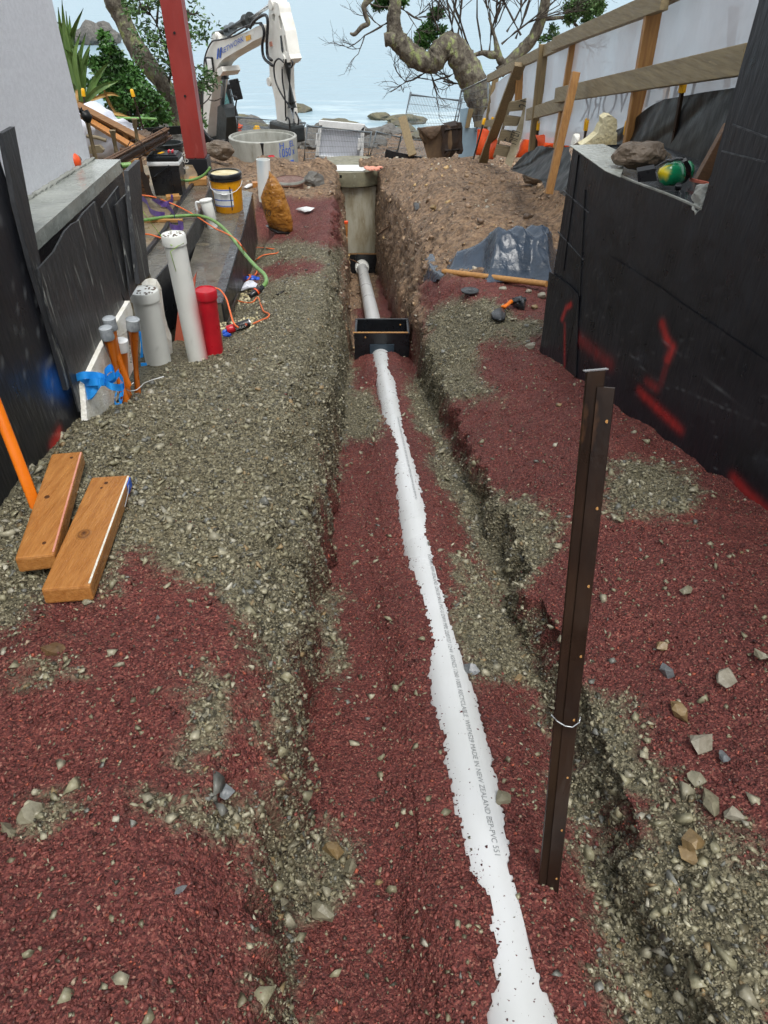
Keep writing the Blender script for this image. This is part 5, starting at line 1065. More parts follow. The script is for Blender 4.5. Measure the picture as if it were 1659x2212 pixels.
for i in range(420):
    x = rn.gauss(985, 60); y = rn.uniform(1370, 1690)
    if rn.random() < .25: x = rn.gauss(800, 30); y = rn.uniform(1500, 1700)
    g = gq(x, y, .003); mb.rock(g, rn.uniform(.004, .014), seed=i, sub=1, amp=.4)
o = solo(mb, 'foam_crumbs', None, None, m_foamy); o['kind'] = 'stuff'; o['label'] = 'cream foam crumbs scattered beside the footing'
wd = thing('weed', 'small bright green weed at the footing foot', 'plant', gq(915, 1350)); lm = MB(); sm = MB()
for i in range(9):
    g0 = gq(905+rn.uniform(-10, 25), 1355); g1 = g0+V3((rn.uniform(-.05, .06), rn.uniform(-.02, .03), rn.uniform(.06, .14))); sm.tube([g0, g1], .0015, 4)
    for k in range(5):
        c = g0+(g1-g0)*rn.uniform(.4, 1); s = rn.uniform(.012, .022); v = V3((rn.uniform(-1, 1), rn.uniform(-1, .3), rn.uniform(-.2, 1))).normalized(); w = v.cross(V3((.3, .8, .5))).normalized()
        lm.add([c, c+v*s*.5+w*s*.35, c+v*s, c+v*s*.5-w*s*.35], [(0, 1, 2, 3)])
sm.build('stem', m_greenplant, wd); lm.build('foliage', m_greenplant, wd)
solo(MB().prism([gq(x, y, .012) for x, y in ((1225, 1425), (1270, 1390), (1325, 1378), (1300, 1400), (1260, 1412))], (0, 0, .004)), 'plastic_scrap', 'thin black plastic strip on gravel right of the connector', 'plastic', m_black)
a, b = gq(1085, 925, .01), gq(850, 1650, .01); solo(MB().tube([a, (a+b)/2, b], .008, 6), 'steel_rod', 'rusty thin rod lying along the footing foot', 'rod', m_rust)
# sack, upright pipe, lids, scraps
def ground_at(p, D): return at(p, D)
Ds = gnd(k6(1290, 890)).y
def densify3(P): return [P[i]+(P[(i+1) % len(P)]-P[i])*k/3 for i in range(len(P)) for k in range(3)]
sk = thing('sack', 'brown printed plastic sack standing half full on the scoria', 'sack', gnd(k6(1290, 890)))
P = [at(k6(*p), Ds) for p in ((1195, 375), (1215, 400), (1255, 440), (1320, 540), (1340, 620), (1370, 700), (1392, 800), (1395, 890), (1330, 905), (1250, 880), (1200, 860), (1165, 770), (1140, 680), (1125, 600), (1145, 540), (1170, 480), (1190, 430))]
so = MB().inflate(densify3(P), (0, -1, .1), .10, 12, .016, 5, scl=11).build('bag', m_sack, sk, smooth=True)
P2 = [at(k6(*p), Ds-.07) for p in ((1145, 645), (1250, 640), (1290, 660), (1300, 760), (1240, 800), (1165, 760))]
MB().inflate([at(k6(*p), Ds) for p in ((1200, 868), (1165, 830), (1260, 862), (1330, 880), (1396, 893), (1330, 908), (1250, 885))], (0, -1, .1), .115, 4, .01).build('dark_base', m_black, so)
lettering('no', at(k6(1160, 745), Ds-.135), V3((1, 0, -.2)), V3((.15, 0, 1)), .06, m_inkd, so)
Dp = Ds+.9; 
pb, pt = at(k6(1160, 560), Dp), at(k6(1145, 285), Dp); rp = (at(k6(1200, 290), Dp)-at(k6(1088, 290), Dp)).length/2
up_ = thing('upright_pipe', 'pale open pipe with blue spray behind the sack', 'pipe', pb); mb = MB().lathe([(rp*.95, -.1), (rp, 0), (rp, (pt-pb).length), (rp*.9, (pt-pb).length), (rp*.88, .0)], 28, pb, Matrix(basis(pt-pb)).transposed(), cap=(True, False))
vs = np.array(mb.v); px, py, f = project(vs[:, 0], vs[:, 1], vs[:, 2]); mb.build('barrel', m_pvcg, up_, smooth=True, ang=40, attrs={'red': np.zeros(len(vs)), 'dirt': np.zeros(len(vs)), 'blue': .6*np.exp(-((px-562)/8)**2-((py-355)/12)**2)})
Dq = Dp+2.2; q = at(k6(1220, 325), Dq); rp2 = (at(k6(1250, 300), Dq)-at(k6(1193, 300), Dq)).length/2
rd = thing('red_pot', 'small bright red capped pipe beside the concrete ring', 'pipe', q); MB().lathe([(rp2*.8, -.1), (rp2*.85, .03), (rp2, .04), (rp2, .11), (rp2*.85, .115), (rp2*.8, .08)], 24, q).build('barrel', m_rocket, rd, smooth=True, ang=40)
q = at(k6(1148, 275), Dq); solo(MB().tube([q-V3((0, 0, .1)), q+V3((0, 0, .2))], .028, 12), 'black_pipe', 'short black pipe stub beside the red capped pipe', 'pipe', m_black, smooth=True, ang=40)
zl2 = gnd(k6(1370, 480)).z+.1; cc = onz(k6(1360, 455), zl2); rl = (onz(k6(1500, 480), zl2)-onz(k6(1240, 480), zl2)).length/2
li = thing('round_lid', 'brown round cover with white rim lying behind the sack', 'lid', cc); MB().lathe([(rl*.9, -.25), (rl*.92, -.05)], 40, cc).build('neck', m_brownc, li, smooth=True, ang=40)
MB().lathe([(rl*.95, -.05), (rl, -.04), (rl, 0), (rl*.97, .012), (rl*.93, .012), (rl*.92, .006)], 40, cc).build('plate', m_brownc, li, smooth=True, ang=40)
MB().lathe([(rl*1.002, -.02), (rl*1.004, .006), (rl*.98, .0135)], 40, cc, cap=(False, False)).build('worn_rim', m_concrete, li, smooth=True)
solo(MB().cbox(gnd(k6(1105, 530))+V3((0, .05, .03)), (.16, .1, .09), .006, rz=.3), 'timber_block', 'small orange timber offcut left of the upright pipe', 'block', m_timwet)
solo(MB().inflate([gnd(k6(*p), .02) for p in ((1415, 705), (1450, 690), (1510, 685), (1575, 690), (1540, 715), (1490, 722), (1460, 708))], (0, -.2, 1), .02, 3, .01), 'paper_scrap', 'white paper scrap on the red scoria beside the trench', 'paper', m_white)
solo(MB().inflate([gnd(k6(*p), .02) for p in ((985, 515), (1020, 495), (1065, 490), (1060, 505), (1010, 525))], (0, -.2, 1), .02, 3, .01), 'paper_scrap', 'white paper scrap behind the yellow bucket', 'paper', m_white)
# soil heap and rocks beside the column
def heap(pts, D, depth, label, seed, name='soil_heap', mat=None, rough=.12, scl=5):
    o = solo(MB().inflate([at(p, D) for p in pts], (0, -1, .25), depth, 10, rough, seed, scl=scl), name, label, 'soil', mat or m_mud); return o
def densify(pts, n=4):
    out_ = []
    for i in range(len(pts)):
        a, b = pts[i], pts[(i+1) % len(pts)]
        for k in range(n):
            j = 3 if k else 0; out_.append((a[0]+(b[0]-a[0])*k/n+random.uniform(-j, j), a[1]+(b[1]-a[1])*k/n+random.uniform(-j, j)))
    return out_
g = at(k2(465, 1660), 12.4); solo(MB().rock(g, .24, seed=55, sub=4, amp=.25, sq=(1.05, .8, .6)), 'rock', 'large brown rock between column and concrete ring', 'rock', m_brownrock)
g = gnd(k6(1560, 500)); solo(MB().rock(g+V3((0, .1, .03)), .17, seed=56, sub=3, amp=.25, sq=(1, .8, .7)), 'rock', 'grey rock just left of the trench end', 'rock', m_rock)
# ------------------------------------------------------------------ left background: bag, timbers, pegs, plants
gb = lambda D, p: at(p, D)
bagp = densify(L_(k1, (665, 960), (700, 860), (795, 842), (880, 910), (940, 990), (1000, 985), (1055, 1000), (1060, 1050), (1115, 1110), (1090, 1130), (1020, 1150), (1030, 1240), (960, 1310), (760, 1330), (690, 1150)), 3)
solo(MB().inflate([at(p, 9.6) for p in bagp], (0, -1, .2), .5, 9, .10, 8, scl=3.5), 'bulk_bag', 'white woven bulk bag slumped behind the house corner', 'bag', m_bag, smooth=True)
def ibeam(p0, p1, D0, D1, label, w=.09, h=.2):
    a, b = at(p0, D0), at(p1, D1); t = thing('timber_beam', label, 'beam', a); up = (0, -.6, 1)
    d = (b-a).normalized(); x = d.cross(V3(up)).normalized(); z = x.cross(d).normalized()
    MB().beam(a+z*h/2, b+z*h/2, w, .045, up=up, b=.004).build('top_flange', m_timbr, t); MB().beam(a-z*h/2, b-z*h/2, w, .045, up=up, b=.004).build('bottom_flange', m_timbr, t)
    MB().beam(a, b, .02, h-.05, up=up).build('web', m_timdk, t)
    for k in (.12, .62): MB().beam(a+(b-a)*k, a+(b-a)*(k+.06), w*.8, h-.05, up=up).build('stiffener', m_tim, t)
    return t
ibeam(k1(660, 915), k1(1270, 1240), 8.9, 8.6, 'long orange brown timber beam leaning down beside the bulk bag', .07, .13)
a, b = at(k1(740, 1000), 8.8), at(k1(1120, 1230), 8.5); solo(MB().beam(a, b, .06, .05, up=(0, -.6, 1), b=.004), 'timber_batten', 'thin timber batten under the long leaning beam', 'batten', m_timwet)
solo(MB().prism([at(p, 7.2) for p in L_(k1, (735, 1215), (820, 1208), (858, 1245), (850, 1268), (745, 1275))], (0, .05, 0)), 'timber_block', 'grey timber offcut on the white bag', 'block', m_timgrey)
for i, (p0, p1, D, l) in enumerate(((k1(715, 960), k1(795, 1330), 7.0, 'left round timber peg with black wrap beside the house'), (k1(932, 1080), k1(972, 1300), 6.6, 'middle short round timber peg before the bulk bag'), (k1(1113, 985), k1(1142, 1190), 7.4, 'right round timber peg behind the bar bundle'))):
    a, b = at(p0, D), at(p1, D); b = V3((b.x, b.y, min(b.z, gz1(b.x, D))-.2)) if False else b-(a-b)*.15
    t = thing('timber_peg', l, 'peg', b, 'round timber pegs'); MB().tube([b, a], .028, 12).build('shaft', m_timgy, t, smooth=True, ang=40)
    if i == 0: MB().tube([at(k1(*p), 6.95) for p in ((665, 915), (700, 940), (725, 975), (722, 1010))], [.03, .045, .045, .03], 10).build('black_wrap', m_poly, t, smooth=True)
bd = thing('bar_bundle', 'tied bundle of rusty reinforcing bars propped diagonally', 'bars', at(k1(980, 1320), 6.2))
a, b = at(k1(965, 1325), 6.0), at(k1(1385, 1100), 7.4); d = (b-a).normalized(); sx, sy, _ = basis(d); rn = random.Random(9)
for i in range(14):
    o = sx*rn.uniform(-.05, .05)+sy*rn.uniform(-.045, .045); MB().tube([a-d*rn.uniform(.3, .4)+o, b+d*rn.uniform(-.08, .08)+o*1.05], .011, 7).build('bar', m_timdk if i % 3 else m_rust, bd, smooth=True, ang=50)
for k in (.35, .8): MB().tube([a+(b-a)*k+(sx*math.cos(u)+sy*math.sin(u))*.072 for u in [j*.7 for j in range(10)]], .004, 5).build('tie_wire', m_rust, bd)
solo(MB().tube(spl([at(k1(*p), 8.3) for p in ((720, 1130), (800, 1140), (850, 1155), (880, 1165))]), .02, 8), 'tool_handle', 'tool handle lying across the white bag', 'tool', m_timgrey, smooth=True)
def capstake(p0, p1, D, label, grp='yellow capped steel stakes', r=.022):
    r = .0125 if D < 9 else .015
    a, b = at(p0, D), at(p1, D); b = b-(a-b)*.1; t = thing('capped_stake', label, 'stake', b, grp); d = (a-b).normalized()
    MB().beam(b, a, r*1.3, r*1.3, up=(.3, -1, 0)).build('shaft', m_rust, t)
    R = Matrix(basis(d)).transposed(); MB().lathe([(r*1.5, -.065), (r*1.5, -.01), (r*1.3, .01), (r*.7, .018)], 14, a+d*.03, R).build('safety_cap', m_yellow, t, smooth=True, ang=50); return t
capstake(k1(690, 770), k1(700, 850), 9.6, 'yellow capped stake among the flax beside the house', r=.026)
capstake(k1(1100, 775), k1(1190, 1075), 9.9, 'leaning yellow capped stake before the shrub', r=.028)
# black edging sheet and planter by tree
solo(MB().prism([at(p, 10.6) for p in L_(k1, (1190, 1065), (1300, 1060), (1510, 1045), (1520, 1110), (1300, 1130), (1200, 1105))], (0, .04, 0)), 'edging_sheet', 'black plastic edging strip below the left tree', 'plastic', m_poly)
heap(densify(L_(k1, (1080, 1090), (1190, 1080), (1260, 1110), (1330, 1150), (1330, 1250), (1200, 1300), (1080, 1200)), 3), 9.7, .3, 'brown soil bank behind the bar bundle', 11)
# leaves
def leafcloud(centers, n, size, seed, flat=.4):
    rn = np.random.default_rng(seed); C = np.array([c[:3] for c in centers]); Rr = np.array([c[3] for c in centers]); k = rn.choice(len(C), n, p=Rr**2/np.sum(Rr**2))
    u = rn.normal(0, 1, (n, 3)); u /= np.linalg.norm(u, axis=1)[:, None]; pos = C[k]+u*(Rr[k]*rn.random(n)**.45)[:, None]*np.array([1, .8, .8])
    a = rn.normal(0, 1, (n, 3)); a[:, 2] *= .7; a /= np.linalg.norm(a, axis=1)[:, None]; b = rn.normal(0, 1, (n, 3)); b -= a*(a*b).sum(1)[:, None]; b /= np.linalg.norm(b, axis=1)[:, None]
    s = size*rn.uniform(.6, 1.3, n)[:, None]; nn = np.cross(a, b)
    V = np.stack([pos, pos+a*s*.5+b*s*.26+nn*s*.06, pos+a*s, pos+a*s*.5-b*s*.26+nn*s*.06], 1).reshape(-1, 3); F = np.arange(n*4).reshape(n, 4); return V, F
def leafobj(name, parent, centers, n, size, seed, mat):
    V, F = leafcloud(centers, n, size, seed); o = npmesh(name, V, F, mat); put(o, parent); return o
sh = thing('shrub', 'dense dark green shrub between house and left tree', 'shrub', at(k1(1050, 1060), 12))
cs = []
rn = random.Random(4)
for (x, y, r) in ((860, 300, 45), (900, 400, 70), (960, 470, 75), (880, 520, 80), (770, 520, 60), (960, 560, 90), (1060, 580, 90), (1130, 640, 80), (850, 640, 90), (960, 680, 100), (1080, 720, 110), (1200, 760, 90), (1280, 820, 80), (900, 760, 90), (1020, 830, 110), (1150, 880, 110), (1290, 930, 90), (950, 920, 80), (1080, 980, 80), (1250, 1010, 90), (1370, 980, 60), (760, 700, 60), (1350, 880, 50)):
    g = at(k1(x, y), 12+rn.uniform(-.4, .5)); cs.append((g.x, g.y, g.z, r*.2604*12*.84/FPX))
leafobj('foliage', sh, cs, 8200, .075, 3, m_leaf)
br = MB(); g0 = at(k1(1060, 1080), 12.1)
for c in cs: 
    m = (g0+V3(c[:3]))/2+V3((rn.uniform(-.1, .1), 0, rn.uniform(-.1, .1))); br.tube(spl([g0+V3((rn.uniform(-.4, .4), 0, -.3)), m, V3(c[:3])], 3), [.016-.0016*i for i in range(7)], 5)
br.build('branches', m_twig, sh, smooth=True)
fx = thing('flax_plant', 'flax plant with long sword leaves beside the house wall', 'plant', at(k1(690, 860), 10.6))
fl = [((690, 860), (560, 400), (512, 0), 0), ((690, 860), (540, 420), (480, 60), 0), ((690, 860), (590, 420), (545, 90), 0), ((680, 860), (600, 420), (575, 130), 0), ((690, 840), (590, 380), (690, 70), 0), ((690, 850), (620, 500), (668, 265), 0), ((690, 850), (650, 560), (712, 270), 0), ((695, 850), (690, 560), (750, 360), 0),
      ((690, 860), (700, 600), (745, 410), 0), ((700, 850), (800, 650), (905, 510), 0), ((700, 850), (820, 740), (1000, 660), 0), ((700, 870), (620, 430), (530, 400), 0), ((695, 600), (640, 500), (535, 405), 0), ((690, 860), (650, 760), (600, 690), 0), ((700, 850), (780, 780), (860, 745), 1), ((700, 860), (640, 830), (640, 620), 1), ((690, 870), (560, 300), (470, 180), 0), ((690, 870), (520, 520), (500, 250), 0), ((700, 850), (900, 780), (990, 800), 1), ((860, 740), (920, 880), (1000, 980), 1), ((880, 935), (980, 945), (1080, 970), 1), ((690, 820), (600, 600), (560, 430), 0), ((690, 820), (640, 640), (650, 420), 0)]
for i, (a, b, c, dry) in enumerate(fl):
    P = spl([at(k1(*a), 10.6), at(k1(*b), 10.5+.05*(i % 5)), at(k1(*c), 10.4+.1*(i % 4))], 6); n = len(P); w = .038 if not dry else .022; mb = MB(); vs = []
    for j, q in enumerate(P):
        t = j/(n-1); ww = w*min(1, (1-t)*2.2+.02)*(.6+.4*min(1, t*4)); d = (P[min(j+1, n-1)]-P[max(j-1, 0)]).normalized(); s = d.cross(V3((0, -1, .2))).normalized(); 
        s = (s + V3((0, .5*math.sin(i*2.1), 0))).normalized(); vs += [q-s*ww, q+V3((0, .018, 0)), q+s*ww]
    mb.add(vs, [f for j in range(n-1) for f in ((j*3, j*3+1, j*3+4, j*3+3), (j*3+1, j*3+2, j*3+5, j*3+4))]).build('leaf', m_dryflax if dry else m_flax, fx)
solo(MB().tube(spl([at(k1(*p), 10.3) for p in ((915, 975), (1000, 980), (1150, 982), (1300, 988))]), .016, 8), 'green_stem', 'long green flax stem lying across behind the white bag', 'stem', m_hose, smooth=True)
# trees
def barktube(mb, pts, rs, n=18, amp=.16, sub=5, seed=0):
    P = spl(pts, sub); m = len(P); R = np.interp(np.linspace(0, len(pts)-1, m), range(len(pts)), rs); mb2 = MB().tube(P, list(R), n)
    vs = []
    for i, v in enumerate(mb2.v):
        k = min(i//n, m-1); c = P[k]; q = V3(v); d = q-c; s = 1+amp*mnoise.noise(q*3.2/max(.3, R[k]*3)+V3((seed, 0, 0)))+amp*.5*mnoise.noise(q*11+V3((0, seed, 0))); vs.append(c+d*s)
    mb.add(vs, mb2.f); return P
def pxr(r, D, f=.2604): return r*f*D*.87/FPX
def twigs(mb, p, d, L, depth, r, rn, leaf=None):
    q = p; pts = [p]
    for k in range(3):
        d = (d+V3((rn.uniform(-.45, .45), rn.uniform(-.3, .3), rn.uniform(-.3, .45)))*.5).normalized(); q = q+d*L/3; pts.append(q)
    mb.tube(pts, [r, r*.85, r*.7, r*.5], 4, caps=False)
    if leaf is not None and depth <= 1: leaf.append(q)
    if depth > 0:
        for k in range(rn.choice((2, 3, 3))): twigs(mb, pts[rn.choice((1, 2, 3))], (d+V3((rn.uniform(-1, 1), rn.uniform(-.6, .6), rn.uniform(-.5, .9)))).normalized(), L*rn.uniform(.6, .85), depth-1, r*.62, rn, leaf)
# left tree
lt = thing('tree', 'lichen covered leaning tree trunk behind the red column', 'tree', at(k1(1450, 1060), 13.2)); D = 13.2; mb = MB()
barktube(mb, [at(k1(*p), D) for p in ((880, -330), (955, 0), (1010, 130), (1075, 290), (1150, 430), (1250, 560), (1330, 660), (1400, 790), (1440, 920), (1475, 1100))], [pxr(r, D) for r in (92, 86, 70, 66, 74, 72, 72, 64, 52, 60)])
mb.build('trunk', m_bark, lt, smooth=True)
tw = MB(); lv = []; rn = random.Random(12)
for pts in (((1400, 680), (1420, 560), (1370, 400), (1300, 200), (1240, 100), (1190, -80)), ((1370, 400), (1400, 300), (1420, 100), (1450, -60)), ((1330, 300), (1250, 380), (1230, 330)), ((1300, 220), (1310, 80), (1330, -20)), ((1540, 310), (1580, 300), (1620, 300)), ((1240, 120), (1180, 60), (1150, -10)), ((1500, 60), (1600, 120), (1640, 90)), ((1420, 560), (1340, 480), (1300, 500))):
    P = spl([at(k1(*p), 12.6) for p in pts], 4); tw.tube(P, [.022*(1-.7*i/len(P)) for i in range(len(P))], 6)
    for i in range(0, len(P), 1):
        if rn.random() < .75:
            p = P[i]; e = p+V3((rn.uniform(-.35, .25), rn.uniform(-.2, .2), rn.uniform(-.15, .25))); tw.tube([p, e], [.006, .003], 4, caps=False); lv.append((e.x, e.y, e.z, .13))
tw.build('branches', m_twig, lt, smooth=True); leafobj('crown', lt, lv, 1500, .075, 8, m_leaf2)
# twig with leaves in front of the excavator
tg = thing('sapling', 'thin leafy sapling in front of the excavator boom', 'sapling', at(k2(280, 1480), 12)); tw = MB(); lv = []
for pts in (((190, 1480), (260, 1200), (300, 1160), (365, 1100), (400, 1040)), ((365, 1100), (440, 1115), (520, 1080)), ((300, 1160), (290, 1000), (300, 900)), ((200, 900), (230, 760), (300, 712)), ((290, 980), (380, 950), (440, 930))):
    P = spl([at(k2(*p), 11.5) for p in pts], 3); tw.tube(P, .008, 5)
for (x, y) in ((300, 890), (340, 800), (380, 820), (300, 960), (370, 910), (290, 780), (350, 990), (280, 1380), (300, 1330), (270, 1260), (440, 890)):
    g = at(k2(x, y), 11.5); lv.append((g.x, g.y, g.z, .1))
tw.build('branches', m_twig, tg, smooth=True); leafobj('crown', tg, lv, 380, .06, 9, m_leaf2)
# big right tree
D = 17; rt_ = thing('tree', 'thick gnarled tree trunk bending over the sea behind the fence', 'tree', at(k3(1540, 1010), D)); mb = MB()
barktube(mb, [at(k3(*p), D) for p in ((1570, 1120), (1530, 960), (1480, 800), (1440, 680), (1380, 560), (1310, 450), (1250, 375), (1185, 400), (1130, 480), (1060, 515), (980, 490), (890, 420), (815, 340), (785, 250), (778, 120), (790, 0), (770, -250))], [pxr(r, D) for r in (100, 95, 112, 110, 108, 100, 88, 84, 88, 78, 76, 78, 74, 60, 52, 46, 44)], n=24, amp=.2, sub=6)
barktube(mb, [at(k3(*p), D-.1) for p in ((800, 330), (745, 325), (700, 330))], [pxr(r, D) for r in (55, 50, 45)], n=14); barktube(mb, [at(k3(*p), D+.1) for p in ((1300, 420), (1290, 340), (1300, 300))], [pxr(r, D) for r in (70, 50, 25)], n=12)
mb.build('trunk', m_bark, rt_, smooth=True)
mb = MB(); barktube(mb, [at(k3(*p), D-.5) for p in ((640, -60), (560, 10), (530, 60), (545, 130), (565, 195), (510, 225), (455, 285), (415, 275))], [pxr(r, D) for r in (24, 24, 20, 17, 18, 17, 15, 6)], n=10); mb.build('hanging_limb', m_bark, rt_, smooth=True)
tw = MB(); rn = random.Random(21); lf = []
for (a, d, L, dp) in ((( 1280, 310), (-.2, 0, 1), .9, 4), ((1310, 300), (.3, 0, 1), .9, 4), ((1200, 330), (-.6, 0, .8), .7, 3), ((1250, 300), (.1, .2, 1), 1.0, 4), ((740, 180), (-.9, 0, -.4), .55, 3), ((830, 60), (.8, 0, -.5), .5, 3), ((735, 60), (-1, 0, .1), .5, 2), ((1060, 590), (-.9, 0, -.5), .5, 3), ((1080, 590), (.3, 0, -.9), .45, 2), ((1300, 600), (-.7, 0, -.4), .5, 3), ((1340, 700), (-.6, 0, .1), .4, 2)):
    twigs(tw, at(k3(*a), D), V3(d).normalized(), L, min(dp+1, 5), .024, rn)
tw.build('twigs', m_twig, rt_, smooth=True)
lv = []
for (x, y, r) in ((1060, 240, 60), (1010, 300, 60), (1090, 300, 50), (1130, 110, 55), (1100, 150, 40), (990, 350, 35), (1040, 370, 40), (680, 20, 60), (630, 60, 35), (740, 40, 40), (860, 20, 35), (1170, 250, 40), (1320, 520, 28), (700, -60, 90), (1180, 380, 40)):
    g = at(k3(x, y), D+.3); lv.append((g.x, g.y, g.z, pxr(r, D)))
leafobj('crown', rt_, lv, 5200, .075, 14, m_leaf)
# second right tree with bare crown
D = 18.5; r2 = thing('tree', 'bare twiggy tree with forked pale trunk above the site fence', 'tree', at(k4(170, 400), D)); mb = MB()
barktube(mb, [at(k4(*p), D) for p in ((130, 420), (190, 360), (260, 290), (330, 210), (375, 110), (400, 0), (420, -120))], [pxr(r, D, .3815) for r in (32, 30, 30, 30, 28, 24, 22)], n=14)
barktube(mb, [at(k4(*p), D) for p in ((200, 380), (150, 350), (130, 300), (110, 200), (80, 100))], [pxr(r, D, .3815) for r in (24, 22, 20, 8, 6)], n=12)
barktube(mb, [at(k4(*p), D) for p in ((130, 310), (90, 310), (40, 300), (-30, 320))], [pxr(r, D, .3815) for r in (22, 20, 12, 8)], n=12)
barktube(mb, [at(k4(*p), D) for p in ((380, 110), (440, 105), (500, 100), (560, 130), (620, 190))], [pxr(r, D, .3815) for r in (10, 9, 8, 6, 4)], n=10)
mb.build('trunk', m_bark, r2, smooth=True)
tw = MB(); rn = random.Random(33)
for (a, d, L, dp) in (((40, 300), (-.3, 0, 1), 1.0, 4), ((-10, 310), (-.6, 0, .8), 1.0, 4), ((80, 305), (.1, 0, 1), 1.1, 4), ((100, 200), (.4, 0, 1), .8, 4), ((85, 110), (-.4, 0, 1), .8, 4), ((150, 250), (.8, 0, .6), 1.0, 4), ((260, 200), (-.5, 0, 1), 1.0, 4), ((-60, 260), (-.4, 0, .9), .9, 3), ((180, 180), (.6, 0, .9), .8, 3), ((120, 130), (0, 0, 1), .9, 4), ((230, 220), (.2, 0, 1), .9, 3), ((420, 30), (.8, 0, .5), .8, 3), ((560, 130), (.5, 0, -.7), .6, 3)):
    twigs(tw, at(k4(*a), D), V3(d).normalized(), L, min(dp+1, 5), .026, rn)
tw.build('twigs', m_twig, r2, smooth=True)
lv = []
for (x, y, r) in ((560, 70, 55), (640, 50, 50), (690, 60, 40), (600, 20, 50), (530, 110, 30), (640, 110, 35), (440, 160, 22), (420, 210, 22), (380, 225, 18), (460, 205, 20), (700, 20, 40), (540, 40, 40)):
    g = at(k4(x, y), D); lv.append((g.x, g.y, g.z, pxr(r, D, .3815)))
leafobj('crown', r2, lv, 3000, .085, 15, m_leaf2)

# ------------------------------------------------------------------ excavator
u = V3((.6, -.8, 0)).normalized(); n_ = V3((.8, .6, 0)).normalized(); EP = at((470, 170), 17.6)
def ep(x, y, off=0): return onp(k2(x, y), EP+n_*off, n_)
ex_ = thing('excavator', 'white excavator with lettered boom working beside the sea', 'excavator', V3((ep(350, 1480).x, ep(350, 1480).y, ep(350, 1480).z-.6)))
bo = [(300, 1560), (312, 1300), (318, 1000), (318, 760), (330, 640), (365, 545), (398, 470), (404, 410), (430, 362), (458, 366), (480, 400), (486, 432), (560, 425), (700, 385), (820, 340), (905, 292), (975, 268), (1008, 285), (1012, 340), (990, 395), (870, 452), (760, 522), (640, 588), (540, 650), (490, 700), (455, 765), (440, 850), (425, 930), (405, 1080), (375, 1300), (350, 1560)]
boom = MB().prism([ep(*p) for p in bo], n_*.34).build('boom', m_excw, ex_)
lettering('net', ep(512, 605, -.012), (ep(765, 455)-ep(512, 605)), (ep(512, 540)-ep(518, 605)), (ep(512, 548)-ep(516, 605)).length, m_bluet, boom, width=(ep(765, 455)-ep(512, 605)).length, off=.01)
for x in (0, 30): MB().prism([ep(p[0]+x*1.0, p[1]-x*.35, -.012) for p in ((460, 655), (470, 540), (485, 530), (475, 650))], n_*.004).build('logo_bar', m_bluet, boom)
MB().prism([ep(p[0], p[1], -.012) for p in ((482, 630), (486, 548), (492, 545), (488, 628))], n_*.004).build('logo_bar', m_galv, boom)
MB().prism([ep(*p, -.012) for p in ((780, 400), (830, 382), (838, 435), (785, 458))], n_*.004).build('warning_sticker', m_yellow, boom)
for p in ((445, 398), (487, 800), (985, 322)):
    MB().lathe([(.07, -.02), (.07, .36)], 18, ep(*p), Matrix(basis(n_)).transposed()).build('pivot_pin', m_excw, boom, smooth=True, ang=40)
MB().cbox(ep(385, 715, -.06), (.18, .1, .28), .02, rz=-.6).build('work_light', m_black, boom); MB().cbox(ep(382, 712, -.10), (.10, .05, .2), .01, rz=-.6).build('lens', m_white, boom)
MB().prism([ep(*p, -.03) for p in ((470, 760), (510, 735), (530, 790), (500, 840), (465, 830))], n_*.42).build('boom_lug', m_excw, boom)
ar = [(1035, 150), (1040, 60), (1062, 18), (1100, 15), (1140, 40), (1152, 90), (1160, 140), (1215, 340), (1262, 600), (1280, 650), (1262, 690), (1225, 690), (1195, 740), (1205, 1000), (1240, 1250), (1245, 1410), (1140, 1430), (1105, 1100), (1075, 960), (1035, 925), (1032, 880), (1048, 830), (1038, 640), (1000, 480), (990, 340), (1005, 280), (1040, 240)]
ho1 = [(1075, 160), (1095, 145), (1108, 170), (1100, 240), (1075, 230)]; ho2 = [(1142, 175), (1160, 170), (1185, 260), (1180, 330), (1160, 310)]; ho3 = [(1205, 390), (1215, 392), (1240, 560), (1232, 590), (1220, 560)]
arm = MB().prism([ep(*p, .05) for p in ar], n_*.24, [[ep(*p, .05) for p in h] for h in (ho1, ho2, ho3)]).build('arm', m_excw, ex_)
MB().prism([ep(*p, .035) for p in ((1160, 395), (1172, 392), (1195, 560), (1188, 585), (1175, 560))], n_*.01).build('slot', m_black, arm)
MB().prism([ep(*p, .035) for p in ((1040, 465), (1065, 458), (1075, 510), (1048, 518))], n_*.01).build('sticker', m_pink, arm)
for p in ((1063, 52), (1200, 655), (1043, 905)): MB().lathe([(.075, -.02), (.075, .3)], 18, ep(*p, .04), Matrix(basis(n_)).transposed()).build('pivot_pin', m_excw, arm, smooth=True, ang=40)
c0, c1, c2 = ep(450, 405, .17), ep(835, 210, .17), ep(1062, 52, .17)
cy = MB().tube([c0, c0+(c1-c0)*.99], .095, 16).build('arm_cylinder', m_excb, ex_, smooth=True, ang=40); MB().tube([c1-(c1-c0)*.12, c1], .12, 16).build('gland', m_excb, cy, smooth=True, ang=40); MB().tube([c1, c2], .045, 12).build('rod', m_silver, cy, smooth=True)
for k in (.35, .5): MB().tube([c0+(c1-c0)*k, c0+(c1-c0)*(k+.01)], .102, 16).build('clamp', m_galv, cy)
c0, c1, c2 = ep(1240, 650, .1), ep(1295, 1190, .1), ep(1328, 1440, .1)
cy = MB().tube([c0, c1], .085, 16).build('bucket_cylinder', m_excb, ex_, smooth=True, ang=40); MB().tube([c1-(c1-c0)*.12, c1], .105, 16).build('gland', m_excb, cy, smooth=True, ang=40); MB().tube([c1, c2], .045, 12).build('rod', m_silver, cy, smooth=True)
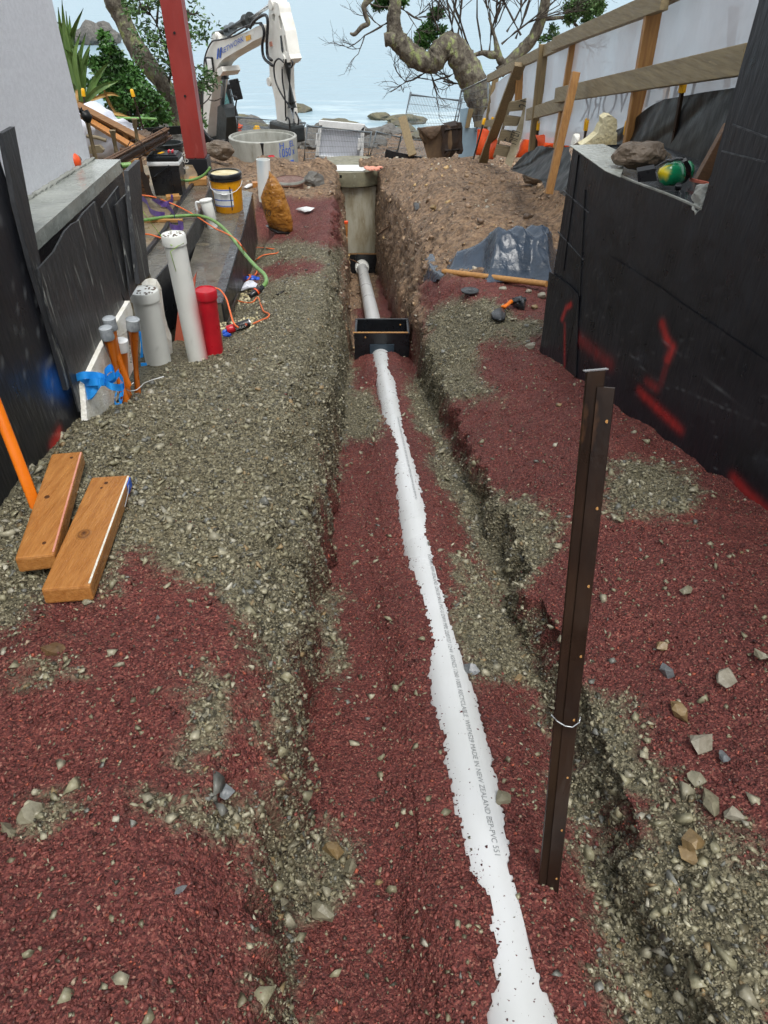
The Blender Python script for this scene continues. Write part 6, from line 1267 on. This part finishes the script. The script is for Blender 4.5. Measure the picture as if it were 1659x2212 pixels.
c0, c1 = ep(545, 800, .15), ep(520, 1200, .15); cy = MB().tube([c0, c0+(c1-c0)*.05, c1], .05, 12).build('boom_cylinder', m_galv, ex_, smooth=True); MB().tube([c1-V3((0, 0, .05)), ep(515, 1560, .15)], .11, 14).build('barrel', m_excb, cy, smooth=True, ang=40); MB().tube([c0+V3((0, 0, .1)), c0-V3((0, 0, .12))], .1, 12).build('eye', m_excb, cy, smooth=True, ang=40)
hs_ = [((330, 900), (322, 700), (350, 570), (410, 460), (500, 440), (650, 400), (800, 320)), ((830, 310), (870, 240), (930, 190), (985, 165), (1018, 190), (1025, 300), (1015, 480), (1025, 620), (1070, 665)), ((940, 260), (970, 290), (985, 380), (965, 500), (985, 640), (1080, 725)), ((1200, 690), (1150, 650), (1105, 690), (1095, 780), (1120, 920), (1200, 1080), (1290, 1200)), ((1185, 740), (1190, 900), (1215, 1060), (1225, 1300)), ((1225, 1330), (1240, 1300), (1265, 1330), (1270, 1420)), ((1290, 670), (1305, 700), (1285, 745), (1260, 735)), ((1330, 1240), (1365, 1310), (1360, 1380)), ((560, 430), (700, 330), (860, 265), (960, 255)), ((625, 1060), (680, 1080), (670, 1200), (690, 1400))]
for i, pts in enumerate(hs_): MB().tube(spl([ep(*p, -.06) for p in pts], 5), .028 if i in (1, 2) else .016, 7).build('hydraulic_hose', m_black, ex_, smooth=True)
# cab, body, tracks
def ec(x, y, D=19.0): return at(k2(x, y), D)
cabn = V3((0, 1, 0))
for nm, pts, m in (('cab_post', ((545, 950), (590, 945), (625, 1100), (690, 1470), (655, 1475), (600, 1120)), m_excb), ('cab_post', ((245, 935), (300, 945), (315, 1450), (270, 1450)), m_excb), ('cab_roof', ((235, 905), (330, 930), (560, 920), (640, 930), (610, 965), (240, 945)), m_excb), ('base_sill', ((560, 1400), (690, 1380), (720, 1520), (560, 1540)), m_excb)):
    MB().prism([ec(*p) for p in pts], V3((.1, .5, 0)) if nm == 'cab_roof' else V3((.02, .1, 0))).build(nm, m, ex_)
MB().prism([ec(*p, 19.04) for p in ((530, 975), (548, 970), (600, 1120), (640, 1400), (570, 1410), (525, 1300))], (.005, .02, 0)).build('windscreen', m_glass, ex_)
MB().prism([ec(*p, 19.04) for p in ((215, 950), (250, 945), (270, 1400), (225, 1400))], (.005, .02, 0)).build('side_window', m_glass, ex_)
for i in range(5): MB().box(ec(575, 1010+i*75, 19.6), (.5, .04, .06)).build('cab_interior_bar', m_excb, ex_) if i == 4 else None
mi = MB().cbox(ec(675, 990, 18.6), (.22, .07, .42), .03, rz=.2, ry=-.15).build('mirror', m_black, ex_); MB().tube([ec(600, 960, 18.9), ec(640, 940, 18.6)], .015, 6).build('mirror_arm', m_black, ex_)
MB().cbox(ec(595, 955, 18.8), (.16, .12, .1), .02).build('work_light', m_black, ex_)
MB().prism([ep(*p, .02) for p in ((470, 1180), (500, 1160), (540, 1200), (570, 1300), (560, 1560), (455, 1560))], n_*.3).build('swing_bracket', m_excb, ex_)
bz = ec(450, 1530, 18.8); MB().cbox((bz.x+.1, 19.3, bz.z-.25), (1.9, 1.7, .7), .08, rz=-.4).build('upper_body', m_excb, ex_)
for sx in (-.75, .75): MB().cbox((bz.x+.1+sx, 19.2, bz.z-.85), (.42, 2.4, .6), .2, rz=-.1).build('track', m_black, ex_)
jk = L_(k2, (570, 1440), (575, 1345), (620, 1330), (680, 1355), (730, 1385), (750, 1410), (735, 1430), (740, 1460), (700, 1480), (610, 1470))
solo(MB().inflate([at(p, 18.4) for p in densify(jk, 2)], (0, -1, 0), .2, 5, .05, 2), 'work_jacket', 'orange high visibility jacket hanging at the cab', 'jacket', m_orfab, smooth=True)
solo(MB().rock(at(k2(905, 1432), 17.5), .09, seed=3, sub=2, amp=.1), 'yellow_cap', 'small yellow cap behind the concrete ring', 'cap', m_yellow, smooth=True)
# quick hitch at arm end
MB().cbox(ep(1240, 1450, .1), (.8, .35, .3), .05, rz=-.9).build('quick_hitch', m_excb, ex_)
# black sheet below the machine
solo(MB().inflate([at(p, 14.2) for p in densify(L_(k2, (280, 1390), (310, 1440), (360, 1500), (420, 1540), (600, 1540), (610, 1700), (480, 1680), (330, 1620), (300, 1500)), 2)], (0, -1, .3), .15, 5, .1, 6, scl=4), 'ground_sheet', 'black plastic sheet on the bank between column and ring', 'sheet', m_poly, smooth=True)
# concrete ring
D = 14.0; rc = at(k2(970, 1500), D); rr_ = (at(k2(1345, 1500), D)-at(k2(597, 1500), D)).length/2; zt_r = onp(k2(970, 1505), rc, (0, 0, 1)).z
zb_r = at(k2(970, 1850), D-rr_).z-.1
rg = thing('concrete_ring', 'large open concrete manhole ring with blue spray letters', 'concrete ring', V3((rc.x, D, zb_r)))
mring = M('ring_concrete', H('a9aaa3'), H('93948c'), H('7f7a6c'), sc=5, rough=.5, bump=.006, bsc=40, stretch=(1.4, 1.4, .5))
b_ = MB().lathe([(rr_*.99, zb_r), (rr_, zt_r-.05), (rr_, zt_r-.01), (rr_*.985, zt_r), (rr_*.93, zt_r+.005), (rr_*.925, zt_r-.035), (rr_*.88, zt_r-.04), (rr_*.87, zt_r-.08), (rr_*.86, zb_r+.05), (0, zb_r+.05)], 64, (rc.x, D, 0), cap=(False, False)).build('wall', mring, rg, smooth=True, ang=35)
def onring(u_, z): return V3((rc.x+rr_*1.004*math.sin(u_), D-rr_*1.004*math.cos(u_), z))
for key, u0, z, h_, w_ in (('h', .62, at(k2(1300, 1640), D-.45).z, .09, .6), ('n1050', .60, at(k2(1300, 1735), D-.45).z, .13, .62)):
    def bend(q, u0=u0): 
        a = (q.x-rc.x)/rr_; return V3((rc.x+rr_*1.006*math.sin(a), D-rr_*1.006*math.cos(a), q.z))
    lettering(key, V3((rc.x+rr_*u0, D, z)), V3((1, 0, 0)), V3((0, 0, 1)), h_, m_bluet, b_, width=rr_*w_, bend=bend)
MB().box(onring(1.05, at(k2(1350, 1810), D-.3).z), (.08, .02, .12), rz=1.0).build('spray_mark', m_bluet, b_)

# ------------------------------------------------------------------ mesh fence panels
def meshpanel(c4, name, label, nx, ny, D4, feet=True):
    bl_, br_, tr_, tl_ = [at(p, d) for p, d in zip(c4, D4)]; t = thing(name, label, 'fence panel', (bl_+br_)/2, 'temporary mesh fence panels')
    for a, b in ((bl_, tl_), (br_, tr_)): MB().tube([a-(b-a)*.05, b+(b-a)*.04], .02, 10).build('upright', m_galv, t, smooth=True)
    MB().tube([tl_, tr_], .02, 10).build('rail', m_galv, t, smooth=True); MB().tube([bl_, br_], .016, 8).build('rail', m_galv, t, smooth=True)
    mb = MB()
    for i in range(1, nx): k = i/nx; mb.tube([bl_+(br_-bl_)*k, tl_+(tr_-tl_)*k], .0042, 3, caps=False)
    for j in range(1, ny): k = j/ny; mb.tube([bl_+(tl_-bl_)*k-V3((0, .006, 0)), br_+(tr_-br_)*k-V3((0, .006, 0))], .0055, 3, caps=False)
    o = mb.build('wire_mesh', m_galv, t); o['kind'] = 'stuff'; return t
meshpanel(L_(k3, (800, 1300), (1250, 1290), (1340, 835), (915, 785)), 'mesh_fence_panel', 'tall tilted mesh panel in front of the sea', 34, 7, (14.6, 14.6, 14.9, 14.9))
meshpanel(L_(k3, (1270, 1060), (1560, 1100), (1560, 650), (1340, 755)), 'mesh_fence_panel', 'mesh panel in front of the thick gnarled trunk', 26, 6, (14.8, 13.0, 13.0, 14.8))
meshpanel(L_(k3, (570, 1330), (800, 1270), (845, 1140), (635, 1095)), 'mesh_fence_panel', 'narrow low mesh panel right of the white framed panel', 18, 5, (14.9, 14.7, 14.7, 14.9))
meshpanel(L_(k3, (30, 1370), (560, 1340), (590, 1100), (60, 1045)), 'mesh_fence_panel', 'low mesh panel across the white framed panel', 40, 6, (14.6, 14.6, 14.6, 14.6))
meshpanel(L_(k2, (690, 1460), (1400, 1500), (1440, 1360), (680, 1295)), 'mesh_fence_panel', 'low mesh panel behind the concrete ring', 44, 5, (16.5, 16.0, 16.0, 16.5))
# white framed panel
wp_ = thing('framed_panel', 'white ribbed plastic panel with frame leaning at the fence', 'panel', at(k3(320, 1340), 15))
def w3(x, y, D=15.0): return at(k3(x, y), D)
MB().prism([w3(*p) for p in ((150, 1070), (505, 1095), (495, 1350), (125, 1315))], (0, .04, 0)).build('sheet', M('ribbed_panel', H('c9ced8'), H('b9bfca'), sc=3, rough=.4, bump=.01, bsc=26, bstretch=(1, .2, .05)), wp_)
for pts in (((120, 1300), (125, 1290), (500, 1320), (495, 1350)), ((155, 1000), (540, 1035), (530, 1085), (160, 1050)), ((160, 1040), (185, 1040), (155, 1310), (122, 1310)), ((505, 1080), (540, 1040), (520, 1345), (492, 1350)), ((132, 1110), (155, 1108), (150, 1200), (128, 1200)), ((482, 1150), (512, 1150), (505, 1245), (475, 1245))):
    MB().prism([w3(*p, 14.92) for p in pts], (0, .08, 0)).build('frame_rail', m_white, wp_)
# leaning plank, black board
a, b = at(k3(935, 1290), 13.8), at(k3(848, 968), 14.2); solo(MB().beam(a, b, .15, .05, up=(0, -1, 0), b=.006), 'leaning_plank', 'grey brown plank leaning against the tall mesh panel', 'plank', m_timgy)
solo(MB().prism([at(p, 13.9) for p in L_(k3, (712, 1238), (790, 1260), (1050, 1310), (1060, 1330), (860, 1310), (700, 1320))], (0, .02, 0)), 'silt_board', 'black silt board at the foot of the tall mesh panel', 'board', m_black)
# excavator bucket
D = 12.6; ek = thing('digger_bucket', 'muddy excavator bucket lying on the soil mound', 'bucket', at(k3(1130, 1350), D))
def e3(x, y, d=0): return at(k3(x, y), D+d)
side = [(975, 1062), (985, 1050), (1050, 1180), (1100, 1225), (1150, 1190), (1172, 1100), (1185, 1045), (1200, 1060), (1195, 1200), (1185, 1280), (1160, 1330), (1125, 1352), (1085, 1340), (1055, 1305), (1020, 1200), (990, 1120)]
MB().prism([e3(*p) for p in ((980, 1060), (1172, 1038), (1195, 1070), (1205, 1200), (1180, 1290), (1130, 1352), (1085, 1340), (1055, 1300), (1020, 1180))], (.12, .02, 0)).build('side_plate', m_ironmud, ek)
MB().inflate([e3(*p, -.06) for p in ((985, 1060), (1100, 1045), (1170, 1040), (1165, 1090), (1130, 1140), (1085, 1165), (1040, 1130))], (0, -1, .2), .03, 4).build('mud_filled_mouth', m_foamud if False else m_mud, ek, smooth=True)
prof = [(1172, 1040), (1200, 1060), (1208, 1200), (1185, 1290), (1130, 1352)]
mb = MB(); q0 = [e3(*p) for p in prof]; q1_ = [q+V3((.22, .12, .02)) for q in q0]; m = len(q0)
mb.add(q0+q1_+[q+V3((.02, .06, .02)) for q in q0]+[q+V3((.02, .06, .02)) for q in q1_], [(i, i+1, m+i+1, m+i) for i in range(m-1)]+[(2*m+i, 3*m+i, 3*m+i+1, 2*m+i+1) for i in range(m-1)]).build('back_shell', m_darkiron, ek)
MB().prism([e3(*p, .25) for p in ((1195, 1110), (1275, 1085), (1300, 1160), (1280, 1200), (1200, 1215))], (.02, .1, 0)).build('back_plate', m_excb, ek)
for xs in ((1185, 0), (1305, .2)):
    MB().prism([e3(p[0]+xs[0]-1185, p[1]-(20 if xs[1] else 0), xs[1]-.05) for p in ((1170, 1060), (1178, 1035), (1196, 1040), (1205, 1080), (1202, 1200), (1212, 1270), (1200, 1300), (1180, 1295), (1170, 1240), (1185, 1160))], (.05, .03, 0)).build('hanger_ear', m_darkiron, ek)
for y in (1072, 1245): MB().tube([e3(1190, y+5, -.03), e3(1320, y-10, .2)], .05, 14).build('cross_pin', m_darkiron, ek, smooth=True)
MB().tube([e3(980, 1060, -.03), e3(1000, 1120, -.03), e3(1040, 1190, -.02)], .025, 8).build('cutting_edge', m_ironmud, ek, smooth=True)
# blue-grey panel
bp_ = thing('site_hoarding', 'blue grey plywood hoarding panel beside the orange fabric', 'panel', at(k3(1400, 1280), 13.6))
MB().prism([at(p, 13.6) for p in L_(k3, (1330, 905), (1400, 893), (1385, 1060), (1500, 1065), (1465, 1290), (1315, 1310))], (0, .02, 0)).build('sheet', m_bluep, bp_)
MB().prism([at(p, 13.55) for p in L_(k3, (1400, 905), (1440, 905), (1405, 1060), (1370, 1062))], (0, .04, 0)).build('edge_batten', m_timgy, bp_)

# ------------------------------------------------------------------ right site fence
FX = lambda D: 1.47+.012*D
def fp(p, off=0):
    return onp(p, (FX(0)+off, 0, 0), V3((1, -.012, 0)))
fe = thing('site_fence', 'timber framed site fence with translucent white sheeting', 'fence', fp(q2(1000, 1000)))
def fbeam(p0, p1, w, h, name, mat, off=0, par=None, b=.004):
    a, c = fp(p0, off), fp(p1, off); return MB().beam(a, c, w, h, up=(1, 0, 0), b=b).build(name, mat, par or fe)
# sheeting (behind rails), follows the posts with soft folds
top = L_(k4, (120, 470), (280, 350), (520, 240), (820, 120), (1000, 40), (1600, -260)); bot = L_(k4, (0, 770), (300, 790), (560, 830), (880, 850), (1100, 820), (1600, 640))
NX, NY = 90, 24; vs = []; fs = []
def pl(pts, t):
    xs = [p[0] for p in pts]; x = xs[0]+(xs[-1]-xs[0])*t; return (x, float(np.interp(x, xs, [p[1] for p in pts])))
for i in range(NX+1):
    a, b = fp(pl(top, i/NX), .03), fp(pl(bot, i/NX), .03)
    for j in range(NY+1):
        q = a+(b-a)*(j/NY); vs.append(q+V3((.012*math.sin(q.y*9)+.02*mnoise.noise(q*2.5), 0, 0)))
for i in range(NX):
    for j in range(NY): fs.append((i*(NY+1)+j, i*(NY+1)+j+1, (i+1)*(NY+1)+j+1, (i+1)*(NY+1)+j))
shs = MB().add(vs, fs).build('sheeting', m_sheet, fe, smooth=True)
a, b = fp(k4(590, 690), .005), fp(k4(1230, 550), .005); hgt = (fp(k4(600, 580), .005)-fp(k4(605, 690), .005)).length
lettering('net', a, (b-a), V3((0, 0, 1)), hgt, m_faint, shs, width=(b-a).length*1.0, mirror=True, off=-.004, name='mirrored_lettering')
lettering('com', fp(k4(560, 765), .005), (b-a), V3((0, 0, 1)), hgt*.32, m_faint, shs, mirror=True, off=-.004, name='mirrored_lettering')
lettering('net', fp(k4(285, 745), .005), (fp(k4(370, 690))-fp(k4(285, 745))), V3((0, 0, 1)), hgt*.8, m_faint, shs, width=.9, mirror=True, off=-.004, name='mirrored_lettering')
R_ = []
fbeam(k4(75, 445), k4(600, 190), .1, .045, 'top_rail', m_timgry); fbeam(k4(450, 250), k4(1080, -8), .1, .045, 'top_rail', m_timgry, -.05); fbeam(k4(1000, 10), k4(1500, -240), .1, .045, 'top_rail', m_timgry, .0)
fbeam(k4(465, 540), k4(1545, 335), .11, .045, 'mid_rail', m_timgry, -.06); fbeam(k4(300, 650), k4(525, 580), .11, .045, 'mid_rail', m_timgry, -.02); fbeam(k4(0, 705), k4(115, 695), .09, .045, 'mid_rail', m_timgry, -.02)
for p0, p1, m, w in ((k4(1020, 10), k4(870, 870), m_timy, .085), (k4(570, 210), k4(470, 830), m_timy, .08), (k4(390, 250), k4(325, 870), m_timgy, .09), (k4(255, 370), k4(245, 570), m_timy, .08), (k4(120, 430), k4(60, 760), m_timgy, .09), (k4(100, 690), k4(40, 880), m_timgy, .09)):
    a, c = fp(p0, .0), fp(p1, .0); D_ = c.y; a = at(p0, D_); MB().beam(c+(c-a)*.12, a, w*.6, w, up=(1, 0, 0), b=.004).build('post', m, fe)
for i in (0, 1): MB().tube([at(k4(1490-i*35, 30), 4.1), at(k4(1425+i*0, 495), 4.1)], .018, 10).build('steel_upright', m_galv, fe, smooth=True)
mbw = MB()
for i in range(6): mbw.tube([at(k4(1500+i*22, -20), 4.15), at(k4(1440+i*22, 480), 4.15)], .0025, 4)
for i in range(4): mbw.tube([at(k4(1480-i*8, 110+i*120), 4.14), at(k4(1620-i*8, 70+i*110), 4.0)], .003, 4)
o = mbw.build('wire_mesh', m_galv, fe); o['kind'] = 'stuff'
# free props
def prop(p0, D0, p1, D1, w, h, mat, label, name='timber_prop', up=(0, -1, 0), tip=None):
    a, b = at(p0, D0), at(p1, D1); a = a-(b-a)*.06; t = thing(name, label, 'timber', a); MB().beam(a, b, w, h, up=up, b=.004).build('shaft', mat, t); return t
prop(k4(425, 1062), 5.6, k4(572, 408), 5.75, .055, .05, m_timy, 'pale timber stake with orange foot standing before the fence')
prop(k4(55, 890), 10.6, k4(255, 365), 9.2, .12, .05, m_timgy, 'wide timber brace propping the far fence end')
# pallet
pa = thing('pallet', 'weathered pallet with stencilled letters standing against the fence', 'pallet', at(q2(500, 1150), 9.0))
def p3(x, y, d=0): return at(q2(x, y), 9.0+d)
st_ = MB().prism([p3(*p) for p in ((700, 405), (795, 432), (760, 560), (720, 620), (540, 1160), (470, 1110), (640, 620))], (.02, .1, 0)).build('stringer', M('pale_worn_timber', H('b7ad92'), H('9a8f74'), H('cbc3ab'), sc=8, rough=.7, bump=.002, bsc=40), pa)
for pts in (((540, 440), (700, 402), (665, 530), (510, 545)), ((490, 590), (640, 610), (600, 705), (450, 700)), ((435, 750), (590, 770), (545, 880), (395, 865)), ((375, 910), (525, 935), (490, 1050), (345, 1015))):
    MB().prism([p3(*p, .04) for p in pts], (.02, .06, 0)).build('slat', m_timgrey, pa)
MB().prism([p3(*p, .12) for p in ((520, 440), (545, 435), (400, 870), (350, 1060), (335, 1040))], (.03, .08, 0)).build('stringer', m_timgrey, pa)
lettering('firth', p3(590, 910, -.03), p3(640, 770)-p3(590, 910), p3(545, 900)-p3(590, 915), .15, m_inkd, st_, width=(p3(640, 770)-p3(595, 910)).length, off=.004)
lettering('n21', p3(735, 525, -.03), p3(765, 430)-p3(735, 525), p3(690, 510)-p3(735, 522), .13, m_inkd, st_, width=(p3(760, 440)-p3(735, 520)).length, off=.004)
# orange fabric along the fence foot
def fabric(pts, D, label, depth=.06, mat=m_orfab, seed=1, name='barrier_fabric', cat='fabric', dv=(0, -1, 0), rough=.05): return solo(MB().inflate([at(p, D) for p in densify(pts, 2)], dv, depth, 6, rough, seed, scl=5), name, label, cat, mat, smooth=True)
fabric(L_(q2, (165, 740), (250, 730), (310, 780), (300, 1000), (230, 1045), (145, 1030)), 11.2, 'orange barrier fabric at the far fence end')
fabric(L_(q2, (310, 900), (380, 830), (400, 870), (360, 1050), (290, 1070)), 10.2, 'orange barrier fabric between brace and pallet')
fabric(L_(q2, (690, 790), (770, 780), (770, 990), (640, 1050), (590, 1050), (640, 900)), 9.3, 'dark orange barrier fabric right of the pallet')
fabric(L_(q2, (805, 800), (900, 795), (960, 830), (1050, 850), (1200, 855), (1180, 940), (1030, 945), (880, 935), (830, 930)), 7.6, 'bright orange barrier fabric draped at the middle fence foot')
for p0, p1, D, l, r in ((q2(235, 655), q2(130, 1030), 11.0, 'yellow capped stake before the far orange fabric', .026), (q2(330, 640), q2(310, 780), 11.6, 'yellow capped stake behind the far fence post', .022), (q2(838, 705), q2(815, 940), 8.0, 'yellow capped stake behind the pallet', .024), (q2(1205, 520), q2(1115, 930), 7.0, 'tall yellow capped stake behind the pale timber stake', .022), (q2(1370, 695), q2(1345, 910), 6.0, 'yellow capped stake beside the white foam block', .022), (q3(363, 490), q3(330, 720), 4.9, 'yellow capped stake left of the fence post on the ledge', .018), (q3(725, 170), q3(720, 240), 4.6, 'yellow cap peeking over the black polythene', .018), (q3(880, 85), q3(760, 780), 4.0, 'tallest yellow capped stake in front of the black polythene', .017)):
    capstake(p0, p1, D, l, r=r)
# foam pieces
fo = at(q2(1500, 900), 4.6)
solo(MB().prism([at(p, 4.55) for p in L_(q3, (-60, 650), (20, 600), (90, 540), (120, 470), (140, 450), (140, 400), (180, 370), (225, 375), (270, 410), (275, 480), (262, 520), (275, 530), (265, 690), (200, 660), (100, 640))], (.0, .09, 0)), 'foam_block', 'weathered cream foam block standing on the wall end', 'foam', m_foamy)
solo(MB().inflate([at(p, 4.9) for p in L_(q2, (1200, 910), (1230, 800), (1260, 783), (1295, 790), (1310, 910), (1250, 930))], (0, -1, 0), .05, 4, .01), 'foam_block', 'small white foam block beside the capped stake', 'foam', m_foam)
# black polythene against the bank
def polysheet(pts_top, pts_bot, D0, D1, nx, ny, label, amp=.03, sag=.0):
    vs = []; fs = []
    for i in range(nx+1):
        t = i/nx; p, q = pl(pts_top, t), pl(pts_bot, t)
        for j in range(ny+1):
            s = j/ny; P = (p[0]+(q[0]-p[0])*s, p[1]+(q[1]-p[1])*s); w = fp(P, D0+(D1-D0)*s)
            f = 1.6*abs(mnoise.noise(V3((t*4+s*3.2, s*1.2, 1.3))))-.5+.5*abs(mnoise.noise(V3((t*9+s*6, s*2, 4))))
            vs.append(w+V3((-amp*f, 0, 0)))
    for i in range(nx):
        for j in range(ny): fs.append((i*(ny+1)+j, i*(ny+1)+j+1, (i+1)*(ny+1)+j+1, (i+1)*(ny+1)+j))
    return solo(MB().add(vs, fs), 'polythene_sheet', label, 'sheet', m_poly, smooth=True)
polysheet(L_(q3, (150, 560), (390, 440), (600, 270), (690, 225), (860, 200), (1130, 150), (1410, 108), (1600, 60)), L_(q3, (100, 860), (400, 960), (700, 1050), (900, 1180), (1150, 1250), (1600, 1350)), -.0, -.04, 60, 40, 'black polythene sheet hanging behind the wall ledge', .018)
polysheet(L_(q2, (560, 1140), (700, 1010), (830, 930), (900, 920), (1020, 945), (1190, 930)), L_(q2, (540, 1180), (700, 1250), (830, 1290), (950, 1400), (1050, 1420), (1200, 1500)), -.04, -.22, 44, 30, 'black polythene covering the bank beside the wall end', .05)
a, b = at(q3(1310, 470), 3.2), at(q3(985, 1060), 3.05); solo(MB().beam(a, b, .05, .03, up=(0, -1, 0), b=.003), 'dark_batten', 'dark wet batten leaning behind the ledge stones', 'batten', m_timdk)
a, b = at(q3(945, 962), 3.0), at(q3(1140, 1005), 2.75); solo(MB().beam(a, b, .008, .012, b=.002), 'wood_strip', 'thin bright orange wood strip behind the earmuffs', 'strip', m_timred)

# ------------------------------------------------------------------ right ground: sheet, handle, tools, scraps
def drape(pts, label, lift, name='plastic_sheet', nr_=9, seed=2, mat=None, nx=84, ny=44):
    xs = [p[0] for p in pts]; ys = [p[1] for p in pts]; vs = []; ok = {}; fs = []; m = len(pts)
    X = np.linspace(min(xs), max(xs), nx); Y = np.linspace(min(ys), max(ys), ny)
    GX, GY = np.meshgrid(X, Y); ins = inpoly(GX, GY, pts)
    for j in range(ny):
        for i in range(nx):
            p = (X[i], Y[j]); e = min(segd(np.array(p[0]), np.array(p[1]), pts[k], pts[(k+1) % m]) for k in range(m))
            g = gnd(p, .012); t = sst(0, 1, float(e)/34) if ins[j, i] else 0
            q = V3((g.x*1.0, g.y, 0)); r1 = .42-abs(mnoise.noise(q*2.2+V3((seed, 0, 0)))); r2 = .3-abs(mnoise.noise(V3((q.x*6+q.y*3, q.y*3-q.x, seed))))-.35*abs(mnoise.noise(V3((q.x*3-q.y*8, q.y*7+q.x*6, seed+4))))
            vs.append(g+V3((0, 0, lift*t*(.8+.45*mnoise.noise(q*1.3+V3((seed, 3, 0))))+.10*t*r2+.05*t*r1))); ok[(i, j)] = ins[j, i]
    for j in range(ny-1):
        for i in range(nx-1):
            if sum(ok[k] for k in ((i, j), (i+1, j), (i, j+1), (i+1, j+1))) >= 2: fs.append((j*nx+i, j*nx+i+1, (j+1)*nx+i+1, (j+1)*nx+i))
    used = sorted({k for f in fs for k in f}); mp_ = {k: n for n, k in enumerate(used)}
    return solo(MB().add([vs[k] for k in used], [tuple(mp_[k] for k in f) for f in fs]), name, label, 'sheet', mat or m_tarp, smooth=True)
drape(L_(k7, (1210, 1040), (1245, 900), (1350, 870), (1500, 850), (1660, 820), (1900, 800), (2140, 830), (2140, 900), (2120, 1120), (1900, 1080), (1700, 1090), (1550, 1100), (1500, 1010), (1350, 1000)), 'crumpled blue black plastic sheet heaped beside the wall end', .30)
drape(L_(k7, (1000, 1020), (1015, 940), (1080, 870), (1110, 880), (1140, 990), (1200, 1030), (1180, 1065), (1080, 1095), (1020, 1090)), 'torn grey plastic piece left of the sheet heap', .03, 'plastic_scrap', nx=18, ny=14)
a, b = gnd(k7(1185, 1010), .05), gnd(k8(290, 985), .06); th = thing('tool_handle', 'long round timber tool handle lying before the plastic sheet', 'handle', a)
MB().tube([a, a+(b-a)*.02, b], [.016, .021, .021], 14).build('shaft', m_tim, th, smooth=True, ang=50)
hd_ = thing('hand_tool', 'black hand tool with orange neck lying on the gravel', 'tool', gnd(k8(10, 1180)))
MB().inflate([gnd(k8(*p), .03) for p in ((-60, 1170), (-30, 1140), (20, 1130), (38, 1170), (30, 1210), (-10, 1215), (-50, 1200))], (0, -.4, 1), .02, 4).build('head', m_black, hd_, smooth=True)
MB().tube([gnd(k8(20, 1130), .04), gnd(k8(70, 1095), .05)], .016, 10).build('neck', m_orange, hd_, smooth=True); MB().tube([gnd(k8(70, 1095), .05), gnd(k8(150, 1085), .04)], .02, 10).build('grip', m_black, hd_, smooth=True)
q = gnd(k7(1410, 1175), .015); solo(MB().lathe([(.06, 0), (.062, .008), (.05, .012), (.03, .008), (.02, .012)], 24, q), 'black_disc', 'small black plastic disc on the red scoria', 'disc', m_black, smooth=True, ang=40)
solo(MB().inflate([gnd(k8(*p), .01) for p in ((60, 1090), (130, 1080), (160, 1110), (150, 1150), (100, 1120))], (0, -.3, 1), .05, 4, .03), 'bark_piece', 'dark torn rubber piece beside the hand tool', 'rubber', m_black)
for i, (p, r, l) in enumerate(((k8(20, 1020), .035, 'pale stone under the edge of the plastic sheet'), (k8(180, 1030), .025, 'small pale stone right of the tool handle'), (k8(262, 1055), .035, 'grey stone at the wall corner by the tool handle'), (k8(185, 1370), .03, 'white stone on scoria at the wall corner'), (k8(215, 1130), .025, 'brown stone between hand tool and wall'))):
    solo(MB().rock(gnd(p, r*.3), r, seed=80+i, sub=2, amp=.2, sq=(1, .8, .7)), 'stone', l, 'stone', SM['pale' if i != 4 else 'tan'], 'loose stones')
g = gnd(q2(800, 1360)); solo(MB().rock(g+V3((0, .1, .05)), .11, seed=91, sub=4, amp=.25, sq=(1.2, .8, .6)), 'rock', 'rounded muddy rock on the mound beside the pale stake', 'rock', m_brownrock)
